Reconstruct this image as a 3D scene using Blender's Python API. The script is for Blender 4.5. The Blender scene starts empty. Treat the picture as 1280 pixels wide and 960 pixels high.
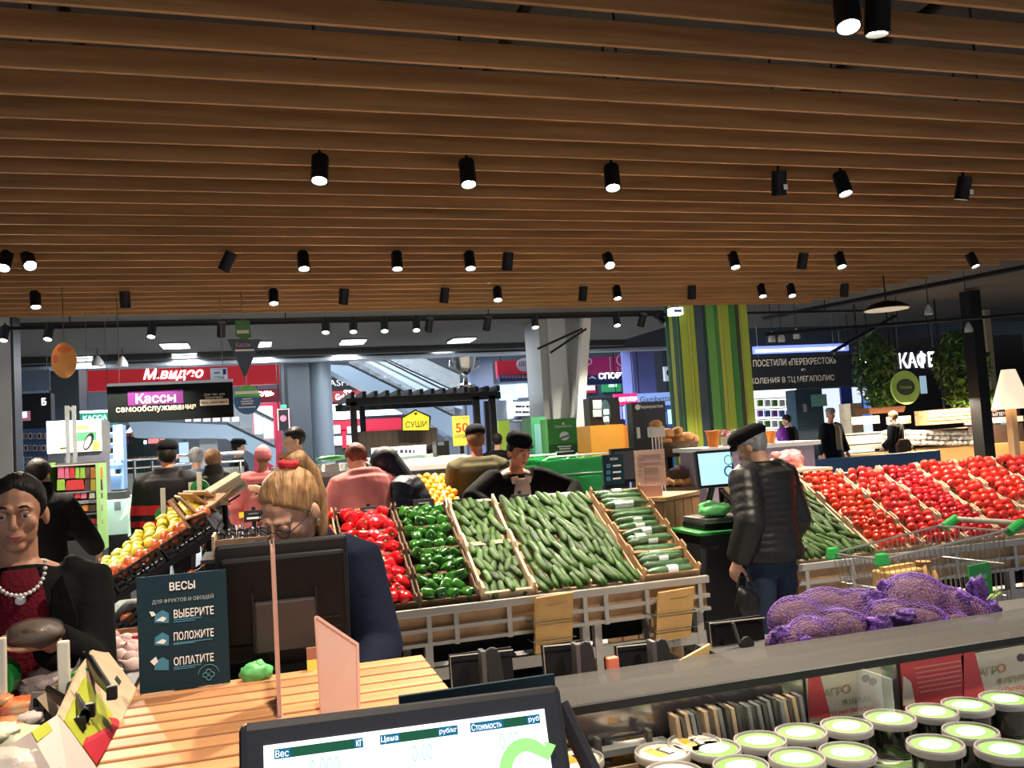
import bpy, bmesh, math, random
from mathutils import Vector as V, Matrix as M, Euler, noise
random.seed(7)
R = random.uniform
PI = math.pi
SC = bpy.context.scene
COL = SC.collection
DEG = PI/180

# ------------------------------------------------------------------ camera
FPX, CX, CY, CAMZ = 1076.65, 640.0, 480.0, 1.6
_ax = V((3636.0, -158.0, FPX)).normalized()          # world X seen from the camera (right, down, forward)
_ay = V((-315.0, 87.579, FPX)).normalized()          # world Y
_az = _ax.cross(_ay)
if _az.y > 0: _az = -_az
cam_d = bpy.data.cameras.new('camera')
cam = bpy.data.objects.new('camera', cam_d); COL.objects.link(cam)
right = V((_ax.x, _ay.x, _az.x)); down = V((_ax.y, _ay.y, _az.y)); fwd = V((_ax.z, _ay.z, _az.z))
rot = M((right, -down, -fwd)).transposed()
cam.matrix_world = M.Translation((0, 0, CAMZ)) @ rot.to_4x4()
cam_d.sensor_fit = 'HORIZONTAL'; cam_d.sensor_width = 36.0
cam_d.lens = FPX*36.0/1280.0
cam_d.clip_start = 0.05; cam_d.clip_end = 200
SC.camera = cam

# ------------------------------------------------------------------ world, view
SC.view_settings.view_transform = 'Standard'; SC.view_settings.look = 'None'
SC.view_settings.exposure = 1.25; SC.view_settings.gamma = 1.0
SC.view_settings.use_curve_mapping = False
w = bpy.data.worlds.new('world'); SC.world = w; w.use_nodes = True
w.node_tree.nodes['Background'].inputs[0].default_value = (0.80, 0.88, 1.0, 1)
w.node_tree.nodes['Background'].inputs[1].default_value = 0.34

def ray(px, py):
    r = V((px-CX, py-CY, FPX))
    return V((r.dot(_ax), r.dot(_ay), r.dot(_az)))
def P(px, py, Y):
    r = ray(px, py); r = r*(Y/r.y); return V((r.x, r.y, r.z+CAMZ))
def PZ(px, py, z):
    r = ray(px, py); r = r*((z-CAMZ)/r.z); return V((r.x, r.y, z))

# ------------------------------------------------------------------ lamps that shine from outside the view and lamp helpers
def spot(loc, target, watts, cone=70, col=(1.0, 0.86, 0.68), size=0.04, blend=0.7):
    d = bpy.data.lights.new('lamp_light', 'SPOT'); d.energy = watts; d.color = col
    d.spot_size = cone*DEG; d.spot_blend = blend; d.shadow_soft_size = size
    o = bpy.data.objects.new('lamp_light', d); COL.objects.link(o)
    o.location = loc
    o.rotation_euler = (V(target)-V(loc)).to_track_quat('-Z', 'Y').to_euler()
    return o
def area(loc, sx, sy, watts, col=(0.85, 0.93, 1.0)):
    d = bpy.data.lights.new('panel_light', 'AREA'); d.shape = 'RECTANGLE'; d.size = sx; d.size_y = sy
    d.energy = watts; d.color = col
    o = bpy.data.objects.new('panel_light', d); COL.objects.link(o); o.location = loc
    return o
LAMP_W = 165.0

# ------------------------------------------------------------------ materials
MATS = {}
def mat(name, col, rough=0.6, metal=0.0, emit=0.0, ecol=None, bump=0.0, bscale=60.0, var=0.0, vscale=8.0,
        stretch=None, alpha=1.0, trans=0.0, spec=0.5, col2=None, coat=0.0, sss=0.0):
    if name in MATS: return MATS[name]
    m = bpy.data.materials.new(name); MATS[name] = m; m.use_nodes = True
    nt = m.node_tree; b = nt.nodes['Principled BSDF']
    c = tuple(col)+(1,)
    b.inputs['Base Color'].default_value = c
    b.inputs['Roughness'].default_value = rough; b.inputs['Metallic'].default_value = metal
    b.inputs['Specular IOR Level'].default_value = spec
    b.inputs['Alpha'].default_value = alpha
    b.inputs['Transmission Weight'].default_value = trans
    b.inputs['Coat Weight'].default_value = coat
    if sss: b.inputs['Subsurface Weight'].default_value = sss; b.inputs['Subsurface Radius'].default_value = (0.02, 0.008, 0.004)
    if emit:
        b.inputs['Emission Color'].default_value = tuple(ecol or col)+(1,)
        b.inputs['Emission Strength'].default_value = emit
    if var or bump or col2:
        tc = nt.nodes.new('ShaderNodeTexCoord'); mp = nt.nodes.new('ShaderNodeMapping')
        nt.links.new(tc.outputs['Object'], mp.inputs[0])
        if stretch: mp.inputs['Scale'].default_value = stretch
        oi = nt.nodes.new('ShaderNodeObjectInfo')
        add = nt.nodes.new('ShaderNodeVectorMath'); add.operation = 'ADD'
        mul = nt.nodes.new('ShaderNodeVectorMath'); mul.operation = 'SCALE'
        cmb = nt.nodes.new('ShaderNodeCombineXYZ')
        for i in range(3): nt.links.new(oi.outputs['Random'], cmb.inputs[i])
        nt.links.new(cmb.outputs[0], mul.inputs[0]); mul.inputs['Scale'].default_value = 37.0
        nt.links.new(mp.outputs[0], add.inputs[0]); nt.links.new(mul.outputs[0], add.inputs[1])
        if var or col2:
            nz = nt.nodes.new('ShaderNodeTexNoise'); nz.inputs['Scale'].default_value = vscale; nz.inputs['Detail'].default_value = 4
            nt.links.new(add.outputs[0], nz.inputs['Vector'])
            rp = nt.nodes.new('ShaderNodeValToRGB'); nt.links.new(nz.outputs['Fac'], rp.inputs[0])
            c2 = tuple(col2)+(1,) if col2 else tuple(min(1, x*(1+var)) for x in col)+(1,)
            c1 = c if col2 else tuple(x*(1-var) for x in col)+(1,)
            rp.color_ramp.elements[0].position = 0.35; rp.color_ramp.elements[1].position = 0.65
            rp.color_ramp.elements[0].color = c1; rp.color_ramp.elements[1].color = c2
            # each object a little lighter or darker than its like
            hs = nt.nodes.new('ShaderNodeHueSaturation'); mr = nt.nodes.new('ShaderNodeMapRange')
            nt.links.new(oi.outputs['Random'], mr.inputs[0])
            mr.inputs[3].default_value = 1-0.5*min(0.5, var or 0.25); mr.inputs[4].default_value = 1+0.5*min(0.5, var or 0.25)
            nt.links.new(mr.outputs[0], hs.inputs['Value']); nt.links.new(rp.outputs[0], hs.inputs['Color'])
            nt.links.new(hs.outputs[0], b.inputs['Base Color'])
        if bump:
            n2 = nt.nodes.new('ShaderNodeTexNoise'); n2.inputs['Scale'].default_value = bscale; n2.inputs['Detail'].default_value = 3
            nt.links.new(add.outputs[0], n2.inputs['Vector'])
            bp = nt.nodes.new('ShaderNodeBump'); bp.inputs['Strength'].default_value = bump; bp.inputs['Distance'].default_value = 0.01
            nt.links.new(n2.outputs['Fac'], bp.inputs['Height']); nt.links.new(bp.outputs[0], b.inputs['Normal'])
    return m
def bands(name, stops, axis=2, rough=0.7, bump=0.25, bscale=25):
    """cloth with woven bands: stops = [(z, colour), ...] constant above each z, in object space"""
    m = mat(name, (0.1, 0.1, 0.1), rough, bump=bump, bscale=bscale)
    nt = m.node_tree; b = nt.nodes['Principled BSDF']
    b.inputs['Specular IOR Level'].default_value = 0.12
    tc = nt.nodes.new('ShaderNodeTexCoord'); sp = nt.nodes.new('ShaderNodeSeparateXYZ')
    nt.links.new(tc.outputs['Object'], sp.inputs[0])
    rp = nt.nodes.new('ShaderNodeValToRGB'); rp.color_ramp.interpolation = 'CONSTANT'
    mr = nt.nodes.new('ShaderNodeMapRange'); mr.inputs[1].default_value = 0; mr.inputs[2].default_value = 2
    nt.links.new(sp.outputs[axis], mr.inputs[0]); nt.links.new(mr.outputs[0], rp.inputs[0])
    el = rp.color_ramp.elements
    while len(el) < len(stops): el.new(0.5)
    for e, (z, c) in zip(el, stops): e.position = max(0, z/2); e.color = tuple(c)+(1,)
    nt.links.new(rp.outputs[0], b.inputs['Base Color'])
    return m
def wood(name, c1, c2, rough=0.5, axis=0, scale=14, bump=0.12):
    st = [6, 6, 6]; st[axis] = 0.35
    return mat(name, c1, rough, col2=c2, vscale=scale/4, stretch=tuple(st), bump=bump, bscale=30, var=0.25)

# ------------------------------------------------------------------ geometry collector
class G:
    def __init__(s): s.v = []; s.f = []
    def add(s, vs, fs):
        o = len(s.v); s.v += [tuple(x) for x in vs]; s.f += [tuple(i+o for i in f) for f in fs]; return s
    def box(s, c, d, m=None, taper=1.0):
        x, y, z = d[0]/2, d[1]/2, d[2]/2; t = taper
        vs = [V(p) for p in ((-x, -y, -z), (x, -y, -z), (x, y, -z), (-x, y, -z), (-x*t, -y*t, z), (x*t, -y*t, z), (x*t, y*t, z), (-x*t, y*t, z))]
        if m is not None: vs = [m @ p for p in vs]
        vs = [p+V(c) for p in vs]
        return s.add(vs, [(0, 3, 2, 1), (4, 5, 6, 7), (0, 1, 5, 4), (1, 2, 6, 5), (2, 3, 7, 6), (3, 0, 4, 7)])
    def b2(s, lo, hi):
        return s.box([(a+b)/2 for a, b in zip(lo, hi)], [abs(b-a) for a, b in zip(lo, hi)])
    def tube(s, pts, r, n=8, cap=True, closed=False, flat=None, up=None):
        pts = [V(p) for p in pts]; k = len(pts)
        rs = r if isinstance(r, (list, tuple)) else [r]*k
        vs = []; ref = None
        for i, p in enumerate(pts):
            if closed: t = (pts[(i+1) % k]-pts[i-1]).normalized()
            else: t = (pts[min(i+1, k-1)]-pts[max(i-1, 0)]).normalized()
            if ref is None:
                ref = V(up) if up else (V((0, 0, 1)) if abs(t.z) < 0.9 else V((1, 0, 0)))
            a = (ref - t*ref.dot(t))
            a = a.normalized() if a.length > 1e-6 else t.orthogonal().normalized()
            b = t.cross(a); ref = a
            for j in range(n):
                an = 2*PI*j/n
                vs.append(p + a*(math.cos(an)*rs[i]*(flat or 1)) + b*(math.sin(an)*rs[i]))
        fs = []
        for i in range(k if closed else k-1):
            i2 = (i+1) % k
            for j in range(n): fs.append((i*n+j, i*n+(j+1) % n, i2*n+(j+1) % n, i2*n+j))
        if cap and not closed:
            fs.append(tuple(range(n-1, -1, -1))); fs.append(tuple((k-1)*n+j for j in range(n)))
        return s.add(vs, fs)
    def cyl(s, a, b, r, r2=None, n=14): return s.tube([a, b], [r, r if r2 is None else r2], n)
    def lathe(s, prof, c=(0, 0, 0), n=20, m=None, sx=1, sy=1):
        vs = []; k = len(prof)
        for (r, z) in prof:
            for j in range(n):
                a = 2*PI*j/n; p = V((r*math.cos(a)*sx, r*math.sin(a)*sy, z))
                if m is not None: p = m @ p
                vs.append(p+V(c))
        fs = [(i*n+j, i*n+(j+1) % n, (i+1)*n+(j+1) % n, (i+1)*n+j) for i in range(k-1) for j in range(n)]
        if prof[0][0] > 1e-5: fs.append(tuple(range(n-1, -1, -1)))
        if prof[-1][0] > 1e-5: fs.append(tuple((k-1)*n+j for j in range(n)))
        return s.add(vs, fs)
    def ell(s, c, r, nu=12, nv=8, m=None):
        if not isinstance(r, (tuple, list, V)): r = (r, r, r)
        vs = []; c = V(c)
        def pt(p):
            p = V((p[0]*r[0], p[1]*r[1], p[2]*r[2]))
            return (m @ p if m is not None else p)+c
        vs.append(pt((0, 0, -1)))
        for i in range(1, nv):
            t = -PI/2+PI*i/nv
            for j in range(nu):
                a = 2*PI*j/nu; vs.append(pt((math.cos(t)*math.cos(a), math.cos(t)*math.sin(a), math.sin(t))))
        vs.append(pt((0, 0, 1))); e = len(vs)-1
        fs = [(0, 1+(j+1) % nu, 1+j) for j in range(nu)]
        for i in range(nv-2):
            for j in range(nu):
                a = 1+i*nu; fs.append((a+j, a+(j+1) % nu, a+nu+(j+1) % nu, a+nu+j))
        a = 1+(nv-2)*nu
        fs += [(a+j, a+(j+1) % nu, e) for j in range(nu)]
        return s.add(vs, fs)
    def caps(s, a, b, ra, rb=None, n=12, fl=1.0, up=None):
        """capsule with round ends and a taper"""
        a, b = V(a), V(b); rb = ra if rb is None else rb; d = (b-a)
        t = d.normalized() if d.length > 1e-6 else V((0, 0, 1)); pts = []; rs = []
        for k in (80, 55, 25): pts.append(a-t*ra*math.sin(k*DEG)); rs.append(ra*math.cos(k*DEG))
        pts += [a, b]; rs += [ra, rb]
        for k in (25, 55, 80): pts.append(b+t*rb*math.sin(k*DEG)); rs.append(rb*math.cos(k*DEG))
        return s.tube(pts, rs, n, flat=fl, up=up)
    def prism(s, poly, d, m=None, c=(0, 0, 0)):
        """polygon in local x,z; thickness d in +y"""
        k = len(poly); vs = [V((x, 0, z)) for x, z in poly]+[V((x, d, z)) for x, z in poly]
        if m is not None: vs = [m @ p for p in vs]
        vs = [p+V(c) for p in vs]
        a = sum(poly[i][0]*poly[(i+1) % k][1]-poly[(i+1) % k][0]*poly[i][1] for i in range(k))
        f1 = tuple(range(k)); f2 = tuple(range(2*k-1, k-1, -1))
        fs = [f1, f2]+[((i+1) % k, i, k+i, k+(i+1) % k) for i in range(k)]
        if a < 0: fs = [tuple(reversed(f)) for f in fs]
        return s.add(vs, fs)
    def mesh(s, name, m, smooth=False):
        me = bpy.data.meshes.new(name); me.from_pydata(s.v, [], s.f); me.update()
        if m: me.materials.append(m)
        if smooth:
            me.polygons.foreach_set('use_smooth', [True]*len(me.polygons))
        return me
    def build(s, name, m, parent=None, smooth=False, bevel=0, world=False, label=None, ang=None):
        me = s.mesh(name, m, smooth or ang is not None)
        if ang is not None: me.set_sharp_from_angle(angle=ang*DEG)
        return put(me, name, parent, bevel, world, label)
ROOTM = {}
KIDS = {}
def put(me, name, parent=None, bevel=0, world=False, label=None, mw=None):
    o = bpy.data.objects.new(name, me); COL.objects.link(o)
    if mw is not None: o.matrix_local = mw
    if parent:
        o.parent = parent
        if world: o.matrix_parent_inverse = ROOTM[parent.name].inverted()
    if parent: KIDS.setdefault(parent.name, []).append(o)
    if bevel:
        b = o.modifiers.new('edge', 'BEVEL'); b.width = bevel; b.segments = 2; b.limit_method = 'ANGLE'; b.angle_limit = 40*DEG
    if label: o['label'] = label
    return o
LABELS = {}
def tag(o, label, cat, group=None):
    n = len(label.split())
    if not 4 <= n <= 16: print('LABEL WORDS', n, label)
    g = LABELS.get(label)
    if g is not None and (g != group or group is None): print('DUPLICATE LABEL', label)
    LABELS[label] = group
    o['label'] = label; o['category'] = cat
    if group: o['group'] = group
    return o
def thing(name, label, cat, loc=(0, 0, 0), rz=0, group=None, rot=None):
    o = bpy.data.objects.new(name, None); COL.objects.link(o); o.empty_display_size = 0.05
    o.location = loc; o.rotation_euler = rot if rot else (0, 0, rz)
    ROOTM[o.name] = M.Translation(loc) @ o.rotation_euler.to_matrix().to_4x4()
    return tag(o, label, cat, group)
def dup(o, loc=None, rot=None, label=None, group=None, scale=None, parent=None):
    c = o.copy(); COL.objects.link(c)
    if parent is not None: c.parent = parent
    if loc is not None: c.location = loc
    if rot is not None: c.rotation_euler = rot
    if scale is not None: c.scale = (scale,)*3 if not isinstance(scale, tuple) else scale
    if label: tag(c, label, o['category'], group or o.get('group'))
    for ch in KIDS.get(o.name, ()): dup(ch, parent=c)
    return c
def struct(o): o['kind'] = 'structure'; return o

# ------------------------------------------------------------------ lettering
TXT = {}
def text_mesh(s, m, bold=0.0, spacing=1.0, shear=0.0):
    key = (s, m.name, bold, shear)
    if key in TXT: return TXT[key]
    cu = bpy.data.curves.new('lettering', 'FONT'); cu.body = s; cu.align_x = 'CENTER'; cu.offset = bold; cu.space_character = spacing; cu.shear = shear
    cu.resolution_u = 3
    o = bpy.data.objects.new('lettering', cu); COL.objects.link(o)
    dg = bpy.context.evaluated_depsgraph_get()
    me = bpy.data.meshes.new_from_object(o.evaluated_get(dg)); me.name = 'lettering'
    bpy.data.objects.remove(o); bpy.data.curves.remove(cu)
    xs = [v.co.x for v in me.vertices]; ys = [v.co.y for v in me.vertices]
    if not xs: xs = ys = [0, 1]
    cx, cy = (min(xs)+max(xs))/2, (min(ys)+max(ys))/2
    me.transform(M.Translation((-cx, -cy, 0)))
    me.materials.clear(); me.materials.append(m)
    TXT[key] = (me, max(xs)-min(xs), max(ys)-min(ys)); return TXT[key]
def letter(parent, s, c, h, m, w=None, bold=0.01, rx=90, name='lettering', shear=0.0):
    """text centred on local point c, in the local x-z plane facing -y; h = height of the ink, w = its width"""
    me, tw, th = text_mesh(s, m, bold, 1.0, shear)
    sy = h/th; sx = (w/tw) if w else sy
    mw = M.Translation(c) @ M.Rotation(rx*DEG, 4, 'X') @ M.Diagonal((sx, sy, 1, 1))
    return put(me, name, parent, mw=mw)

# a flat thing facing the aisle, found from where its edges lie
class Board:
    def __init__(s, name, label, cat, x0, y0, x1, y1, Y, m, th=0.03, part='panel', group=None, bevel=0, root=None, rz=0):
        a = P((x0+x1)/2, (y0+y1)/2, Y); s.Y = Y
        cy = (y0+y1)/2; cx = (x0+x1)/2
        s.wd = abs(P(x1, cy, Y).x-P(x0, cy, Y).x); s.ht = abs(P(cx, y0, Y).z-P(cx, y1, Y).z)
        if root is None:
            s.c = V((a.x, Y, a.z-s.ht/2)); s.o = thing(name, label, cat, s.c, rz, group)
        else: s.o = root; s.c = V(root.location)
        s.cx, s.cy = cx, cy
        cc = a-s.c
        G().box((cc.x, cc.y+th/2, cc.z), (s.wd, th, s.ht)).build(part, m, s.o, bevel=bevel)
        if name == 'shop': G().b2((-s.wd/2, 0.01, -s.c.z), (s.wd/2, th, 0)).build('lower_wall', m, s.o)
        if name in ('shop_sign', 'exit_sign', 'poster', 'screen') and Y > 15:
            zt = (4.3 if Y < 17.3 or (s.c.x > 7.6 and Y < 21) else 7.52)-s.c.z
            for q in (-0.4, 0.4): G().cyl((q*s.wd, th*0.7, s.ht), (q*s.wd, th*0.7, zt), 0.012, n=5).build('hanger', black, s.o)
    def loc(s, x, y, off=0.003): q = P(x, y, s.Y)-s.c; return V((q.x, q.y-off, q.z))
    def txt(s, t, x, y, h, m, w=None, bold=0.01, off=0.004, lean=0):
        k = abs(P(x, y-h/2, s.Y).z-P(x, y+h/2, s.Y).z)
        ww = abs(P(x+w/2, y, s.Y).x-P(x-w/2, y, s.Y).x) if w else None
        return letter(s.o, t, s.loc(x, y, off), k, m, ww, bold, shear=lean)
    def rect(s, x0, y0, x1, y1, m, name='print', th=0.004, off=0.0):
        q = s.loc((x0+x1)/2, (y0+y1)/2, 0)
        wd = abs(P(x1, (y0+y1)/2, s.Y).x-P(x0, (y0+y1)/2, s.Y).x); ht = abs(P((x0+x1)/2, y0, s.Y).z-P((x0+x1)/2, y1, s.Y).z)
        return G().box((q.x, q.y-th/2-off, q.z), (wd, th, ht)).build(name, m, s.o)
    def disc(s, x, y, rpx, m, name='print', th=0.005, off=0.0, ry=None, n=28):
        q = s.loc(x, y, 0); r = abs(P(x+rpx, y, s.Y).x-P(x, y, s.Y).x); r2 = r*(ry/rpx if ry else 1)
        poly = [(r*math.cos(2*PI*i/n), r2*math.sin(2*PI*i/n)) for i in range(n)]
        return G().prism(poly, th, c=(q.x, q.y-th-off, q.z)).build(name, m, s.o)
    def poly(s, pts, m, name='print', th=0.005, off=0.0):
        q = [s.loc(x, y, 0) for x, y in pts]
        return G().prism([(p.x, p.z) for p in q], th, c=(0, q[0].y-th-off, 0)).build(name, m, s.o)
# ================================================================== materials
slat_wood = wood('slat_wood', (0.30, 0.142, 0.044), (0.43, 0.212, 0.070), 0.6, 0)
black = mat('black_metal', (0.006, 0.006, 0.0065), 0.5, spec=0.3)
black_p = mat('black_plastic', (0.006, 0.006, 0.0065), 0.42, spec=0.35, bump=0.03, bscale=400)
dark_grey = mat('dark_grey_metal', (0.035, 0.038, 0.042), 0.5)
grey = mat('grey_paint', (0.22, 0.24, 0.26), 0.6)
bluegrey = mat('blue_grey_panel', (0.034, 0.042, 0.050), 0.45)
pale_blue = mat('pale_blue_panel', (0.36, 0.46, 0.56), 0.5)
white = mat('white_paint', (0.80, 0.80, 0.78), 0.5)
offwhite = mat('off_white_metal', (0.62, 0.60, 0.56), 0.4, metal=0.2)
chrome = mat('chrome', (0.70, 0.70, 0.70), 0.18, metal=1.0)
lens = mat('lamp_lens', (1, 1, 1), 0.3, emit=28.0, ecol=(1.0, 0.90, 0.74))
panel_lit = mat('lit_panel', (1, 1, 1), 0.3, emit=6.0, ecol=(0.93, 0.97, 1.0))
glass = mat('clear_glass', (0.9, 0.97, 0.98), 0.03, alpha=0.16, spec=0.6)
pine = wood('pine_wood', (0.56, 0.25, 0.105), (0.68, 0.33, 0.15), 0.45, 0)
pine_v = wood('pine_wood_upright', (0.62, 0.36, 0.17), (0.74, 0.45, 0.22), 0.5, 2)
board = mat('brown_cardboard', (0.42, 0.25, 0.13), 0.85, var=0.15, vscale=12, bump=0.08, bscale=120)
board_l = mat('pale_cardboard', (0.62, 0.46, 0.30), 0.85, var=0.12, vscale=12, bump=0.08, bscale=120)
green_pl = mat('green_plastic', (0.014, 0.25, 0.045), 0.35)
red_sign = mat('red_sign', (0.40, 0.012, 0.02), 0.5, emit=0.12, ecol=(0.8, 0.03, 0.04))
ink_w = mat('white_print', (0.85, 0.85, 0.83), 0.6)
ink_k = mat('black_print', (0.015, 0.015, 0.015), 0.6)
glow_w = mat('lit_white_letters', (1, 1, 1), 0.4, emit=2.2)

# ================================================================== the room
tile_l = mat('pale_floor_tile', (0.42, 0.42, 0.42), 0.22, var=0.12, vscale=3)
tile_d = mat('brown_floor_tile', (0.16, 0.125, 0.10), 0.25, var=0.15, vscale=3)
floor_m = mat('floor_stone', (0.30, 0.30, 0.31), 0.28, var=0.1, vscale=2)
fl = struct(G().b2((-12, -3, -0.12), (30, 34, -0.004)).build('floor', floor_m))
tg = G().box((0, 0, -0.002), (0.594, 0.594, 0.008))
tm_l = tg.mesh('tile', tile_l); tm_d = tg.mesh('tile', tile_d)
for i in range(11):
    for j in range(12):
        x = -5.4+0.6*i; y = 5.2+0.6*j
        put(tm_d if (j % 3 == 0 and i % 3 != 1) else tm_l, 'tile', fl, mw=M.Translation((x, y, R(0, 0.0012))))

soffit = mat('dark_ceiling', (0.035, 0.034, 0.032), 0.9)
soffit2 = mat('mall_ceiling', (0.080, 0.074, 0.062), 0.95)
ceil = struct(G().b2((-12, -3, 4.3), (30, 11.6, 4.4)).build('ceiling', soffit))
struct(G().b2((-12, 12.0, 3.56), (7.6, 17.3, 3.62)).build('ceiling', soffit2)); struct(G().b2((7.6, 11.6, 4.25), (30, 21.0, 4.4)).build('ceiling', soffit2))
struct(G().b2((-12, 17.3, 7.5), (30, 34.0, 7.6)).build('ceiling', soffit))
# one board for every slat that hangs below the ceiling
slat_y = [3.503+0.302*(i-20) for i in range(46)]
for y in slat_y:
    xr = 9.6 if y < 6.5 else 8.87-(y-8.05)*0.27
    x0 = -6.0
    g = G().box((0, 0, 0.0575), (xr-x0, 0.022, 0.115))
    o = put(g.mesh('slat', slat_wood), 'slat', ceil, bevel=0, mw=M.Translation(((xr+x0)/2, y, 3.35)))
for x in (-4.5, -2.6, -0.7, 1.2, 3.1, 5.0, 6.9):
    put(G().b2((-0.02, -2.2, 3.468), (0.02, 10.9, 3.50)).mesh('carrier', black), 'carrier', ceil, mw=M.Translation((x, 0, 0)))
for x, y in ((-4, 4), (-1, 4.6), (2.0, 4.3), (4.4, 4.2), (4.1, 5.1)):
    put(G().cyl((0, 0, 3.5), (0, 0, 4.3), 0.008, n=6).mesh('hanger', black), 'hanger', ceil, mw=M.Translation((x, y, 0)))
for y in (3.2, 4.4, 5.6):
    put(G().b2((2.0, y, 3.72), (9, y+0.06, 3.76)).mesh('cable_tray', grey), 'cable_tray', ceil)
wall_m = mat('mall_wall', (0.10, 0.12, 0.15), 0.7)
struct(G().b2((-12, 33.8, 0), (30, 34, 7.6)).build('wall_back', wall_m))
struct(G().b2((-12.2, -3, 0), (-12, 34, 7.6)).build('wall_left', wall_m))
struct(G().b2((30, -3, 0), (30.2, 34, 7.6)).build('wall_right', wall_m))
bulk = struct(G().b2((-12, 17.3, 3.39), (9.5, 17.5, 7.6)).build('trim_1', dark_grey))
put(G().b2((-12, 17.26, 3.36), (9.5, 17.54, 3.42)).mesh('edge_strip', grey), 'edge_strip', bulk)
for k, (y, z0, z1) in enumerate(((12.9, 3.50, 3.56), (16.9, 3.44, 3.56))):
    struct(G().b2((-12, y, z0), (7.6, y+0.2, z1)).build('trim_%d' % (k+2), soffit))
struct(G().b2((-12, 11.25, 3.52), (8.0, 11.4, 3.70)).build('trim_5', grey))

# light track along the ceiling edge
tr = thing('light_track', 'long black lighting track running along the edge of the slatted ceiling', 'track', (0, 11.75, 3.30))
G().b2((-6, -0.02, 0), (10, 0.02, 0.04)).build('rail', black, tr)
for x in (-5, -2.2, 0.4, 3.2, 6.0, 8.8):
    G().cyl((x, 0, 0.04), (x, 0, 0.99), 0.008, n=6).build('hanger', black, tr)

def can_lamp(name, label, loc, target, lit, sticker=False, r=0.052, L=0.17, watts=None, cone=75, stem=0.10):
    """black spot can: short stem, drum tilted towards what it lights, lens"""
    loc = V(loc); d = (V(target)-loc).normalized()
    t = thing(name, label, 'spotlight', loc)
    q = d.to_track_quat('-Z', 'Y').to_matrix()
    G().cyl((0, 0, 0.0), (0, 0, stem), 0.010, n=8).build('stem', black, t)
    G().lathe([(r*0.96, 0.06), (r, 0.05), (r, -L+0.07), (r*1.03, -L+0.066), (r*1.03, -L+0.06), (r*0.86, -L+0.06), (r*0.8, -L+0.085)], n=20, m=q).build('can', black, t, ang=35)
    G().lathe([(0.0, -L+0.078), (r*0.84, -L+0.078), (r*0.84, -L+0.082), (0, -L+0.082)], n=20, m=q).build('lens', lens, t)
    if sticker:
        G().box((0.012, -r*1.04, -L+0.10), (0.03, 0.003, 0.036)).build('tag', ink_w, t)
    spot(loc+d*(L-0.05), target, watts or LAMP_W, cone)
    return t
SIDE = lambda x: 'above the tomatoes' if x > 5 else ''
z1 = 3.28
n = 0
AIM = {(7, 'middle'): (-2.0, 6.2, 1.0), (35, 'middle'): (-0.75, 5.5, 1.0), (286, 'middle'): (-1.4, 8.6, 1.0), (379, 'middle'): (0.5, 6.9, 1.0), (496, 'middle'): (1.2, 7.1, 1.0), (587, 'middle'): (1.9, 7.0, 1.0), (622, 'farthest'): (2.5, 8.6, 1.0), (760, 'middle'): (3.1, 5.9, 1.0)}
def lampset(lst, Y, aim_dy, rowname):
    global n
    for k, (px, py, lit) in enumerate(lst):
        p = P(px, py, Y); p.z = min(p.z, 3.33)
        p.z = 3.30
        near = 'lens showing' if lit else 'turned away so no lens shows'
        tgt = AIM.get((px, rowname)) or (p.x+R(-0.3, 0.3), Y+(aim_dy if lit else -aim_dy*0.9), 0.9)
        can_lamp('spotlight', '%s spotlight in the %s row under the slats, %s' % (ORD[k], rowname, near), p, tgt, lit, sticker=(rowname == 'first full' and k != 4), watts=LAMP_W if Y < 6 else LAMP_W*1.5, stem=(1.0 if Y < 6 else 0.10))
ORD = ['first', 'second', 'third', 'fourth', 'fifth', 'sixth', 'seventh', 'eighth', 'ninth', 'tenth', 'eleventh', 'twelfth', 'thirteenth', 'fourteenth']
lampset([(400, 208, 1), (584, 215, 1), (765, 222, 1), (974, 227, 0), (1052, 230, 1), (1205, 232, 0)], 5.164, -0.75, 'first full')
lampset([(7, 323, 1), (35, 323, 1), (286, 325, 0), (379, 325, 1), (496, 327, 1), (587, 327, 1), (635, 327, 0), (760, 328, 1), (917, 328, 1), (1004, 328, 0), (1050, 329, 1), (1215, 328, 1)], 7.731, -0.9, 'middle')
lampset([(44, 373, 1), (156, 372, 0), (342, 372, 1), (430, 370, 0), (556, 370, 0), (622, 371, 1), (729, 369, 0), (771, 369, 1), (865, 368, 0), (952, 368, 1), (989, 368, 1), (1056, 367, 0)], 9.543, -0.9, 'farthest')
a = PZ(1058, 8, 3.30); can_lamp('spotlight', 'large tilted spotlight overhead at the top of the view, brightly lit lens', a, (a.x-0.45, a.y-0.6, 1.0), 1, watts=170)
a = PZ(1097, 10, 3.30); can_lamp('spotlight', 'large spotlight overhead hanging straight down beside the brightly lit one', a, (a.x-0.05, a.y+0.3, 1.0), 1, watts=170)
a = PZ(606, -45, 3.30); can_lamp('spotlight', 'single spotlight at the very top with only its glowing lens in view', a, (a.x-0.5, a.y-0.4, 1.05), 1, watts=130)
# unseen ceiling lamps near the counter; last two added to brighten lemons and shoppers
for x, y, tx, ty in ((0.15, 1.0, 0.15, 1.7), (2.2, 0.9, 1.4, 1.6), (1.9, 2.9, 1.6, 2.2), (-1.9, 4.3, -0.7, 5.6), (-2.9, 6.0, -2.0, 7.6)):
    spot((x, y, 3.3), (tx, ty, 1.0), 120, 60)
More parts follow.
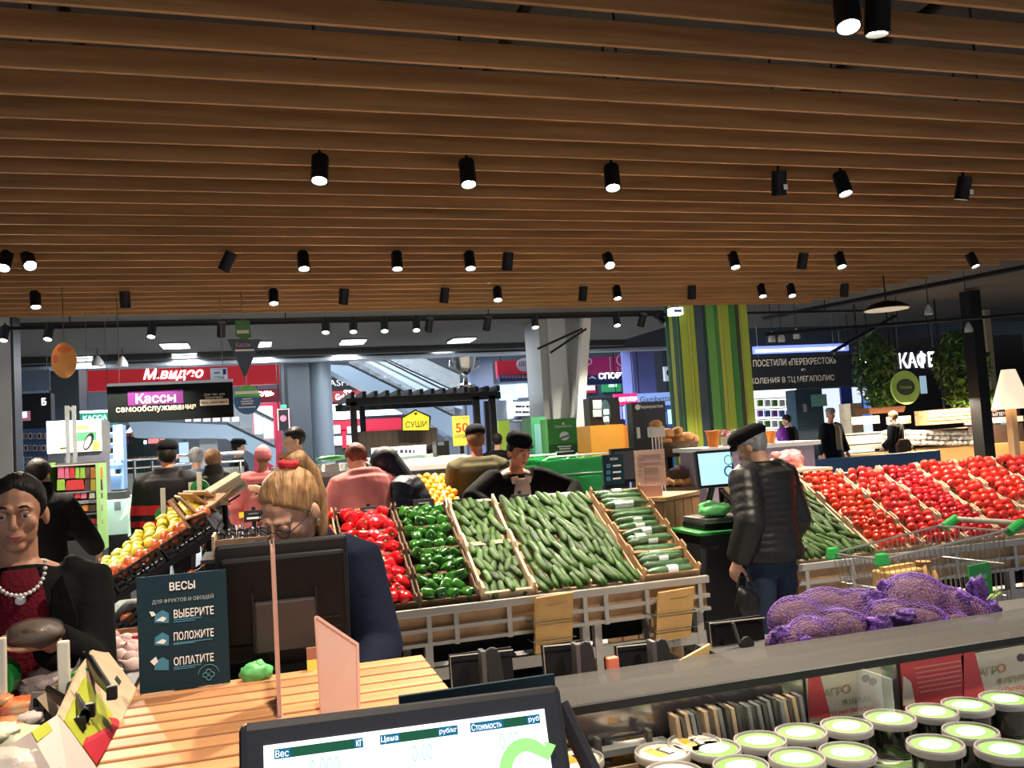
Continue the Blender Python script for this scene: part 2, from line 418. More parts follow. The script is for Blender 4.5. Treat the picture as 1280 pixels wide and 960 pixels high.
# track spots
for k, (px, py, lit) in enumerate([(6, 412, 1), (62, 428, 1), (190, 412, 1), (277, 420, 0), (407, 409, 1), (442, 420, 1), (481, 422, 1), (520, 408, 1), (537, 414, 0), (610, 414, 0), (668, 407, 1), (770, 405, 1), (804, 412, 0), (825, 433, 1)]):
    Yk = 11.75
    p = P(px, py-8, Yk); p.z = 3.29
    can_lamp('spotlight', '%s small spotlight along the black track beyond the slatted ceiling' % ORD[k], p, (p.x-0.2, Yk-1.0 if lit else Yk+1.5, 1) if px != 825 else (7.6, 13.2, 2.4), lit, r=0.055, L=0.2, watts=110)
# lit square panels in the mall ceiling
for k, (px, py) in enumerate([(103, 449), (219, 433), (232, 445), (323, 431), (325, 444), (441, 428), (430, 441), (577, 426), (550, 438), (704, 424), (667, 435)]):
    p = PZ(px, py, 3.52)
    t = thing('ceiling_panel', '%s square lit panel in the dark mall ceiling' % ORD[k], 'ceiling light', p)
    G().box((0, 0, 0.03), (0.46, 0.62, 0.05)).build('housing', grey, t)
    G().box((0, 0, 0.0), (0.42, 0.58, 0.012)).build('diffuser', panel_lit, t)
    area((p.x, p.y, p.z-0.03), 0.42, 0.58, 45)
# unseen light panels added high above the bulkhead to brighten the atrium
for k, (x, y) in enumerate(((-4.5, 24.0), (1.5, 22.5), (7.0, 24.5))):
    t = thing('ceiling_panel', '%s large added light panel unseen above the bulkhead, brightening the atrium' % ORD[k], 'ceiling light', (x, y, 7.40))
    G().b2((-1.6, -1.2, 0.03), (1.6, 1.2, 0.10)).build('housing', grey, t); G().b2((-1.5, -1.1, 0.0), (1.5, 1.1, 0.03)).build('diffuser', panel_lit, t)
    area((x, y, 7.36), 3.0, 2.2, 420, (0.80, 0.90, 1.0))
# ================================================================== the long produce stands
TH = 29.6*DEG; SY, SZ = 4.40, 0.775
def S(x, v, n=0.0): return V((x, SY+v*math.cos(TH)-n*math.sin(TH), SZ+v*math.sin(TH)+n*math.cos(TH)))
SR = M.Rotation(TH, 3, 'X')
LEN = 0.87
stand_m = mat('stand_metal', (0.40, 0.375, 0.34), 0.38, metal=0.3)
def stand(label, x0, x1, legs, ups):
    t = thing('produce_stand', label, 'produce stand', ((x0+x1)/2, SY, 0))
    B = lambda nm, m, *bx, **k: build_boxes(nm, m, t, bx, **k)
    B('front_rail', stand_m, ((x0, SY-0.05, 0.735), (x1, SY-0.02, 0.775)), bevel=0.004)
    B('bar', stand_m, ((x0, SY-0.045, 0.655), (x1, SY-0.025, 0.675)))
    B('bar', stand_m, ((x0, SY-0.045, 0.585), (x1, SY-0.025, 0.603)))
    B('beam', stand_m, ((x0, SY+0.0, 0.40), (x1, SY+0.04, 0.46)))
    for x in ups: B('upright', stand_m, ((x-0.012, SY-0.048, 0.580), (x+0.012, SY-0.022, 0.736)))
    for x in legs:
        B('leg', stand_m, ((x-0.02, SY-0.004, 0.0), (x+0.02, SY+0.044, 0.731)))
        B('leg', stand_m, ((x-0.02, SY+0.72, 0.0), (x+0.02, SY+0.76, 1.12)))
        g = G(); g.tube([(x, SY+0.02, 0.56), (x, SY+0.70, 0.98)], 0.018, 6); g.tube([(x, SY+0.02, 0.35), (x, SY+0.72, 0.35)], 0.018, 6)
        g.build('bracket', stand_m, t, world=True)
    g = G(); a, b = S(x0, 0.0, -0.035), S(x1, LEN, -0.035)
    g.add([S(x0, 0, -0.045), S(x1, 0, -0.045), S(x1, LEN, -0.045), S(x0, LEN, -0.045), S(x0, 0, -0.03), S(x1, 0, -0.03), S(x1, LEN, -0.03), S(x0, LEN, -0.03)],
          [(0, 3, 2, 1), (4, 5, 6, 7), (0, 1, 5, 4), (1, 2, 6, 5), (2, 3, 7, 6), (3, 0, 4, 7)]).build('sloped_deck', black, t, world=True)
    B('back_panel', black, ((x0, SY+0.765, 0.3), (x1, SY+0.785, 1.185)))
    B('base_shelf', dark_grey, ((x0, SY+0.04, 0.20), (x1, SY+0.74, 0.23)))
    B('front_board', board, ((x0+0.01, SY-0.02, 0.60), (x1-0.01, SY-0.008, 0.735)))
    return t
def build_boxes(nm, m, t, bx, bevel=0):
    g = G()
    for lo, hi in bx: g.b2(lo, hi)
    return g.build(nm, m, t, world=True, bevel=bevel)
stand('white metal sloping stand carrying the peppers and cucumbers', -0.1, 2.36, (0.30, 0.78, 1.63, 1.70, 2.31), (0.6, 0.78, 0.92, 1.20, 1.62, 1.74, 1.98, 2.30))
stand('white metal sloping stand carrying the tomatoes beyond the shopping cart', 2.93, 6.3, (2.97, 3.62, 4.5, 5.4, 6.2), (2.99, 3.3, 3.62, 4.05, 4.5, 4.95, 5.4))

def tray(x0, x1, v0, v1, label, m, h=0.075, tk=0.008, notch=True):
    c = S((x0+x1)/2, (v0+v1)/2, -0.028)
    t = thing('produce_tray', label, 'crate', c, rot=(TH, 0, 0))
    w, l = x1-x0-0.006, v1-v0-0.004
    G().box((0, 0, 0.004), (w, l, 0.006)).build('base', m, t)
    for s in (-1, 1):
        # long side: a board that dips in the middle and stands up at its corners
        hw = l/2
        poly = [(-hw, 0.0), (hw, 0.0), (hw, h+0.025), (hw*0.72, h+0.022), (hw*0.6, h), (-hw*0.6, h), (-hw*0.72, h+0.022), (-hw, h+0.025)]
        G().prism(poly, tk, M.Rotation(PI/2, 3, 'Z'), (s*(w/2-tk/2)+tk/2, 0, 0)).build('side_wall', m, t)
        G().box((0, s*(l/2-tk/2), h*0.42), (w-2*tk-0.001, tk, h*0.84)).build('end_wall', m, t)
    return t
ROWN = {1: [''], 2: ['lower', 'upper'], 3: ['lowest', 'middle', 'topmost'], 4: ['lowest', 'second lowest', 'third lowest', 'topmost']}
def column(x0, x1, n, what, m, h=0.075, tk=0.008):
    L = LEN/n
    return [tray(x0, x1, i*L, (i+1)*L, 'cardboard tray of %s, %s of its column on the sloping stand' % (what, ROWN[n][i]), m, h, tk) for i in range(n)]

# ---------------------------------------------------------------- produce shapes
def tomato_g(sq=0.86, rib=0.03, k=5, n=12):
    g = G(); pr = [(0.0, -0.93), (0.45, -0.92), (0.8, -0.66), (0.98, -0.22), (1.0, 0.1), (0.88, 0.52), (0.6, 0.82), (0.28, 0.90), (0.0, 0.80)]
    vs = []
    for r, z in pr:
        for j in range(n):
            a = 2*PI*j/n; q = r*(1+rib*math.cos(k*a)); vs.append((q*math.cos(a), q*math.sin(a), z*sq))
    fs = [(i*n+j, i*n+(j+1) % n, (i+1)*n+(j+1) % n, (i+1)*n+j) for i in range(len(pr)-1) for j in range(n)]
    return g.add(vs, fs)
def pepper_g(n=16):
    pr = [(0.0, -0.98), (0.3, -1.06), (0.55, -1.02), (0.78, -0.7), (0.9, -0.25), (1.0, 0.25), (1.02, 0.62), (0.86, 0.92), (0.5, 1.0), (0.22, 0.86), (0.0, 0.8)]
    vs = []
    for i, (r, z) in enumerate(pr):
        for j in range(n):
            a = 2*PI*j/n; q = r*(1+0.13*math.cos(4*a)*(0.6+0.4*abs(z))); zz = z+0.06*math.cos(4*a)*(1 if abs(z) > 0.8 else 0)*(1 if z > 0 else -1)
            vs.append((q*math.cos(a), q*math.sin(a), zz))
    fs = [(i*n+j, i*n+(j+1) % n, (i+1)*n+(j+1) % n, (i+1)*n+j) for i in range(len(pr)-1) for j in range(n)]
    return G().add(vs, fs)
def cuke_g(L, r, bend, n=9, tip=0.55):
    pts = []; rs = []
    for t in (0, 0.03, 0.1, 0.25, 0.5, 0.75, 0.9, 0.97, 1.0):
        x = (t-0.5)*L; pts.append((x, bend*(1-(2*t-1)**2), 0))
        k = min(1, (t/0.12)**0.5 if t < 0.12 else 1, ((1-t)/0.14)**0.5 if t > 0.86 else 1)
        rs.append(max(0.003, r*k*(0.93+0.07*math.sin(PI*t))))
    return G().tube(pts, rs, n)
tom_vine = mat('vine_tomato_skin', (0.62, 0.040, 0.012), 0.22, var=0.28, vscale=16, coat=0.3)
tom_pink = mat('pink_tomato_skin', (0.60, 0.030, 0.026), 0.2, var=0.25, vscale=14, coat=0.3)
tom_plum = mat('small_tomato_skin', (0.50, 0.014, 0.018), 0.2, var=0.25, vscale=16, coat=0.3)
tom_red = mat('red_tomato_skin', (0.62, 0.030, 0.018), 0.2, var=0.28, vscale=14, coat=0.3)
pep_red = mat('red_pepper_skin', (0.58, 0.008, 0.014), 0.13, var=0.2, vscale=14, coat=0.5)
pep_green = mat('green_pepper_skin', (0.020, 0.105, 0.010), 0.16, var=0.35, vscale=14, coat=0.5)
stem_m = mat('green_stem', (0.10, 0.24, 0.03), 0.6)
cuke = mat('cucumber_skin', (0.012, 0.046, 0.004), 0.36, spec=0.3, col2=(0.045, 0.120, 0.012), vscale=9, stretch=(0.7, 5, 5), var=0.4, bump=0.35, bscale=160)
cuke_s = mat('short_cucumber_skin', (0.013, 0.046, 0.005), 0.38, spec=0.3, col2=(0.060, 0.145, 0.018), vscale=10, stretch=(0.9, 5, 5), var=0.4, bump=0.4, bscale=180)
film = mat('film_wrapped_skin', (0.028, 0.095, 0.028), 0.14, col2=(0.11, 0.21, 0.10), vscale=9, stretch=(0.7, 4, 4), var=0.3, bump=0.5, bscale=70, coat=1.0)

def fill(x0, x1, v0, v1, du, dv, put_one, jit=0.12, hexa=True):
    """rows up the slope, every second row shifted, each piece a little off its place"""
    nv = max(1, int((v1-v0)/dv)); nu = max(1, int((x1-x0)/du)); k = 0
    su = (x1-x0)/nu; sv = (v1-v0)/nv
    for j in range(nv):
        odd = hexa and j % 2
        for i in range(nu-(1 if odd else 0)):
            u = x0+su*(i+0.5+(0.5 if odd else 0))+R(-jit, jit)*du; v = v0+sv*(j+0.5)+R(-jit, jit)*dv
            put_one(u, v); k += 1
    return k
def rnd(): return (R(-PI, PI), R(-PI, PI), R(-PI, PI))
def protos(name, label, cat, group, ms, part=None):
    out = []
    for me in ms:
        o = bpy.data.objects.new(name, me); COL.objects.link(o); tag(o, label, cat, group); out.append(o)
    return out
class Kind:
    """one shape made a few times over, then copied for every piece"""
    def __init__(s, name, cat, ms, stem=None):
        s.name, s.cat, s.ms, s.stem = name, cat, ms, stem; s.p = []
    def place(s, loc, rot, size, label, group):
        i = random.randrange(len(s.ms))
        while len(s.p) <= i: s.p.append(None)
        if s.p[i] is None:
            o = bpy.data.objects.new(s.name, s.ms[i]); COL.objects.link(o); tag(o, label, s.cat, group); s.p[i] = o
            if s.stem: put(s.stem, 'stem', o)
        else: o = dup(s.p[i], label=label, group=group)
        o.location = loc; o.rotation_euler = rot; o.scale = (size,)*3 if not isinstance(size, tuple) else size
        return o
stem_g = G().tube([(0, 0, 0.80), (0.02, 0, 1.02), (0.10, 0.03, 1.30)], [0.24, 0.12, 0.10], 7)
stem_me = stem_g.mesh('stem', stem_m, True)
K_red = Kind('red_pepper', 'pepper', [pepper_g().mesh('red_pepper', pep_red, True)], stem_me)
K_green = Kind('green_pepper', 'pepper', [pepper_g().mesh('green_pepper', pep_green, True)], stem_me)
def peppers(K, x0, x1, n, size, what, keep=None):
    L = LEN/n
    for i in range(n):
        lab = '%s bell pepper in the %s tray of the %s column' % (what, ROWN[n][i], what)
        def one(u, v):
            if keep and not keep(u, v): return
            p = S(u, v, size*0.62+R(-0.006, 0.022))
            K.place(p, rnd(), (size*R(0.9, 1.08), size*R(0.9, 1.08), size*R(0.88, 1.08)), lab, '%s peppers, %s tray' % (what, ROWN[n][i]))
        fill(x0+0.02, x1-0.02, i*L+0.012, (i+1)*L-0.012, size*1.62, size*1.45, one, 0.14)
board_d = mat('dark_cardboard', (0.13, 0.070, 0.036), 0.85, var=0.15, vscale=12)
column(0.40, 0.735, 4, 'red peppers', board_d)
column(0.745, 1.055, 4, 'green peppers', board_d)
peppers(K_red, 0.40, 0.735, 4, 0.040, 'red')
peppers(K_green, 0.745, 1.055, 4, 0.036, 'green')
# a further column, all but hidden by the cashier
t = tray(0.08, 0.39, 0.58, LEN, 'cardboard tray of red produce showing just beside the cashier\'s ear', board)
K_side = Kind('red_pepper', 'pepper', [K_red.ms[0]], stem_me)
fill(0.22, 0.37, 0.60, LEN-0.02, 0.074, 0.07, lambda u, v: K_side.place(S(u, v, 0.03+R(0, 0.02)), rnd(), 0.042*R(0.9, 1.1), 'red bell pepper in the tray just beside the cashier\'s ear', 'red peppers beside the cashier'))

def cukes(K, x0, x1, v0, v1, L, r, ang, spread, lab, grp, dens=1.0, keep=None):
    def one(u, v):
        if keep and not keep(u, v): return
        a = ang+R(-spread, spread)
        q = SR @ M.Rotation(a, 3, 'Z') @ M.Rotation(R(-0.10, 0.10), 3, 'Y') @ M.Rotation(R(-1, 1), 3, 'X')
        K.place(S(u, v, r*0.95+R(-0.006, 0.026)), q.to_euler(), R(0.9, 1.1), lab(u, v), grp(u, v))
    du, dv = (2*r*0.90, L*0.66) if abs(math.sin(ang)) > 0.6 else (L*0.9, 2*r*1.03)
    fill(x0+du*0.30, x1-du*0.30, v0+0.015, v1-0.01, du*dens, dv, one, 0.14)
K_long = Kind('cucumber', 'cucumber', [cuke_g(0.175, 0.0205, b).mesh('cucumber', cuke, True) for b in (0.004, -0.010, 0.014)])
K_short = Kind('cucumber', 'cucumber', [cuke_g(0.125, 0.0205, b).mesh('cucumber', cuke_s, True) for b in (0.003, -0.006)])
K_small = Kind('cucumber', 'cucumber', [cuke_g(0.135, 0.0185, b).mesh('cucumber', cuke_s, True) for b in (0.003, -0.010, 0.012)])
ld = lambda s, u, v, n: s % ROWN[n][min(n-1, int(v/LEN*n))]
tray(1.065, 1.36, 0, LEN/2, 'cardboard tray of short cucumbers, lower of the narrow column', board_l, 0.08, 0.014)
tray(1.065, 1.36, LEN/2, LEN, 'cardboard tray of short cucumbers, upper of the narrow column', board_l, 0.08, 0.014)
cukes(K_short, 1.08, 1.345, 0, LEN, 0.125, 0.0205, PI/2, 0.4, lambda u, v: ld('short cucumber in the %s tray beside the green peppers', u, v, 2), lambda u, v: ld('short cucumbers, %s tray', u, v, 2))
for i in range(2):
    for j, (a, b) in enumerate(((1.365, 1.67), (1.67, 1.975))):
        tray(a, b, i*LEN/2, (i+1)*LEN/2, 'cardboard tray of long cucumbers, %s %s of the wide heap' % (ROWN[2][i], ('near the short ones', 'near the wrapped ones')[j]), board_l, 0.045, 0.006)
cukes(K_long, 1.375, 1.965, 0, LEN, 0.175, 0.0205, PI/2+0.18, 0.22, lambda u, v: ld('long cucumber in the %s band of the wide heap', u, v, 3), lambda u, v: ld('long cucumbers, %s band', u, v, 3))
column(1.985, 2.33, 4, 'film-wrapped cucumbers', board)
K_wrap = Kind('wrapped_cucumber', 'cucumber', [cuke_g(0.285, 0.024, b, 10).mesh('wrapped_cucumber', film, True) for b in (0.006, -0.008)])
band = G().tube([(-0.03, 0, 0), (0.03, 0, 0)], 0.0252, 10, cap=False).mesh('paper_label', ink_w, True)
for i in range(4):
    for j in range(4):
        v = i*LEN/4+0.03+j*0.05
        o = K_wrap.place(S(2.157+R(-0.012, 0.012), v, 0.028+R(0, 0.02)), (SR @ M.Rotation(R(-0.08, 0.08), 3, 'Z') @ M.Rotation(R(-1, 1), 3, 'X')).to_euler(), R(0.94, 1.04),
                         'film-wrapped long cucumber in the %s tray beside the slatted cabinet' % ROWN[4][i], 'wrapped cucumbers, %s tray' % ROWN[4][i])
        if (i+j) % 3 == 0: put(band, 'paper_label', o, mw=M.Translation((R(-0.06, 0.06), 0, 0)))
# right-hand stand
tray(2.95, 3.49, 0, LEN, 'long cardboard tray of small cucumbers behind the man in black', board_l, 0.05, 0.012)
cukes(K_small, 2.965, 3.47, 0, LEN, 0.135, 0.0185, PI/2+0.35, 0.55, lambda u, v: ld('small cucumber in the %s part of the tray beside the tomatoes', u, v, 3), lambda u, v: ld('small cucumbers, %s part', u, v, 3),
      keep=lambda u, v: u > 2.97)
def tomatoes(name, m, x0, x1, n, size, what, sq=0.86, tint=None, vmin=0.0, rib=0.03):
    K = Kind(name, 'tomato', [tomato_g(sq, rib).mesh(name, m, True)])
    L = LEN/n
    def one(u, v):
        if v < vmin: return
        i = min(n-1, int(v/L))
        K.place(S(u, v, size*0.95+R(-0.002, 0.02)), rnd(), size*R(0.88, 1.1), '%s in the %s tray of its column' % (what, ROWN[n][i]), '%s, %s tray' % (what, ROWN[n][i]))
    fill(x0+0.016, x1-0.016, 0.015, LEN-0.01, size*1.93, size*1.78, one, 0.10)
tcols = [(3.495, 3.835), (3.84, 4.16), (4.165, 4.48), (4.485, 4.81), (4.815, 5.15), (5.155, 5.50)]
names = ['vine tomatoes', 'pink tomatoes', 'small plum tomatoes', 'large red tomatoes', 'round red tomatoes', 'dark red tomatoes']
for (a, b), w_ in zip(tcols, names): column(a, b, 3, w_, board_l, 0.058, 0.012)
tomatoes('vine_tomato', tom_vine, *tcols[0], 3, 0.0290, 'orange-red vine tomato')
tomatoes('pink_tomato', tom_pink, *tcols[1], 3, 0.0335, 'pinkish red tomato')
tomatoes('plum_tomato', tom_plum, *tcols[2], 3, 0.0245, 'small plum tomato', 1.05)
tomatoes('red_tomato', tom_red, *tcols[3], 3, 0.0365, 'large red tomato', vmin=0.06)
tomatoes('red_tomato', tom_red, *tcols[4], 3, 0.0365, 'round ribbed red tomato', vmin=0.34, rib=0.05)
tomatoes('red_tomato', tom_pink, *tcols[5], 3, 0.0345, 'dark red tomato', vmin=0.6)

# price tags clipped to the top edge of the stands
tag_m = mat('black_price_card', (0.02, 0.022, 0.025), 0.35)
yel = mat('yellow_sticker', (0.85, 0.62, 0.02), 0.5)
def price(px, py, wpx, what, yellow=False, lines=2):
    p = P(px, py, SY+LEN*math.cos(TH)-0.03)
    k = wpx/190.0
    t = thing('price_tag', 'black price tag with white figures clipped above the %s' % what, 'price tag', (p.x, p.y, p.z), rot=(-0.25, 0, 0))
    G().box((0, 0, 0), (k, 0.008, k*0.62)).build('card', tag_m, t, bevel=0.002)
    G().box((0, -0.005, -k*0.12), (k*0.7, 0.003, k*0.11)).build('figures', ink_w, t)
    G().box((0, -0.005, k*0.12), (k*0.5, 0.003, k*0.05)).build('print', mat('grey_print', (0.3, 0.3, 0.3), 0.6), t)
    G().tube([(0, 0.012, k*0.5), (0, 0.012, -k*0.3), (0, 0.015, -0.16)], 0.012, 8).build('clip', black_p, t)
    if yellow: G().box((-k*0.62, -0.002, k*0.1), (k*0.24, 0.006, k*0.3)).build('sticker', yel, t)
price(461, 640, 19, 'red peppers', True); price(530, 632, 24, 'green peppers'); price(578, 631, 23, 'short cucumbers')
price(651, 625, 22, 'long cucumbers'); price(758, 618, 19, 'wrapped cucumbers')
price(1038, 600, 22, 'vine tomatoes', True); price(1077, 594, 19, 'pink tomatoes', True); price(1124, 590, 24, 'small plum tomatoes'); price(1260, 579, 19, 'round red tomatoes', True)
# white paper liner along the top of the cucumbers
for k, (a, b) in enumerate(((556, 622), (672, 728))):
    pa, pb = P(a, 628 if k == 0 else 616, 5.17), P(b, 622 if k == 0 else 610, 5.17)
    t = thing('paper_sheet', 'pale paper sheet lying along the back edge behind the %s' % ('short cucumbers', 'long cucumbers')[k], 'paper', ((pa.x+pb.x)/2, 5.19, 1.188))
    G().box((0, 0.1, 0.012), (pb.x-pa.x, 0.22, 0.022), M.Rotation(0.12, 3, 'X')).build('sheet', mat('pale_paper', (0.75, 0.68, 0.62), 0.8), t)

# kraft paper bags on wire hooks at the stand front
kraft = mat('kraft_paper', (0.42, 0.25, 0.085), 0.8, var=0.08, vscale=10, bump=0.15, bscale=25)
for k, (x0, x1, y0, y1, lab) in enumerate(((668, 714, 742, 814, 'bundle of kraft paper bags on a wire hook below the cucumbers'), (818, 862, 736, 799, 'tilted bundle of kraft paper bags on a wire hook at the stand corner'))):
    a = P((x0+x1)/2, y1, SY-0.10); b = P((x0+x1)/2, y0, SY-0.07)
    wd = P(x1, y1, SY-0.1).x-P(x0, y1, SY-0.1).x
    t = thing('paper_bag_bundle', lab, 'paper bags', (a.x, SY-0.10, a.z))
    h = b.z-a.z; sh = b.x-a.x+(0.0, 0.015)[k]
    poly = [(-wd/2, 0), (wd/2, 0.0), (wd/2+sh*0.5, h*0.5), (wd/2+sh, h), (-wd/2+sh, h-0.006), (-wd/2+sh*0.4, h*0.5)]
    for q in range(3):
        G().prism(poly, 0.008, M.Rotation(R(-0.02, 0.02), 3, 'Y'), (R(-0.004, 0.004), -0.012+q*0.012, 0)).build('paper_bag', kraft, t)
    G().tube([(-wd*0.2+sh*0.9, -0.014, h*0.84), (wd*0.3+sh*0.9, -0.014, h*0.86)], 0.0025, 5).build('handle', kraft, t)
    g = G()
    for z in (h*0.22, h*0.55):
        g.tube([(-wd*0.56, 0.06, z), (-wd*0.56, -0.02, z), (wd*0.56+sh*0.5, -0.02, z), (wd*0.56+sh*0.5, 0.06, z)], 0.0025, 5)
    g.tube([(0, 0.06, h*0.9), (0, 0.03, h*0.2), (0, -0.02, -0.02)], 0.0025, 5)
    g.build('wire_hook', dark_grey, t)
# ================================================================== people
def remesh(g, voxel, name, m, smooth=4):
    me = g.mesh(name, m); o = bpy.data.objects.new(name, me); COL.objects.link(o)
    r = o.modifiers.new('r', 'REMESH'); r.mode = 'VOXEL'; r.voxel_size = voxel; r.use_smooth_shade = True
    if smooth:
        s = o.modifiers.new('s', 'SMOOTH'); s.iterations = smooth; s.factor = 0.5
    dg = bpy.context.evaluated_depsgraph_get()
    out = bpy.data.meshes.new_from_object(o.evaluated_get(dg)); out.name = name
    bpy.data.objects.remove(o); bpy.data.meshes.remove(me)
    out.materials.clear(); out.materials.append(m)
    return out
def loft(g, rings, n=20):
    """rings of (centre, half-axis vector, half-axis vector), closed flat at both ends"""
    vs = []
    for c, a, b in rings:
        for j in range(n):
            t = 2*PI*j/n; vs.append(c+a*math.cos(t)+b*math.sin(t))
    k = len(rings)
    fs = [(i*n+j, i*n+(j+1) % n, (i+1)*n+(j+1) % n, (i+1)*n+j) for i in range(k-1) for j in range(n)]
    fs += [tuple(range(n-1, -1, -1)), tuple((k-1)*n+j for j in range(n))]
    return g.add(vs, fs)
def lerp_rings(prof, k):
    """profile [(z, rx, ry, y)] sampled k times"""
    out = []; z0, z1 = prof[0][0], prof[-1][0]
    for i in range(k):
        z = z0+(z1-z0)*i/(k-1)
        for p, q in zip(prof, prof[1:]):
            if p[0] <= z <= q[0]+1e-9:
                t = (z-p[0])/(q[0]-p[0]); t = t*t*(3-2*t); out.append(tuple(a+(b-a)*t for a, b in zip(p, q))); break
    return out
def ik(a, b, l1, l2, pole):
    d = b-a; L = min(d.length, (l1+l2)*0.995); d = d.normalized(); b = a+d*L
    x = (l1*l1-l2*l2+L*L)/(2*L); h = math.sqrt(max(0, l1*l1-x*x))
    p = (pole-d*pole.dot(d)).normalized()
    return a+d*x+p*h, b
SKIN = mat('skin', (0.62, 0.34, 0.23), 0.5, sss=0.1, var=0.06, vscale=12)
SKIN_R = mat('flushed_skin', (0.68, 0.25, 0.14), 0.5, sss=0.1)
SKIN_D = mat('tanned_skin', (0.50, 0.25, 0.15), 0.5, sss=0.1, var=0.06, vscale=12)
eye_w = mat('eye_white', (0.75, 0.72, 0.68), 0.25); iris_m = mat('iris', (0.05, 0.03, 0.02), 0.2)
lip_m = mat('lips', (0.45, 0.14, 0.12), 0.45)
def cloth(name, c, **k): return mat(name, c, k.pop('rough', 0.85), spec=k.pop('spec', 0.12), bump=k.pop('bump', 0.5), bscale=k.pop('bscale', 14), var=k.pop('var', 0.12), vscale=9, **k)
def hair_m(name, c, c2): return mat(name, c, 0.55, spec=0.25, col2=c2, vscale=30, stretch=(3, 0.5, 0.6), bump=0.5, bscale=60, var=0.1)

def hand(g, w, d, pn, s, curl=0.5, spread=0.08, thumb=1.0):
    """palm, four fingers of their own length and a thumb from the palm's side; w wrist, d along the hand, pn palm side, s +1 left / -1 right"""
    d = d.normalized(); pn = (pn-d*pn.dot(d)).normalized(); side = d.cross(pn)*s     # towards the thumb
    kn = w+d*0.085
    loft(g, [(w-d*0.01, side*0.026, pn*0.019), (w+d*0.03, side*0.036, pn*0.016), (kn, side*0.040, pn*0.013), (kn+d*0.008, side*0.036, pn*0.009)], 12)
    for i, (off, L) in enumerate(((0.028, 0.072), (0.0095, 0.080), (-0.0095, 0.075), (-0.027, 0.058))):
        p = kn+side*off; dd = (d+side*off*spread*20*0.25).normalized(); a = 0; r = 0.0088-0.0006*i
        for j, f in enumerate((0.45, 0.32, 0.23)):
            a += curl*(0.55, 0.8, 0.6)[j]
            q = p+(dd*math.cos(a)+pn*math.sin(a))*L*f
            g.caps(p, q, r*(1-0.08*j), r*(0.92-0.08*j), 8); p = q
    p = w+d*0.025+side*0.03; dd = (side*0.75+d*0.65+pn*0.25*thumb).normalized()
    for j, L in enumerate((0.042, 0.032, 0.024)):
        q = p+dd*L; g.caps(p, q, 0.0115-0.0015*j, 0.0105-0.0015*j, 8); p = q; dd = (dd+d*0.45+pn*curl*0.35).normalized()

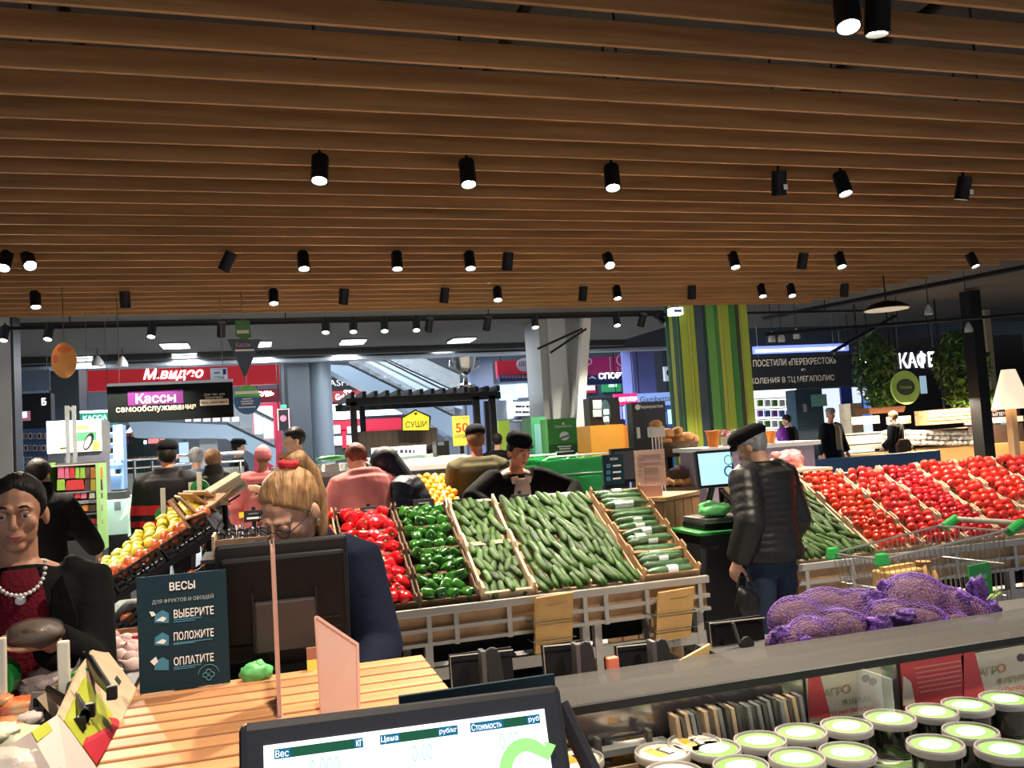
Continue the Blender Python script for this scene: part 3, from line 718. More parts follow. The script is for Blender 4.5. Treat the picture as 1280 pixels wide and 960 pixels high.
def person(label, loc, rz, h, lean=0, tilt=0, head=(0, 0, 0), hands=((0.27, -0.03, 0.80), (-0.27, -0.03, 0.80)), poles=None,
           skin=SKIN, top=None, top_m=None, hem=0.78, ease=0.03, puff=0, legs_m=None, shoe_m=None, open_m=None, hood=0, collar=0.0,
           hair=None, hairm=None, hat=None, hat_m=None, vox=0.010, detail=False, curl=0.5, palm=None, hdir=None, stride=0.0, cuff=0.0,
           legs=True, wide=1.0, headdrop=0.0, lids=False, hip=0.93, cloth_name='jacket'):
    k = h/1.75
    t = thing('person', label, 'person', loc, rz); t.scale = (k, k, k)
    D = DEG
    B = M.Translation((0, 0, hip)) @ M.Rotation(tilt*D, 4, 'Y') @ M.Rotation(lean*D, 4, 'X')
    B3 = B.to_3x3()
    Hd = B @ M.Translation((0, -0.012, 0.605-headdrop)) @ M.Rotation(head[1]*D, 4, 'Z') @ M.Rotation(head[0]*D, 4, 'X') @ M.Rotation(head[2]*D, 4, 'Y')
    H3 = Hd.to_3x3()
    g = G()
    tp = [(-0.08, .155, .105, 0), (0.02, .165, .115, 0.01), (0.15, .138, .10, 0), (0.29, .155, .112, 0), (0.42, .17, .11, 0.0), (0.49, .155, .085, 0.01), (0.535, .07, .06, 0.015)]
    tp = [(z, rx*wide, ry, y) for z, rx, ry, y in tp]
    loft(g, [(B @ V((0, y, z)), B3 @ V((rx, 0, 0)), B3 @ V((0, ry, 0))) for z, rx, ry, y in lerp_rings(tp, 14)])
    g.caps(B @ V((0, 0.015, 0.50)), Hd @ V((0, 0.012, 0.03)), 0.056, 0.052)
    # head
    for c, r in (((0, .012, .115), (.075, .094, .090)), ((0, -.020, .052), (.060, .066, .086)), ((0, -.060, -.014), (.027, .023, .019)),
                 ((.041, -.058, .058), (.021, .021, .022)), ((-.041, -.058, .058), (.021, .021, .022)), ((0, -.076, .018), (.030, .016, .020)),
                 ((.078, .012, .068), (.010, .021, .031)), ((-.078, .012, .068), (.010, .021, .031)), ((0, -.101, .047), (.0165, .013, .0095))):
        g.ell(Hd @ V(c), r, 14, 10, H3)
    g.caps(Hd @ V((0, -.088, .092)), Hd @ V((0, -.108, .053)), .0085, .0115, 10)
    for s in (1, -1): g.caps(Hd @ V((s*.014, -.086, .105)), Hd @ V((s*.048, -.068, .103)), .0095, .008, 8)
    # limbs
    el = []; wr = []
    for i, s in enumerate((1, -1)):
        sh = B @ V((s*0.178*wide, 0.01, 0.455)); tgt = V(hands[i])
        pole = V(poles[i]) if poles else V((s*0.5, 1.0, -0.2))
        e, w_ = ik(sh, tgt, 0.29, 0.255, pole); el.append((sh, e, w_)); wr.append(w_)
        g.caps(sh, e, 0.052, 0.042); g.caps(e, w_, 0.042, 0.027)
        d = V(hdir[i]) if hdir and hdir[i] else (w_-e).normalized()
        pn = V(palm[i]) if palm and palm[i] else V((-s, -0.15, 0))
        hand(g, w_, d, pn, s, curl)
    feet = []
    for s in (1, -1):
        hp = V((s*0.09, 0.0, hip-0.04)); st = stride*s
        kn = V((s*0.10, -0.025-st*0.6, 0.49)); an = V((s*0.105, 0.02-st, 0.085)); feet.append((hp, kn, an))
        if hip < 0.9: kn.z = 0.47
        g.caps(hp, kn, 0.085, 0.055); g.caps(kn, an, 0.055, 0.038)
        g.caps(an+V((0, 0.02, -0.045)), an+V((s*0.01, -0.16, -0.055)), 0.036, 0.028, 10)
    put(remesh(g, vox, 'body', skin, 3), 'body', t)
    vc = max(vox, 0.010)
    # trousers and shoes
    if legs_m:
        g = G()
        loft(g, [(V((0, y, z+hip)), V((rx, 0, 0)), V((0, ry, 0))) for z, rx, ry, y in ((-0.14, .17, .118, 0), (-0.02, .185, .130, .01), (0.10, .165, .12, 0))])
        for hp, kn, an in feet:
            X_, Y_ = V((1, 0, 0)), V((0, 1, 0))
            loft(g, [(hp+V((0, 0, .02)), X_*.095, Y_*.105), (hp.lerp(kn, .5), X_*.088, Y_*.092), (kn, X_*.070, Y_*.074), (kn.lerp(an, .55), X_*.064, Y_*.068), (an+V((0, 0, -.03)), X_*.060, Y_*.068)], 14)
        put(remesh(g, 0.012, 'trousers', legs_m, 3), 'trousers', t)
        for (hp, kn, an), s in zip(feet, (1, -1)):
            g = G()
            loft(g, [(an+V((0, .055, -.05)), V((.030, 0, 0)), V((0, 0, .034))), (an+V((0, .03, -.04)), V((.042, 0, 0)), V((0, 0, .045))), (an+V((0, -.06, -.045)), V((.047, 0, 0)), V((0, 0, .038))),
                     (an+V((0, -.15, -.057)), V((.046, 0, 0)), V((0, 0, .026))), (an+V((0, -.20, -.062)), V((.028, 0, 0)), V((0, 0, .018)))], 12)
            g.build('shoe', shoe_m or black_p, t, smooth=True)
    # jacket or coat
    if top_m:
        g = G(); E_ = ease; hz = hem-hip
        jp = [(0.02, .172, .122, .008), (0.15, .152, .112, 0), (0.29, .165, .122, 0), (0.41, .182, .118, 0.003), (0.475, .172, .098, .01), (0.515, .10, .075, .012), (0.545+collar*0.3, .072, .068, .010)]
        if open_m: jp = jp[:-2]+[(0.498, .105, .075, .012), (0.53, .048, .046, .012)]
        jp = [(z, (rx*wide+E_) if z < .5 else rx+E_*0.6, ry+E_ if z < .5 else ry+E_*0.6, y) for z, rx, ry, y in jp]
        rings = []
        N = 9*(puff if puff else 2)+1
        if hz < 0:
            m_ = max(2, int(-hz/0.03))
            for i in range(m_):
                z = hz+(0.02-hz)*i/m_; f = 1.0+0.10*(-z if z < 0 else 0)/0.4; pu = (1+0.045*abs(math.sin(PI*(z*puff*1.9)))) if puff else 1
                rings.append((V((0, .008, z+hip)), V((jp[0][1]*f*pu, 0, 0)), V((0, jp[0][2]*f*pu*1.03, 0))))
        for z, rx, ry, y in lerp_rings(jp, max(N, 22)):
            pu = (1+0.045*abs(math.sin(PI*(z*puff*1.9)))) if puff and z < 0.49 else 1
            rings.append((B @ V((0, y, z)), B3 @ V((rx*pu, 0, 0)), B3 @ V((0, ry*pu, 0))))
        loft(g, rings, 26)
        for (sh, e, w_), s in zip(el, (1, -1)):
            d2 = (w_-e).normalized(); pts = []; rs = []
            a0 = sh+(B @ V((0, 0.01, 0.43))-sh)*0.25
            seq = [(a0, .072), (sh, .068), (sh.lerp(e, .5), .061), (e, .056), (e.lerp(w_, .5), .052), (w_-d2*(0.012+cuff), .043)]
            path = []
            for (p, r), (q, r2) in zip(seq, seq[1:]):
                mm = 4 if not puff else 6
                for i in range(mm): path.append((p.lerp(q, i/mm), r+(r2-r)*i/mm))
            path.append(seq[-1]); dist = 0
            for i, (p, r) in enumerate(path):
                if i: dist += (p-path[i-1][0]).length
                pu = (1+0.09*abs(math.sin(PI*dist*puff*1.9))) if puff else 1
                pts.append(p); rs.append((r+E_*0.62)*pu)
            g.tube(pts, rs, 16)
        if collar:
            c0 = B @ V((0, 0.008, 0.515)); c1 = Hd @ V((0, .012, -.005)); c1 = c0.lerp(c0+(c1-c0).normalized()*0.1, collar)
            g.tube([c0, c0.lerp(c1, .5), c1], [.083, .08, .074], 18)
        if hood:
            for a in range(-5, 6):
                an = a/5*1.5; g.ell(B @ V((0.115*math.sin(an), 0.045+0.055*math.cos(an), 0.50+0.03*math.cos(an)*0)), (.048, .045, .05*hood), 10, 8)
            g.ell(B @ V((0, 0.105, 0.40)), (.115, .045, .12*hood), 14, 10, B3)
        o = put(remesh(g, vc if puff else max(vc, .011), cloth_name, top_m, 2 if puff else 4), cloth_name, t)
        if open_m:
            # the front edges part over a shirt
            gs = G()
            pr = [(0.0, .075, .135), (0.2, .075, .125), (0.36, .080, .125), (0.46, .062, .108), (0.52, .045, .085)]
            vs = []; nn = 9
            for z, hw, dep in pr:
                for j in range(nn):
                    u = -1+2*j/(nn-1); vs.append(B @ V((hw*u, -(dep+E_*1.05)*math.sqrt(1-(0.45*u)**2)-0.004, z)))
            fs = [(i*nn+j, i*nn+j+1, (i+1)*nn+j+1, (i+1)*nn+j) for i in range(len(pr)-1) for j in range(nn-1)]
            b_ = len(vs); back = [p+B3 @ V((0, 0.03, 0)) for p in vs]; 
            fs2 = [tuple(i+b_ for i in reversed(f)) for f in fs]
            ring = [j for j in range(nn)]+[i*nn+nn-1 for i in range(1, len(pr))]+[(len(pr)-1)*nn+j for j in range(nn-2, -1, -1)]+[i*nn for i in range(len(pr)-2, 0, -1)]
            fs3 = [(ring[(q+1) % len(ring)], ring[q], ring[q]+b_, ring[(q+1) % len(ring)]+b_) for q in range(len(ring))]
            gs.add(vs+back, fs+fs2+fs3); gs.build('shirt', open_m, t, smooth=True)
    # hair: a shell whose face side sinks into the head
    if hair:
        g = G(); nu, nv = (56, 40) if detail else (28, 20); vs = []; fs = []
        back = {'short': 0.0, 'tied': 0.0, 'bob': 0.06, 'curly': 0.015}.get(hair, 0)
        th = {'curly': 0.026, 'bob': 0.018, 'tied': 0.0065}.get(hair, 0.010)
        for i in range(nv+1):
            la = -PI/2+PI*i/nv
            for j in range(nu):
                lo = 2*PI*j/nu; x, y, z = math.cos(la)*math.cos(lo), math.cos(la)*math.sin(lo), math.sin(la)
                rr = V((x*(.075+th), y*(.094+th), z*(.090+th)))
                nz = noise.noise(V((x*4, y*4, z*4)))*(0.012 if hair == 'curly' else 0.004)
                rr = rr*(1+nz/0.09)
                p = V((0, .012, .115))+rr
                line = 0.155 if y < -0.55 else (0.09 if y < -0.05 else (0.02-back))       # hairline height round the head
                side = 0.6*max(0, -y)
                if hair in ('short', 'tied', 'curly', 'bob'):
                    hl = .178 if hair == 'tied' else .165
                    lim = hl-(0.05*x*x if hair == 'tied' else 0.02*abs(x)) if y < -0.62 else (hl-(0.031 if hair == 'tied' else .012)-(y+0.62)/0.62*(hl-.09) if y < 0 else .09-min(1, y/0.35)*(0.085+back))
                    if p.z < lim: 
                        if back and y > -0.2 and p.z > -0.05-back: pass
                        else:
                            f_ = min(1, (lim-p.z)/.030); f_ = f_*f_*(3-2*f_); p = p.lerp(V((0, .012, .095))+rr*0.72, f_)
                vs.append(Hd @ p)
        fs = [(i*nu+j, i*nu+(j+1) % nu, (i+1)*nu+(j+1) % nu, (i+1)*nu+j) for i in range(nv) for j in range(nu)]
        g.add(vs, fs)
        g.build('hair', hairm, t, smooth=True)
    if hat == 'flatcap':
        g = G()
        g.lathe([(0.0, .072), (.068, .068), (.093, .045), (.103, .015), (.098, -.012), (.088, -.022), (.0, -.02)], Hd @ V((0, .005, .165)), 22, H3 @ M.Rotation(0.10, 3, 'X'), sx=.93, sy=1.17)
        g.build('cap_crown', hat_m, t, smooth=True)
        poly = [(.078*math.cos(a), -.06*math.sin(a)) for a in [PI*q/10 for q in range(11)]]
        G().prism(poly, 0.010, Hd.to_3x3() @ M.Rotation(-78*D, 3, 'X') @ M.Diagonal((1, 1, 1)), Hd @ V((0, -.075, .150))).build('cap_peak', hat_m, t, smooth=False)
    elif hat == 'beret':
        g = G(); g.lathe([(0.0, .066), (.07, .062), (.108, .040), (.122, .012), (.112, -.012), (.090, -.028), (.0, -.028)], Hd @ V((0, .004, .150)), 24, H3 @ M.Rotation(-0.08, 3, 'X') @ M.Rotation(0.08, 3, 'Y'), sx=.95, sy=1.08)
        g.build('cap_crown', hat_m, t, smooth=True)
        poly = [(.080*math.cos(a), -.045*math.sin(a)) for a in [PI*q/10 for q in range(11)]]
        G().prism(poly, 0.012, H3 @ M.Rotation(-80*D, 3, 'X'), Hd @ V((0, -.085, .135))).build('cap_peak', hat_m, t)
    elif hat == 'knit':
        g = G(); g.ell(Hd @ V((0, .012, .125)), (.088, .106, .100), 22, 14, H3)
        g.lathe([(.089, -.02), (.097, -.01), (.097, .022), (.089, .03)], Hd @ V((0, .012, .095)), 24, H3, sx=.96, sy=1.14)
        put(remesh(g, 0.008, 'hat', hat_m, 1), 'hat', t)
    elif hat == 'hood':
        g = G(); g.ell(Hd @ V((0, .03, .105)), (.108, .125, .128), 22, 14, H3)
        g.tube([Hd @ V((.09*math.sin(a), -.085, .10+.105*math.cos(a))) for a in [2*PI*q/20 for q in range(20)]], .020, 8, closed=True)
        g.caps(B @ V((0, 0.03, 0.50)), Hd @ V((0, .04, .05)), .10, .10)
        put(remesh(g, 0.009, 'hood', hat_m, 2), 'hood', t)
    if detail:
        for s in (1, -1):
            e = G().ell(Hd @ V((s*.031, -.0785, .083)), .0125, 14, 10).build('eye', eye_w, t, smooth=True)
            G().ell(Hd @ V((s*.031, -.0885, .0815)), (.0062, .0035, .0062), 12, 8, H3).build('iris', iris_m, e, smooth=True)
            # upper lid over the eye
            if lids: G().ell(Hd @ V((s*.031, -.0790, .0868)), (.0140, .0138, .0118), 14, 10, H3).build('eyelid', skin, t, smooth=True)
            G().tube([Hd @ V((s*.031+.014*q, -.0895+.0035*q*q, .0925-.004*q*q)) for q in (-1, -.5, 0, .5, 1)], [.002, .0042, .0048, .0042, .002], 8).build('eyelid', skin, t, smooth=True)
            G().tube([Hd @ V((s*(.016+.010*q), -.0955+.0035*q, .1085+.003*math.sin(q*1.2)-(.004 if q > 2 else 0))) for q in (0, 1, 2, 3)], [.0025, .0036, .0034, .0016], 6).build('eyebrow', hairm or black_p, t, smooth=True)
        G().tube([Hd @ V((.022*q, -.0915+.006*q*q, .0185+.0015*abs(q))) for q in (-1, -.6, -.2, .2, .6, 1)], [.002, .0045, .0052, .0052, .0045, .002], 8).build('lips', lip_m, t, smooth=True)
        G().tube([Hd @ V((.018*q, -.0905+.006*q*q, .0105)) for q in (-1, -.5, 0, .5, 1)], [.002, .0045, .0055, .0045, .002], 8).build('lips', lip_m, t, smooth=True)
    return t, Hd, B, wr
def at(px, py, Y): return P(px, py, Y)
def xy(px, py, Y): q = P(px, py, Y); return (q.x, q.y, 0)

blk_cloth = cloth('black_cloth', (0.0045, 0.0045, 0.005)); navy = cloth('navy_cloth', (0.006, 0.010, 0.024)); olive = cloth('olive_cloth', (0.062, 0.054, 0.028))
pink1 = cloth('pink_padded_cloth', (0.62, 0.17, 0.17)); pink2 = cloth('salmon_coat_cloth', (0.62, 0.19, 0.18), bump=0.9, bscale=9)
pink_hat = cloth('pink_knit', (0.60, 0.20, 0.22), bscale=60); dkolive = cloth('dark_olive_leather', (0.022, 0.021, 0.017), rough=0.5)
slate = cloth('slate_blue_cloth', (0.10, 0.15, 0.23)); jeans = cloth('dark_jeans', (0.020, 0.030, 0.055), bscale=40); charcoal = cloth('charcoal_cloth', (0.010, 0.010, 0.0105))
puffer = mat('black_quilted_nylon', (0.006, 0.006, 0.0065), 0.45, spec=0.35, bump=0.25, bscale=40)
navy_puff = mat('navy_quilted_nylon', (0.012, 0.013, 0.024), 0.5, spec=0.25, bump=0.25, bscale=40)
hair_dk = hair_m('dark_hair', (0.005, 0.0035, 0.0025), (0.016, 0.010, 0.007)); hair_bl = hair_m('dark_blonde_hair', (0.20, 0.10, 0.04), (0.46, 0.27, 0.13))
hair_gr = hair_m('grey_hair', (0.20, 0.20, 0.20), (0.40, 0.40, 0.40)); hair_br = hair_m('brown_hair', (0.09, 0.045, 0.02), (0.22, 0.12, 0.06)); hair_rd = hair_m('reddish_hair', (0.12, 0.03, 0.02), (0.24, 0.07, 0.04))
redtop = cloth('dark_red_knit', (0.11, 0.006, 0.014), bscale=80); cream = cloth('cream_shirt', (0.65, 0.50, 0.38)); tan = cloth('tan_sweater', (0.33, 0.24, 0.13))

# the woman at the near end, holding a wrapped loaf
p0 = at(21, 592, 2.80)
wo, Hd, B, wr = person('woman with tied-back dark hair, black jacket, dark red top and pearl necklace', (p0.x, 2.80, 0), 14*DEG, 1.595,
    head=(3, -8, 0), hands=((0.07, -0.31, 1.255), (-0.30, -0.06, 0.84)), palm=((0, 0, 1), None), hdir=((-0.95, -0.25, 0.0), None), curl=0.35,
    skin=SKIN_D, top_m=blk_cloth, open_m=redtop, hem=0.80, ease=0.032, legs_m=charcoal, hair='tied', hairm=hair_dk, vox=0.0055, detail=True, wide=1.03)
G().ell(Hd @ V((0, .115, .13)), (.035, .03, .035), 14, 10).build('hair_bun', hair_dk, wo, smooth=True)
pearl = mat('pearl', (0.75, 0.72, 0.70), 0.2); g = G()
for q in range(-9, 10):
    a = q/9*PI/2; z_ = .535-.085*math.cos(a)**.8; x_ = .070*math.sin(a); dep_ = .062+.118*min(1, max(0, (.535-z_)/.11)); g.ell(B @ V((x_, -dep_*math.sqrt(1-(x_/.16)**2)-.010, z_)), .0066, 8, 6)
g.build('necklace', pearl, wo, smooth=True)
G().ell(B @ V((0, -0.148, 0.432)), (.016, .006, .016), 12, 8).build('pendant', pearl, wo, smooth=True)
for s in (1, -1):
    G().prism([(0, 0), (s*0.075, 0.02), (s*0.10, 0.26), (s*0.062, 0.40), (s*0.03, 0.36)], 0.012, B.to_3x3() @ M.Rotation(-0.06, 3, 'X'), B @ V((s*0.052, -0.178, 0.10))).build('lapel', blk_cloth, wo, bevel=0.004)

# the cashier bending over her till
p0 = at(392, 590, 2.60)
ca, Hd, B, wr = person('cashier with glasses, blonde ponytail and navy jacket, looking down behind the scale monitor', (p0.x-0.02, 2.86, 0), -6*DEG, 1.645,
    lean=25, head=(20, -32, -6), hands=((0.16, -0.50, 0.98), (-0.12, -0.50, 1.00)), poles=((0.55, 0.7, -0.6), (-0.7, 0.6, -0.5)),
    skin=SKIN, top_m=navy, hem=0.80, ease=0.03, legs_m=charcoal, hair='tied', hairm=hair_bl, vox=0.0055, detail=True, collar=0.1, wide=0.93, lids=True)
q0 = Hd @ V((0, .070, .200))
G().lathe([(.018, -.012), (.030, -.008), (.032, .006), (.020, .012)], q0, 14, Hd.to_3x3() @ M.Rotation(-0.5, 3, 'X')).build('hair_tie', mat('red_scrunchie', (0.55, 0.02, 0.03), 0.8, bump=0.8, bscale=80), ca, smooth=True)
G().tube([q0, q0+V((.025, .045, .012)), q0+V((.055, .075, -.035)), q0+V((.075, .085, -.11)), q0+V((.085, .085, -.20)), q0+V((.088, .080, -.27))], [.020, .030, .034, .032, .022, .006], 12).build('ponytail', hair_bl, ca, smooth=True)
wire = mat('dark_wire_frame', (0.03, 0.03, 0.05), 0.3, metal=0.6); gl = G()
for s in (1, -1):
    gl.tube([Hd @ V((s*.033+.024*math.cos(a), -.104+.006*abs(math.cos(a)), .080+.017*math.sin(a))) for a in [2*PI*q/20 for q in range(20)]], .0016, 6, closed=True)
    gl.tube([Hd @ V((s*.057, -.098, .083)), Hd @ V((s*.079, -.05, .087)), Hd @ V((s*.083, .012, .083)), Hd @ V((s*.084, .022, .066))], .0016, 6)
gl.tube([Hd @ V((-.010, -.105, .084)), Hd @ V((0, -.108, .087)), Hd @ V((.010, -.105, .084))], .0015, 6)
gl.build('glasses', wire, ca, smooth=True)
G().ell(Hd @ V((.082, .005, .035)), (.004, .004, .008), 8, 6).build('earring', chrome, ca, smooth=True)

# the man at the second scale
p0 = at(950, 533, 4.36)
m1, Hd, B, wr = person('man in black quilted jacket, jeans and black cap, seen from behind by the self-service scale', (p0.x, 4.36, 0), -160*DEG, 1.64,
    lean=2, head=(24, 14, 0), hands=((0.265, -0.03, 0.90), (-0.20, -0.10, 0.90)), poles=((.5, .9, -.3), (-.3, 1, -.3)), headdrop=.045, skin=SKIN, top_m=puffer, hem=0.885, ease=0.046, puff=13, legs_m=jeans, hair='short', hairm=hair_gr,
    hat='beret', hat_m=cloth('black_cap_wool', (0.005, 0.005, 0.006), bscale=60), vox=0.008, wide=0.98)
# shoppers on the left
p0 = at(208, 553, 8.6)
person('man in black jacket with red bands and dark flat cap, back turned', (p0.x, 8.6, 0), 165*DEG, p0.z, head=(0, 18, 0), hands=((0.30, -0.10, 0.85), (-0.30, -0.10, 0.85)), skin=SKIN_R,
    top_m=bands('black_red_banded_cloth', [(0, (0.006, 0.0055, 0.006)), (0.985, (0.36, 0.010, 0.016)), (1.045, (0.006, 0.0055, 0.006)), (1.10, (0.36, 0.010, 0.016)), (1.185, (0.006, 0.0055, 0.006))]), hem=0.72, ease=0.065, legs_m=charcoal, hair='short', hairm=hair_dk,
    hat='flatcap', hat_m=blk_cloth, collar=0.15, wide=1.12, hood=0.6)
p0 = at(243, 559, 11.4); person('grey-haired shopper in a slate blue jacket, half hidden behind others', (p0.x, 11.4, 0), 172*DEG, min(1.78, p0.z), lean=6, top_m=slate, legs_m=charcoal, hair='bob', hairm=hair_gr, ease=0.04)
p0 = at(266, 562, 10.6); person('shopper with curly brown hair in a dark olive leather jacket, back turned', (p0.x, 10.6, 0), 180*DEG, min(1.72, p0.z), top_m=dkolive, legs_m=charcoal, hair='curly', hairm=hair_br, ease=0.045, collar=0.3)
p0 = at(297, 546, 15.0); person('far shopper all in black with a peaked cap, in profile below the stairs', (p0.x, 15.0, 0), 95*DEG, min(1.86, p0.z), top_m=blk_cloth, legs_m=blk_cloth, hair='short', hairm=hair_dk, hat='flatcap', hat_m=blk_cloth, ease=0.03, vox=0.012)
p0 = at(328, 557, 9.4); person('person in a pink knitted hat and pink hooded padded jacket, back turned', (p0.x, 9.4, 0), 178*DEG, p0.z, top_m=pink1, hem=0.70, legs_m=charcoal, ease=0.055, hood=1.0, hat='knit', hat_m=pink_hat, hair='short', hairm=hair_br, wide=1.05,
    hands=((0.30, -0.16, 0.95), (-0.30, -0.16, 0.95)))
p0 = at(370, 533, 9.0)
em, Hd, B, wr = person('shop worker with black hair in a dark uniform, in profile holding a cardboard box', (p0.x, 9.0, 0), -75*DEG, p0.z, head=(8, -8, 0), hands=((0.10, -0.36, 1.18), (-0.10, -0.36, 1.18)), top_m=charcoal, legs_m=charcoal, hair='short', hairm=hair_dk, ease=0.03)
G().tube([B @ V((.082*math.cos(a), .012+.075*math.sin(a), .535-.02*math.sin(a))) for a in [2*PI*q/18 for q in range(18)]], .010, 8, closed=True).build('shirt_collar', cream, em, smooth=True)
p0 = at(455, 553, 7.0)
person('woman with reddish hair in a long salmon pink coat, bending over the grapes', (p0.x-0.02, 6.55, 0), 195*DEG, 1.70, lean=20, head=(18, 0, 0), hands=((0.24, -0.40, 1.02), (-0.26, -0.42, 0.92)), top_m=pink2, hem=0.55, ease=0.06, legs_m=charcoal,
    hood=1.3, hair='short', hairm=hair_rd, wide=1.02, cloth_name='coat')
p0 = at(505, 567, 6.9)
person('person in a navy quilted jacket with the hood up, stooping over the oranges', (p0.x+0.14, 6.75, 0), -105*DEG, 1.66, lean=26, head=(20, 0, 0), hands=((0.2, -0.48, 0.96), (-0.2, -0.48, 0.96)), top_m=navy_puff, puff=6, hem=0.72, ease=0.045, legs_m=charcoal, hat='hood', hat_m=navy_puff)
p0 = at(594, 534, 7.6)
person('man in olive green hooded jacket and black flat cap, back turned', (p0.x, 7.6, 0), 176*DEG, p0.z, head=(6, 0, 0), top_m=olive, hem=0.70, ease=0.06, hood=1.1, hair='short', hairm=hair_br, hat='flatcap', hat_m=blk_cloth, legs_m=charcoal, wide=1.05, skin=SKIN_R,
    hands=((0.30, -0.14, 0.86), (-0.30, -0.14, 0.86)))
p0 = at(640, 562, 6.15)
rm, Hd, B, wr = person('flushed man in dark jacket, cream shirt and dark cap leaning over the cucumber stand', (p0.x-0.02, 6.30, 0), 8*DEG, 1.68, lean=24, head=(-14, 6, 4), hands=((0.30, -0.50, 1.12), (-0.28, -0.48, 1.12)), poles=((1, .2, .1), (-1, .2, .1)),
    skin=SKIN_R, top_m=blk_cloth, open_m=cream, ease=0.04, legs_m=charcoal, hair='short', hairm=hair_dk, hat='flatcap', hat_m=blk_cloth, vox=0.007, detail=True, wide=1.08)
for s in (1, -1):
    G().prism([(0, 0), (s*0.05, -0.02), (s*0.075, 0.09), (s*0.02, 0.10)], 0.010, B.to_3x3() @ M.Rotation(-0.3, 3, 'X'), B @ V((s*0.012, -0.125, 0.44))).build('shirt_collar', cream, rm)
p0 = at(621, 541, 13.0); person('far figure in black standing below the black pergola', (p0.x, 13.0, 0), 150*DEG, min(1.8, p0.z), top_m=blk_cloth, legs_m=blk_cloth, hair='short', hairm=hair_dk, vox=0.012)
p0 = at(533, 560, 13.2); person('dark-haired seller bending behind the ice cream counter', (p0.x, 13.2, 0), 10*DEG, 1.62, lean=20, top_m=blk_cloth, legs_m=blk_cloth, hair='curly', hairm=hair_dk, vox=0.012)
# shoppers on the right
p0 = at(1037, 511, 15.2)
person('older man in open dark coat, tan jumper and pale-topped cap by the bread counter', (p0.x, 15.2, 0), 12*DEG, min(1.80, p0.z), head=(0, -35, 0), hands=((0.36, -0.05, 0.82), (-0.33, -0.05, 0.82)), top_m=charcoal, open_m=tan, hem=0.70, ease=0.055, legs_m=blk_cloth, hair='short', hairm=hair_gr,
    hat='flatcap', hat_m=cloth('pale_cap_cloth', (0.30, 0.27, 0.23)), skin=SKIN_R, wide=1.05, stride=0.08)
p0 = at(1117, 514, 15.6)
wb, Hd, B, wr = person('woman in a dark coat with a brown shoulder bag, turned towards the bread counter', (p0.x, 15.6, 0), -150*DEG, min(1.72, p0.z), head=(12, 0, 0), hands=((0.24, -0.2, 0.95), (-0.30, -0.06, 0.82)), top_m=charcoal, hem=0.55, ease=0.055, legs_m=blk_cloth, hair='bob', hairm=hair_br, hood=0.9, cloth_name='coat')
bag = thing('shoulder_bag', 'brown shoulder bag hanging at the side of the woman by the bread counter', 'bag', (p0.x-0.02, 15.33, 0.80))
G().prism([(-.17, 0), (.17, 0), (.19, .16), (.11, .27), (-.11, .27), (-.19, .16)], 0.09).build('pouch', cloth('brown_leather', (0.09, 0.045, 0.03), rough=0.5), bag, bevel=0.02)
G().tube([(-.11, .045, .26), (-.03, .05, .48), (.06, .07, .60), (.10, .08, .45), (.11, .045, .26)], .010, 6).build('strap', MATS['brown_leather'], bag)
p0 = at(987, 516, 16.0)
person('person in black with a dark hood walking past the white shop window', (p0.x, 16.0, 0), -120*DEG, min(1.75, p0.z), lean=4, head=(10, 0, 0), top_m=blk_cloth, hem=0.75, ease=0.05, legs_m=navy, hair='short', hairm=hair_dk, hood=1.0, vox=0.012, stride=0.12)
bp = thing('backpack', 'purple backpack on the person in black by the white shop window', 'backpack', (p0.x-0.28, 15.9, 1.12))
G().ell((0, 0, 0.18), (.14, .11, .2), 16, 12).build('pouch', mat('purple_nylon', (0.25, 0.03, 0.35), 0.6), bp, smooth=True)
G().ell((0, -0.08, 0.10), (.10, .06, .10), 12, 8).build('pocket', MATS['purple_nylon'], bp, smooth=True)
p0 = at(44, 572, 6.9)
person('dark-haired shopper in black, back turned, reaching towards the sweets shelf', (p0.x, 6.9, 0), 178*DEG, p0.z, lean=4, head=(10, -10, 0), hands=((0.25, -0.2, 0.9), (-0.33, -0.36, 1.0)), top_m=blk_cloth, ease=0.045, legs_m=charcoal, hair='short', hairm=hair_dk, collar=0.3)
# ================================================================== the mall beyond the stands
def hang_rods(b, xs, ztop=4.3, y=0.012):
    for x in xs:
        q = b.loc(x, b.cy, 0); G().cyl((q.x, y, b.ht*0.98), (q.x, y, ztop-b.c.z), 0.004, n=5).build('hanger', chrome, b.o)
dk_sign = mat('dark_green_black_sign', (0.004, 0.007, 0.007), 0.8, spec=0.15)
purple = mat('purple_print', (0.11, 0.012, 0.13), 0.5); green_p = mat('green_print', (0.10, 0.42, 0.08), 0.5); navy_p = mat('navy_print', (0.015, 0.025, 0.06), 0.5)
cream_p = mat('cream_print', (0.62, 0.56, 0.42), 0.6)
b = Board('hanging_sign', 'wide black hanging sign pointing to the self-service tills', 'sign', 135.5, 479.5, 293, 525, 10.0, dk_sign, 0.03)
b.rect(136, 477, 293, 480.5, chrome, 'top_rail', 0.04)
b.rect(160, 488, 229.5, 505.5, purple, 'purple_band'); b.txt('Кассы', 195, 497.5, 12.5, ink_w, 50, 0.02, 0.008); b.txt('самообслуживания', 195.5, 510.5, 10, cream_p, 100, 0.02)
b.txt('Для тех, кто', 268, 493, 3.6, cream_p, 26); b.txt('покупает', 268, 497.2, 3.0, cream_p, 22); b.rect(250, 499, 286, 506.5, cream_p, 'pale_band'); b.txt('без кассира', 268, 503, 4.0, ink_k, 33, 0.02, 0.008)
hang_rods(b, (150, 280))
b = Board('hanging_sign', 'orange oval sign hanging beside the track lights', 'sign', 64.5, 426, 96.5, 475, 9.5, mat('sign_back', (0.3, 0.2, 0.1), .6), 0.005, part='core', root=None)
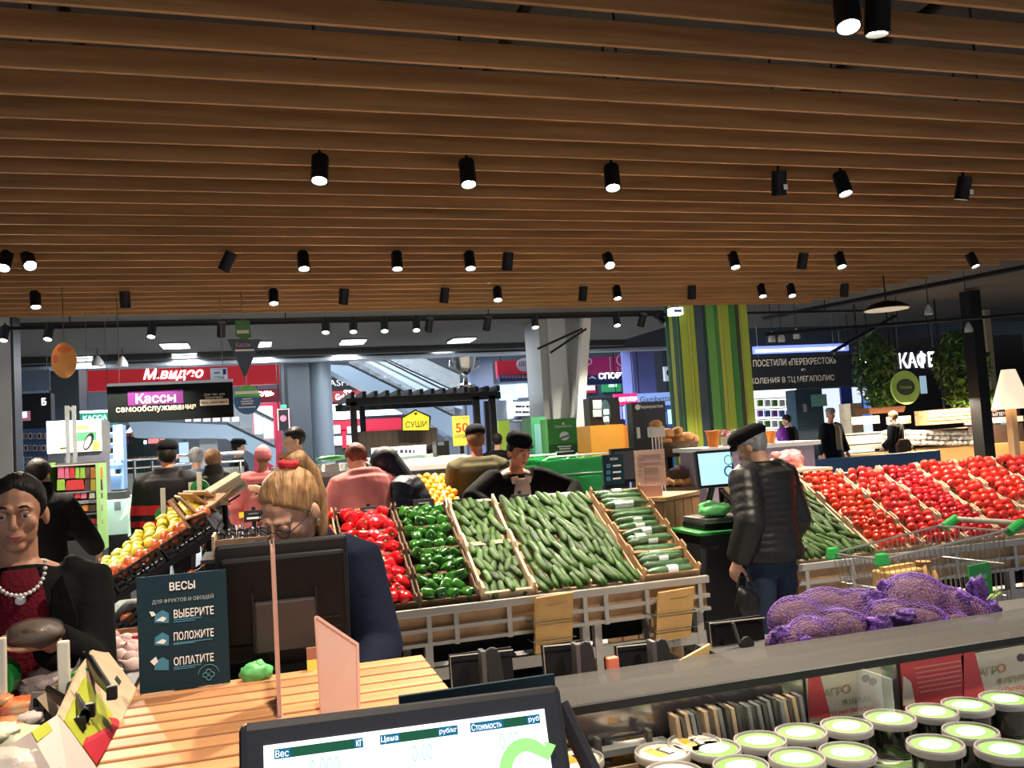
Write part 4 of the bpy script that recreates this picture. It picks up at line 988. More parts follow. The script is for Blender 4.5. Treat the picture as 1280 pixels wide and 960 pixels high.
bpy.data.objects.remove(KIDS[b.o.name][0])
KIDS[b.o.name] = []
b.disc(80.5, 450.5, 16, mat('orange_print', (0.62, 0.26, 0.06), 0.6, col2=(0.72, 0.36, 0.10), vscale=5), 'panel', 0.02, ry=24.5)
b.disc(81, 437, 9, mat('deep_orange_print', (0.60, 0.16, 0.04), 0.6), 'print', 0.003, 0.021, ry=5); b.disc(70, 449, 3, mat('rose_print', (0.55, 0.12, 0.10), 0.6), 'print', 0.003, 0.021, ry=6)
hang_rods(b, (80,))
b = Board('hanging_sign', 'dark pointed pendant sign with a green disc, hanging above the till banner', 'sign', 285, 400, 328, 474, 9.8, navy_p, 0.01, part='core')
bpy.data.objects.remove(KIDS[b.o.name][0]); KIDS[b.o.name] = []
b.poly([(284, 424), (327, 424), (306, 473.5)], mat('slate_print', (0.05, 0.07, 0.10), 0.5), 'panel', 0.02)
b.poly([(294, 401), (312, 401), (314, 422), (304, 426), (294, 420)], mat('dark_green_print', (0.06, 0.18, 0.05), 0.5), 'green_panel', 0.02)
b.txt('Кассы', 304, 431, 6, mat('pink_print', (0.6, 0.3, 0.4), 0.5), 18, 0.01, 0.024); b.rect(294, 437, 318, 439, ink_w, 'line', 0.003, 0.021)
b.rect(296, 413, 311, 417, cream_p, 'pale_band', 0.003, 0.021)
hang_rods(b, (304,))
b = Board('hanging_sign', 'round green and blue sign hanging beside the till banner', 'sign', 292, 480, 326, 520, 11.5, navy_p, 0.01, part='core')
bpy.data.objects.remove(KIDS[b.o.name][0]); KIDS[b.o.name] = []
b.disc(309, 500, 17, mat('blue_print', (0.05, 0.16, 0.34), 0.4), 'panel', 0.02, ry=19)
arc = [(309+17*math.cos(a), 500-19*math.sin(a)) for a in [0.2+q*(PI-0.4)/14 for q in range(15)]]
b.poly(arc, mat('bright_green_print', (0.16, 0.55, 0.14), 0.4), 'green_top', 0.003, 0.021)
b.rect(294, 489, 324, 492.5, ink_w, 'pale_band', 0.003, 0.024)
for q, (y, a) in enumerate(((498, 6), (501, 8), (504, 7), (508.5, 11))): b.rect(309-a, y, 309+a, y+1.3, ink_w, 'line', 0.003, 0.021)
hang_rods(b, (309,))
# far signs and shop fronts
b = Board('shop_sign', 'long red electronics shop sign with white script across the mall', 'sign', 103, 459, 356, 484.5, 22.0, red_sign, 0.2)
b.txt('М.видео', 217, 468, 15.5, glow_w, 75, 0.012, 0.02, 0.28)
b.rect(263, 460, 284.5, 474.5, ink_w, 'floor_plate', 0.02); b.txt('-1', 275, 465, 7, mat('navy_ink', (0.02, 0.03, 0.15), 0.5), 15, 0.03, 0.03); b.txt('ЭТАЖ', 274, 472, 3, ink_k, 13, 0.02, 0.03)
b.rect(103, 458.3, 356, 459.6, grey, 'edge', 0.22)
b = Board('shop_sign', 'maroon shoe shop sign below the end of the long red sign', 'sign', 318, 486, 352, 503, 23.0, mat('maroon_sign', (0.16, 0.008, 0.02), 0.5), 0.2)
b.txt('ОБУВЬ', 328, 492.5, 6.5, glow_w, 30, 0.03, 0.02)
rf = Board('shop', 'lit red and white shop front below the maroon shoe sign', 'shop', 316, 503, 352, 572, 24.0, mat('red_front', (0.42, 0.02, 0.05), 0.5), 0.3)
rf.rect(318, 508, 341, 548, mat('white_window', (0.9, 0.97, 1), 0.3, emit=1.1), 'lit_window', 0.05); rf.rect(326, 510, 330, 546, mat('teal_window', (0.3, 0.8, 0.75), 0.3, emit=0.7), 'blue_strip', 0.06)
b = Board('poster', 'dark poster with a red emblem and white frame on the grey column', 'poster', 347, 511, 362, 538, 17.865, black, 0.04)
for r_ in ((347, 511, 348.2, 538), (360.8, 511, 362, 538), (347, 511, 362, 512)): b.rect(*r_, mat('pale_red_frame', (0.8, 0.35, 0.33), 0.4, emit=0.3), 'frame', 0.01)
b.disc(354, 523, 4, mat('pink_emblem', (0.75, 0.15, 0.2), 0.4), 'emblem', 0.008, 0.0)
b = Board('exit_sign', 'small lit green exit sign above the dark poster', 'sign', 351, 506, 358, 510, 17.845, mat('green_exit', (0.03, 0.5, 0.18), 0.4, emit=0.7), 0.06)
def col_box(px0, px1, Y, m, depth=0.7, z1=7.0, label=None):
    y = 560; a = P(px0, y, Y); c = P(px1, y, Y)
    return struct(G().b2((a.x, Y, 0), (c.x, Y+depth, z1)).build('column', m))
col_box(-12, 15, 12.2, mat('white_column', (0.50, 0.52, 0.52), 0.6), 0.4, 4.2)
col_box(15, 20, 12.25, dark_grey, 0.35, 4.2)
col_box(64, 101, 18.0, bluegrey, 0.9, 7.0)
col_box(355, 391, 17.9, bluegrey, 1.1, 4.2)
a = P(402, 540, 19.0); struct(G().cyl((a.x, 19.0, 0), (a.x, 19.0, 4.2), 0.26, n=20).build('column', mat('pale_round_column', (0.15, 0.18, 0.21), 0.4), ang=40))
col_box(593, 622, 19.5, mat('violet_blue_panel', (0.10, 0.13, 0.24), 0.4), 0.5, 5.0)
col_box(798, 826, 20.0, mat('violet_column', (0.14, 0.17, 0.42), 0.4), 0.7, 4.2)
# pillar with its slanted white boards
pil = col_box(683, 735, 13.6, mat('concrete_column', (0.33, 0.35, 0.35), 0.7), 0.8, 4.2)
a = P(691, 520, 13.55); c = P(713, 520, 13.55); put(G().b2((a.x, 13.53, 0), (c.x, 13.6, 4.2)).mesh('face_panel', mat('pale_column_face', (0.50, 0.54, 0.54), 0.5)), 'face_panel', pil)
p = P(734, 402, 13.2); q = P(717, 570, 13.2)
G().tube([(q.x, 13.2, q.z-0.4), (p.x, 13.2, p.z+0.25)], 0.10, 4, up=(1, 1, 0)).build('trim_6', white)['kind'] = 'structure'
a, c = P(685, 440, 13.0), P(733, 418, 13.0)
for k_, (x0, y0, x1, y1) in enumerate(((672, 436, 728, 411), (688, 441, 733, 411))):
    t_ = P(x0, y0, 12.9+0.1*k_); u_ = P(x1, y1, 12.9+0.1*k_); struct(G().tube([t_, u_], 0.018, 6).build('trim_%d' % (7+k_), black))

# stairs and moving walkway seen through the atrium
step_m = mat('escalator_step', (0.02, 0.025, 0.03), 0.5); rubber = mat('black_handrail', (0.01, 0.01, 0.01), 0.4)
def escalator(label, poly, Y, top, depth=1.0):
    c = P(*poly[0], Y); t = thing('escalator', label, 'escalator', (c.x, Y, 0))
    pts = [P(x, y, Y) for x, y in poly]
    G().prism([(q.x-c.x, q.z) for q in pts], depth).build('truss', pale_blue, t)
    a, b_ = P(*top[0], Y), P(*top[1], Y); a -= V((c.x, Y, 0)); b_ -= V((c.x, Y, 0))
    n_ = max(4, int((a-b_).length/0.30))
    for i in range(n_):
        q = a.lerp(b_, (i+0.5)/n_); G().box((q.x, 0.5*depth, q.z+0.04), (0.27, depth*0.8, 0.16)).build('step', step_m, t)
    up = V((0, 0, 0.62))
    for y_ in (0.02, depth-0.02):
        G().tube([a+up+V((0, y_, 0)), b_+up+V((0, y_, 0))], 0.03, 6).build('handrail', rubber, t)
    vs = [a+V((0, 0.02, 0.05)), b_+V((0, 0.02, 0.05)), b_+up, a+up]; vs = vs+[v_+V((0, 0.015, 0)) for v_ in vs]
    G().add(vs, [(0, 1, 2, 3), (7, 6, 5, 4), (0, 4, 5, 1), (1, 5, 6, 2), (2, 6, 7, 3), (3, 7, 4, 0)]).build('balustrade', glass, t)
    return t
e1_ = escalator('near pale blue escalator rising behind the black pergola', [(398, 455), (436, 457), (570, 523), (570, 549), (520, 520)], 23.0, ((436, 456), (568, 521)))
G().b2((3.4, .3, 0), (3.7, .7, 2.0)).build('support', grey, e1_)
e2_ = escalator('farther pale blue escalator rising behind the trophy cup', [(458, 452), (488, 453), (578, 494), (578, 512), (545, 500)], 25.0, ((488, 452), (576, 493)))
G().b2((2.6, .3, 0), (2.9, .7, 2.9)).build('support', grey, e2_)
escalator('low blue-grey escalator beyond the self-service tills', [(160, 526), (283, 531), (345, 561), (345, 584), (282, 548), (168, 547)], 19.5, ((285, 531), (344, 560)))
for k, x in enumerate((255, 266)):
    a = P(x, 547, 19.9); G().b2((a.x-0.09, 19.8, 0), (a.x+0.09, 20.0, a.z)).build('trim_%d' % (9+k), mat('pale_post', (0.4, 0.4, 0.38), 0.6))['kind'] = 'structure'
rl = thing('handrail', 'steel tube barrier with glass below, beside the tills', 'barrier', P(150, 600, 13.0)*1.0)
g0 = V(rl.location)
for x in (150, 168, 190, 212, 300):
    a = P(x, 576, 13.0)-g0; G().cyl((a.x, 0, -g0.z), (a.x, 0, a.z), 0.02, n=8).build('post', chrome, rl)
a, c = P(145, 575, 13.0)-g0, P(305, 583, 13.0)-g0; c.z = a.z
G().tube([a, c], 0.025, 8).build('rail', chrome, rl); G().tube([a-V((0, 0, .12)), c-V((0, 0, .12))], 0.015, 8).build('rail', chrome, rl)
G().b2((a.x, -0.006, -g0.z+0.15), (c.x, 0.006, a.z-0.2)).build('pane', glass, rl)

# shops behind the pergola
lit_white = mat('lit_shop_white', (0.9, 0.96, 1), 0.3, emit=1.0, ecol=(0.85, 0.95, 1)); lit_blue = mat('lit_shop_blue', (0.35, 0.62, 0.95), 0.3, emit=0.7); lit_cyan = mat('lit_cyan', (0.05, 0.7, 0.72), 0.3, emit=0.9)
crimson = mat('crimson_panel', (0.42, 0.012, 0.035), 0.5, emit=0.22)
b = Board('shop', 'fashion shop front with black and dark red signs behind the escalators', 'shop', 404, 470, 522, 592, 27.0, dark_grey, 0.3)
b.rect(405, 471, 470, 488, black, 'black_sign', 0.1); b.txt('FASHION', 432, 478.5, 7.5, mat('grey_lit_letters', (0.4, 0.42, 0.45), 0.5, emit=0.3), 52, 0.0, 0.12)
b.rect(405, 488, 486, 501, mat('dark_red_sign', (0.20, 0.012, 0.016), 0.5, emit=0.05), 'red_sign', 0.1); b.txt('Gold Box', 433.5, 496, 7, glow_w, 29, 0.0, 0.12)
b.txt('♥♥', 434, 489.8, 3.5, glow_w, 9, 0.0, 0.12)
b.rect(409, 505, 456, 524, lit_white, 'lit_panel', 0.06); b.rect(456, 505, 502, 519, mat('lit_pale_blue', (0.5, 0.8, 0.95), 0.3, emit=0.9), 'lit_panel', 0.06)
b.rect(408, 524, 520, 537, crimson, 'red_band', 0.07); b.rect(427, 537, 433, 560, crimson, 'red_post', 0.07); b.rect(452, 535, 520, 550, crimson, 'red_band', 0.06)
b.rect(411, 532, 425, 542, lit_white, 'lit_panel', 0.08); b.rect(434, 533, 452, 541, lit_white, 'lit_panel', 0.08); b.rect(410, 545, 450, 556, lit_white, 'lit_panel', 0.06)
# pergola
pg = thing('pergola', 'black metal pergola over the sushi stall', 'pergola', (P(540, 500, 14.0).x, 14.0, 0)); c0 = V(pg.location)
a, c = P(432, 503, 14.0)-c0, P(625, 494, 14.0)-c0; zz = (a.z+c.z)/2
G().b2((a.x, -0.05, zz-0.06), (c.x, 0.05, zz+0.06)).build('beam', black, pg); G().b2((a.x, 1.9, zz-0.06), (c.x, 2.0, zz+0.06)).build('beam', black, pg)
for i in range(14):
    x = a.x+(c.x-a.x)*(i+0.5)/14; G().b2((x-0.03, -0.25, zz+0.06), (x+0.03, 2.2, zz+0.15)).build('rafter', black, pg)
for x, y_ in ((442, 0), (453, 1.9), (596, 0), (616, 0), (609, 1.9)):
    q = P(x, 520, 14.0+y_)-c0; G().b2((q.x-0.05, y_-0.05, 0), (q.x+0.05, y_+0.05, zz)).build('post', black, pg)
silver = mat('silver_cup', (0.55, 0.55, 0.55), 0.25, metal=1.0)
q = P(583, 492, 14.1); cup = thing('trophy_cup', 'large silver trophy cup standing on top of the black pergola', 'trophy', (q.x, 14.1, zz+0.15))
G().lathe([(.16, 0), (.16, .05), (.05, .09), (.03, .18), (.04, .22), (.10, .26), (.17, .36), (.20, .50), (.215, .52), (.20, .52), (.16, .38), (0, .3)], n=22).build('bowl', silver, cup, ang=40)
for s in (1, -1): G().tube([(s*.17, 0, .47), (s*.25, 0, .48), (s*.26, 0, .38), (s*.13, 0, .31)], 0.016, 7).build('handle', silver, cup)
# sushi stall
wood_br = mat('brown_slat_panel', (0.10, 0.075, 0.05), 0.6)
b = Board('stall_counter', 'dark brown sushi stall counter under the black pergola', 'counter', 448, 537, 548, 562, 14.6, wood_br, 0.5)
for i in range(12): b.rect(449+i*8.2, 538, 449.8+i*8.2, 562, mat('dark_joint', (0.05, 0.04, 0.03), 0.7), 'joint', 0.004)
sy = mat('lit_yellow_sign', (0.75, 0.62, 0.02), 0.4, emit=0.45, ecol=(0.9, 0.75, 0.03))
b = Board('shop_sign', 'yellow house-shaped sushi sign over the brown counter', 'sign', 502, 513, 537, 539, 14.3, sy, 0.02, part='core'); bpy.data.objects.remove(KIDS[b.o.name][0]); KIDS[b.o.name] = []
b.poly([(500.5, 522), (518.5, 512), (538, 520), (538, 523), (536, 538.5), (502, 539), (502, 524)], ink_k, 'backing', 0.05)
b.poly([(503, 523), (518.5, 514), (535, 521.5), (535, 537.5), (503.2, 538)], sy, 'panel', 0.03, 0.05)
b.txt('СУШИ', 519, 530.5, 8, ink_k, 27, 0.02, 0.092); b.txt('♥', 518.5, 517.6, 3.5, ink_k, 4, 0.02, 0.085)
b = Board('sign', 'yellow discount sign with red figures beside the man in olive', 'sign', 566, 520, 587.5, 557, 13.0, mat('yellow_card', (0.60, 0.52, 0.05), 0.5, emit=0.1), 0.03)
G().b2((-.03, .01, -b.c.z), (.03, .04, 0)).build('post', black, b.o)
b.txt('СУПЕР', 577, 523, 3.5, ink_k, 16, 0.01); b.txt('50', 577.5, 534.5, 12, mat('red_ink', (0.42, 0.03, 0.02), 0.5), 16, 0.02); b.txt('СКИДКА', 577.5, 545.5, 5.5, ink_k, 19, 0.02)
b = Board('till', 'black till terminal standing at the ice cream counter', 'till', 546, 551, 562, 582, 10.5, black_p, 0.25); b.rect(547, 552, 555, 557, mat('dim_screen', (0.08, 0.1, 0.12), 0.2), 'screen', 0.01)
G().b2((-0.1, 0.05, -V(b.o.location).z), (0.1, 0.2, 0.0)).build('pedestal', black_p, b.o)
b = Board('shop_sign', 'long white sign board over the ice cream counter', 'sign', 465, 558, 533, 570, 11.0, mat('lit_white_board', (0.85, 0.88, 0.85), 0.4, emit=0.35), 0.05)
for i, (x, wd_) in enumerate(((468, 3), (473, 2), (477, 3), (481, 4), (487, 3), (495, 2), (500, 4), (506, 3), (511, 3), (516, 2))): b.rect(x, 562, x+wd_, 566.5, navy_p, 'print', 0.004)
b = Board('display_case', 'glass chilled counter below the long white sign board', 'counter', 462, 570, 545, 600, 11.1, mat('pale_green_panel', (0.40, 0.50, 0.46), 0.4), 0.6)
b.rect(464, 572, 540, 581, mat('greenish_glass', (0.35, 0.50, 0.46), 0.1), 'front_glass', 0.01)
G().b2((-b.wd/2, 0.0, -b.c.z), (b.wd/2, 0.6, 0)).build('plinth', white, b.o)

# shops on the right of the pillar
b = Board('shop_sign', 'red shop sign with a round white emblem left of the concrete pillar', 'sign', 622, 450, 683, 472, 22.0, mat('crimson_sign', (0.34, 0.015, 0.03), 0.5, emit=0.1, ecol=(0.8, .03, .08)), 0.2)
b.disc(655.5, 456, 10, ink_w, 'emblem', 0.02, ry=8); b.poly([(662, 452), (668, 459), (663, 462)], ink_w, 'emblem', 0.02)
for i in range(5): b.rect(649+i*2.4, 451, 650+i*2.4, 458, mat('crimson_ink', (0.34, 0.015, 0.03), .5), 'print', 0.003, 0.021)
b.rect(622, 468.5, 683, 477, mat('navy_sign', (0.02, 0.03, 0.10), 0.5), 'navy_band', 0.22)
for i in range(8): b.rect(624+i*4.2, 470, 627+i*4.2, 473.5, mat('dim_letters', (0.30, 0.16, 0.2), 0.5), 'print', 0.004, 0.22)
sh = Board('shop', 'brightly lit shoe shop behind glass beside the concrete pillar', 'shop', 622, 478, 683, 574, 24.5, mat('shop', (0.14, 0.16, 0.18), 0.5), 0.3)
sh.rect(624, 481, 646, 500, lit_blue, 'lit_panel', 0.05); sh.rect(646, 480, 659, 497, mat('lit_pale', (0.55, 0.75, 0.92), 0.3, emit=0.7), 'lit_panel', 0.05); sh.rect(661, 480, 682, 498, lit_blue, 'lit_panel', 0.05)
sh.rect(641, 502, 682, 519, lit_white, 'lit_shelf', 0.05); sh.rect(634, 499, 640, 523, mat('white_oval_sign', (1, 1, 1), .3, emit=1.2), 'lit_sign', 0.09)
for r_ in range(3):
    for i in range(9):
        x = 643+i*4.4+R(-.4, .4); y = (510, 517, 524)[r_]
        sh.rect(x, y-3, x+3, y, mat(('shoe_dark', 'shoe_brown', 'shoe_blue')[(i+r_) % 3], ((0.02, 0.02, 0.03), (0.12, 0.05, 0.03), (0.05, 0.08, 0.2))[(i+r_) % 3], 0.5), 'shoe', 0.10, 0.05)
for y in (513, 520, 527): sh.rect(641, y-2.4, 682, y-1.6, white, 'shelf', 0.16)
sh.rect(623, 526, 637, 572, mat('lime_panel', (0.30, 0.40, 0.02), 0.5), 'lime_panel', 0.08); sh.rect(637, 528, 650, 572, grey, 'grey_panel', 0.08)
sh.rect(656, 530, 668, 565, lit_white, 'lit_shelf', 0.06)
for i in range(3): sh.rect(657, 546+i*6, 667, 550+i*6, mat(('pack_orange', 'pack_violet', 'pack_cream')[i], ((0.5, 0.2, 0.05), (0.2, 0.1, 0.3), (0.6, 0.5, 0.3))[i], 0.5), 'package', 0.1)
b = Board('shop_sign', 'magenta shop sign with a round emblem right of the concrete pillar', 'sign', 729, 446, 794, 469, 22.0, mat('magenta_sign', (0.24, 0.012, 0.09), 0.5, emit=0.08, ecol=(.6, .02, .2)), 0.2)
b.txt('О', 735.5, 452, 9, ink_w, 9, 0.02, 0.01); b.txt('2 этаж', 779, 461, 4.5, ink_w, 16, 0.01, 0.01)
b.disc(778, 450, 7.5, ink_w, 'ring', 0.006); b.disc(778, 450, 6.3, MATS['magenta_sign'], 'ring_centre', 0.006, 0.006); b.txt('1', 778, 450, 7, ink_w, 3, 0.02, 0.016)
b.rect(762.5, 446, 763.2, 469, ink_w, 'line', 0.004)
b = Board('shop_sign', 'navy sports shop sign with white slanted letters', 'sign', 729, 468, 794, 480, 21.6, mat('dark_navy_sign', (0.010, 0.02, 0.07), 0.5, emit=0.03), 0.2)
b.txt('СПОРТ', 765, 469.5, 7.5, glow_w, 34, 0.02, 0.02); b.poly([(735, 474), (740, 469.5), (746, 474), (740, 472.5)], ink_w, 'emblem', 0.01)
sp = Board('shop', 'dim shop front with red and green panels below the navy sports sign', 'shop', 729, 479, 800, 574, 26.0, mat('dark_shop', (0.04, 0.05, 0.08), 0.6), 0.3)
sp.rect(731, 480, 744, 491, crimson, 'red_panel', 0.05); sp.rect(732, 482, 743, 488, ink_w, 'white_print', 0.06); sp.rect(752, 478, 776, 490, mat('green_screen', (0.02, 0.22, 0.08), 0.4, emit=0.2), 'green_panel', 0.05)
sp.rect(760, 478, 770, 484, mat('pale_green_lit', (0.4, 0.8, 0.5), 0.4, emit=0.5), 'lit_panel', 0.06)
for i in range(6): sp.rect(734+i*9, 508, 741+i*9, 524, lit_blue if i % 2 else mat('violet_lit', (0.25, 0.2, 0.6), .3, emit=.5), 'lit_panel', 0.05)
b = Board('shop_sign', 'bright pink hosiery shop sign', 'sign', 769, 492, 797, 506, 19.4, mat('hot_pink_sign', (0.75, 0.02, 0.16), 0.4, emit=0.45), 0.12); b.txt('КОЛГОТКИ', 783.5, 499, 5.5, glow_w, 25, 0.02)
b = Board('shop_sign', 'pale blue lingerie shop sign beside the pink hosiery sign', 'sign', 797, 491, 842, 507, 19.4, mat('pale_blue_sign', (0.20, 0.30, 0.62), 0.4, emit=0.4), 0.12); b.txt('Gambetta', 819, 498.5, 7, navy_p, 38, 0.0)
b = Board('shop', 'blue shop window with small white signs beside the violet column', 'shop', 797, 507, 846, 574, 25.0, mat('deep_blue_shop', (0.03, 0.06, 0.22), 0.4, emit=0.12), 0.3)
for i in range(5): b.rect(799+i*9, 512+3*(i % 2), 805+i*9, 530, lit_blue, 'lit_panel', 0.05)
b = Board('shop_sign', 'small white square shop sign with a dark round emblem by the striped column', 'sign', 831, 458, 843, 476, 19.0, mat('dim_white', (0.45, 0.5, 0.6), .5, emit=0.2), 0.1); b.disc(837, 466, 4, black, 'emblem', 0.01)

# store furniture in front of the mall
gb = mat('store_green', (0.045, 0.26, 0.045), 0.5)
b = Board('sign', 'green supermarket sign board standing above the shopping baskets', 'sign', 685, 523, 721.5, 567, 9.4, gb, 0.25)
b.txt('Перекресток', 704, 533, 3.6, ink_w, 21, 0.02); b.disc(704, 529.5, 1.6, ink_w, 'emblem')
b.disc(705.5, 545, 6, ink_w, 'oval', 0.004, ry=5.2); b.poly([(700, 547), (711, 543), (711, 545), (701, 549)], mat('violet_print', (0.25, 0.05, 0.35), .5), 'print', 0.003, 0.005)
b.rect(686, 555, 721.5, 567, mat('deep_green_print', (0.012, 0.09, 0.025), 0.5), 'dark_band', 0.004)
for y, x0, x1 in ((557, 697, 714), (560, 699, 713), (563.5, 694, 717)): b.rect(x0, y, x1, y+1.8, ink_w, 'line', 0.003, 0.004)
G().b2((-b.wd/2+.02, 0.03, -b.c.z), (b.wd/2-.02, 0.2, 0)).build('pedestal', dark_grey, b.o)
b = Board('display_fridge', 'narrow turquoise-lit glass cabinet left of the green sign board', 'cabinet', 665, 521, 683, 572, 10.6, mat('green_frame', (0.03, 0.22, 0.09), 0.5), 0.4)
b.rect(668, 530, 679, 568, mat('turquoise_glass', (0.12, 0.30, 0.30), 0.1), 'door', 0.01); G().b2((-b.wd/2, 0, -b.c.z), (b.wd/2, 0.4, 0)).build('base', dark_grey, b.o)
b = Board('cabinet', 'plain orange box cabinet beside the concrete pillar', 'cabinet', 739, 531, 781, 575, 9.8, mat('orange_laminate', (0.62, 0.29, 0.03), 0.5), 0.5)
b.rect(781, 531, 793, 575, mat('deep_orange_laminate', (0.48, 0.17, 0.02), 0.5), 'side_door', 0.03); G().b2((-b.wd/2, 0, -b.c.z), (b.wd/2, 0.5, 0)).build('base', MATS['orange_laminate'], b.o)
b = Board('terminal', 'dark payment terminal with pale pictures standing on the orange cabinet', 'terminal', 737, 497, 775, 531, 9.95, black_p, 0.2)
b.rect(741, 500, 752, 511, mat('pale_picture', (0.35, 0.45, 0.5), .4, emit=.1), 'picture', 0.01); b.rect(741, 512, 752, 521, MATS['pale_picture'], 'picture', 0.01); b.disc(757, 516, 5.5, mat('dark_teal_plate', (0.03, 0.07, 0.09), .4), 'plate', 0.02, ry=15)
b.rect(754, 512, 760, 518, lit_white, 'lit_label', 0.003, 0.02); b.rect(754, 521, 760, 527, lit_white, 'lit_label', 0.003, 0.02)
b = Board('info_stand', 'black supermarket stand with white name beside the bread baskets', 'sign', 792, 502, 834, 575, 8.6, mat('black_stand', (0.010, 0.014, 0.016), 0.5), 0.15)
b.txt('Перекресток', 814, 508.5, 5, ink_w, 30, 0.02); b.disc(797, 509, 3.2, ink_w, 'emblem'); b.rect(796, 534, 800, 548, ink_w, 'print')
G().b2((-b.wd/2, 0, -b.c.z), (b.wd/2, 0.15, 0)).build('base', MATS['black_stand'], b.o)

# striped column
ca_ = P(858, 520, 11.35); cb_ = P(944, 520, 11.35); cx0, cx1 = ca_.x, cb_.x; dep = cx0/P(840, 520, 1.0).x-11.35
scol = struct(G().b2((cx0+.02, 11.37, 0), (cx1-.02, 11.35+dep, 3.55)).build('column', black))
sc = {k: mat('column_stripe_'+k, c, 0.5) for k, c in dict(lime=(0.36, 0.46, 0.045), yellow=(0.46, 0.46, 0.07), green=(0.055, 0.22, 0.045), mid=(0.13, 0.35, 0.07), dark=(0.012, 0.05, 0.030), grey=(0.05, 0.075, 0.10), olive=(0.05, 0.05, 0.02), teal=(0.015, 0.11, 0.06)).items()}
front = [('lime', 10), ('yellow', 4), ('lime', 6), ('grey', 11), ('dark', 4), ('mid', 12), ('green', 5), ('yellow', 5), ('lime', 10), ('green', 9), ('olive', 5), ('yellow', 2), ('lime', 10)]
tot = sum(w_ for _, w_ in front); x = cx0
for k, w_ in front:
    d_ = (cx1-cx0)*w_/tot; put(G().b2((x+.003, 11.34, 0), (x+d_-.003, 11.37, 3.55)).mesh('strip', sc[k]), 'strip', scol); x += d_
side = [('dark', 5), ('green', 4), ('olive', 3), ('teal', 5), ('grey', 4), ('lime', 8), ('yellow', 3), ('dark', 4), ('teal', 6), ('green', 4)]
tot = sum(w_ for _, w_ in side); y = 11.35
for k, w_ in side:
    d_ = dep*w_/tot; put(G().b2((cx0-.01, y+.003, 0), (cx0+.02, y+d_-.003, 3.55)).mesh('strip', sc[k]), 'strip', scol); y += d_
b = Board('sign', 'small white lit sign fixed high on the striped column', 'sign', 841, 384, 854, 393, 11.18, mat('lit_small_sign', (0.8, 0.88, 1), .4, emit=.8), 0.17); b.rect(842.5, 387, 852, 390, mat('violet_ink', (0.1, 0.12, 0.5), .5), 'print', 0.004)

# ---------------------------------------------------------------- banner, café
b = Board('banner', 'wide dark banner with two lines of white capitals beyond the striped column', 'sign', 900, 446, 1066, 486, 13.2, mat('banner_cloth', (0.010, 0.016, 0.022), 0.7), 0.03)
cap = mat('pale_caps', (0.85, 0.82, 0.74), 0.6)
b.txt('ЧТО ПОСЕТИЛИ «ПЕРЕКРЕСТОК»', 985, 452.5, 8.5, cap, 122, 0.01); b.txt('№1', 1004, 462, 3, cap, 5, 0.01); b.txt('ПОКОЛЕНИЯ В ТЦ МЕГАПОЛИС', 986, 475, 8.5, cap, 116, 0.01)
hang_rods(b, (950, 1045))
b = Board('light_strip', 'blue-violet light strip above the dark banner', 'light', 945, 431, 1062, 440, 14.5, mat('blue_light_strip', (0.10, 0.14, 0.75), 0.4, emit=1.0, ecol=(0.12, 0.16, 0.8)), 0.1); b.rect(945, 435.5, 1055, 438.5, mat('pale_blue_tube', (0.5, 0.6, 1), .4, emit=2.5), 'tube', 0.03)
hang_rods(b, (960, 1050))
b = Board('shop', 'white lit shop window under the dark banner', 'shop', 940, 487, 1000, 592, 20.0, mat('white_shop', (0.8, 0.85, 0.85), 0.4, emit=0.7), 0.3)
for i in range(6):
    for j in range(5): b.rect(946+i*9, 500+j*13, 952+i*9, 508+j*13, mat(('goods_green', 'goods_violet', 'goods_white', 'goods_blue')[(i*2+j) % 4], ((0.15, 0.3, 0.05), (0.3, 0.1, 0.4), (0.7, 0.7, 0.7), (0.1, 0.2, 0.5))[(i*2+j) % 4], .5), 'goods', 0.08)
for j in range(6): b.rect(942, 497+j*13, 1000, 498+j*13, grey, 'shelf', 0.09)
teal = mat('dark_teal_wall', (0.02, 0.055, 0.085), 0.5)
b = Board('partition', 'dark teal partition wall with a mint notice beside the white shop window', 'partition', 998, 486, 1032, 600, 18.5, teal, 0.4)
b.rect(1014, 493, 1033, 508, mat('mint_notice', (0.16, 0.42, 0.36), 0.4), 'notice', 0.02); b.rect(1004, 505, 1008, 515, mat('grey_switch', (0.3, .33, .36), .5), 'switch', 0.02)
G().b2((-b.wd/2, 0, -b.c.z), (b.wd/2, 0.4, 0)).build('base', teal, b.o)
b = Board('shop', 'white and blue shop window between the teal partition and the plants', 'shop', 1032, 484, 1092, 600, 21.0, mat('blue_shop', (0.62, 0.70, 0.78), 0.4, emit=0.5), 0.3)
b.rect(1052, 484, 1066, 560, mat('strong_blue', (0.02, 0.05, 0.35), .4), 'blue_post', 0.06); b.poly([(1070, 520), (1078, 496), (1086, 505), (1090, 524)], mat('sky_blue_print', (0.12, 0.30, 0.75), .4, emit=.3), 'print', 0.05)
b.rect(1050, 505, 1064, 545, board_l, 'wooden_box', 0.5)
b = Board('plinth', 'low blue plinth behind the tomatoes', 'plinth', 985, 570, 1180, 602, 14.2, mat('blue_plinth', (0.05, 0.13, 0.30), 0.4), 0.2)
G().b2((-b.wd/2, 0, -b.c.z), (b.wd/2, 0.2, 0)).build('base', MATS['blue_plinth'], b.o)
b = Board('shop_sign', 'dark café sign with large glowing white capitals among the plants', 'sign', 1119, 436, 1173, 464, 18.6, mat('dark_violet_sign', (0.02, 0.012, 0.035), 0.5), 0.15)
b.txt('КАФЕ', 1146, 450, 21, mat('glowing_caps', (1, 1, 1), .4, emit=1.8), 44, 0.02, 0.02); hang_rods(b, (1124, 1168), 4.25)
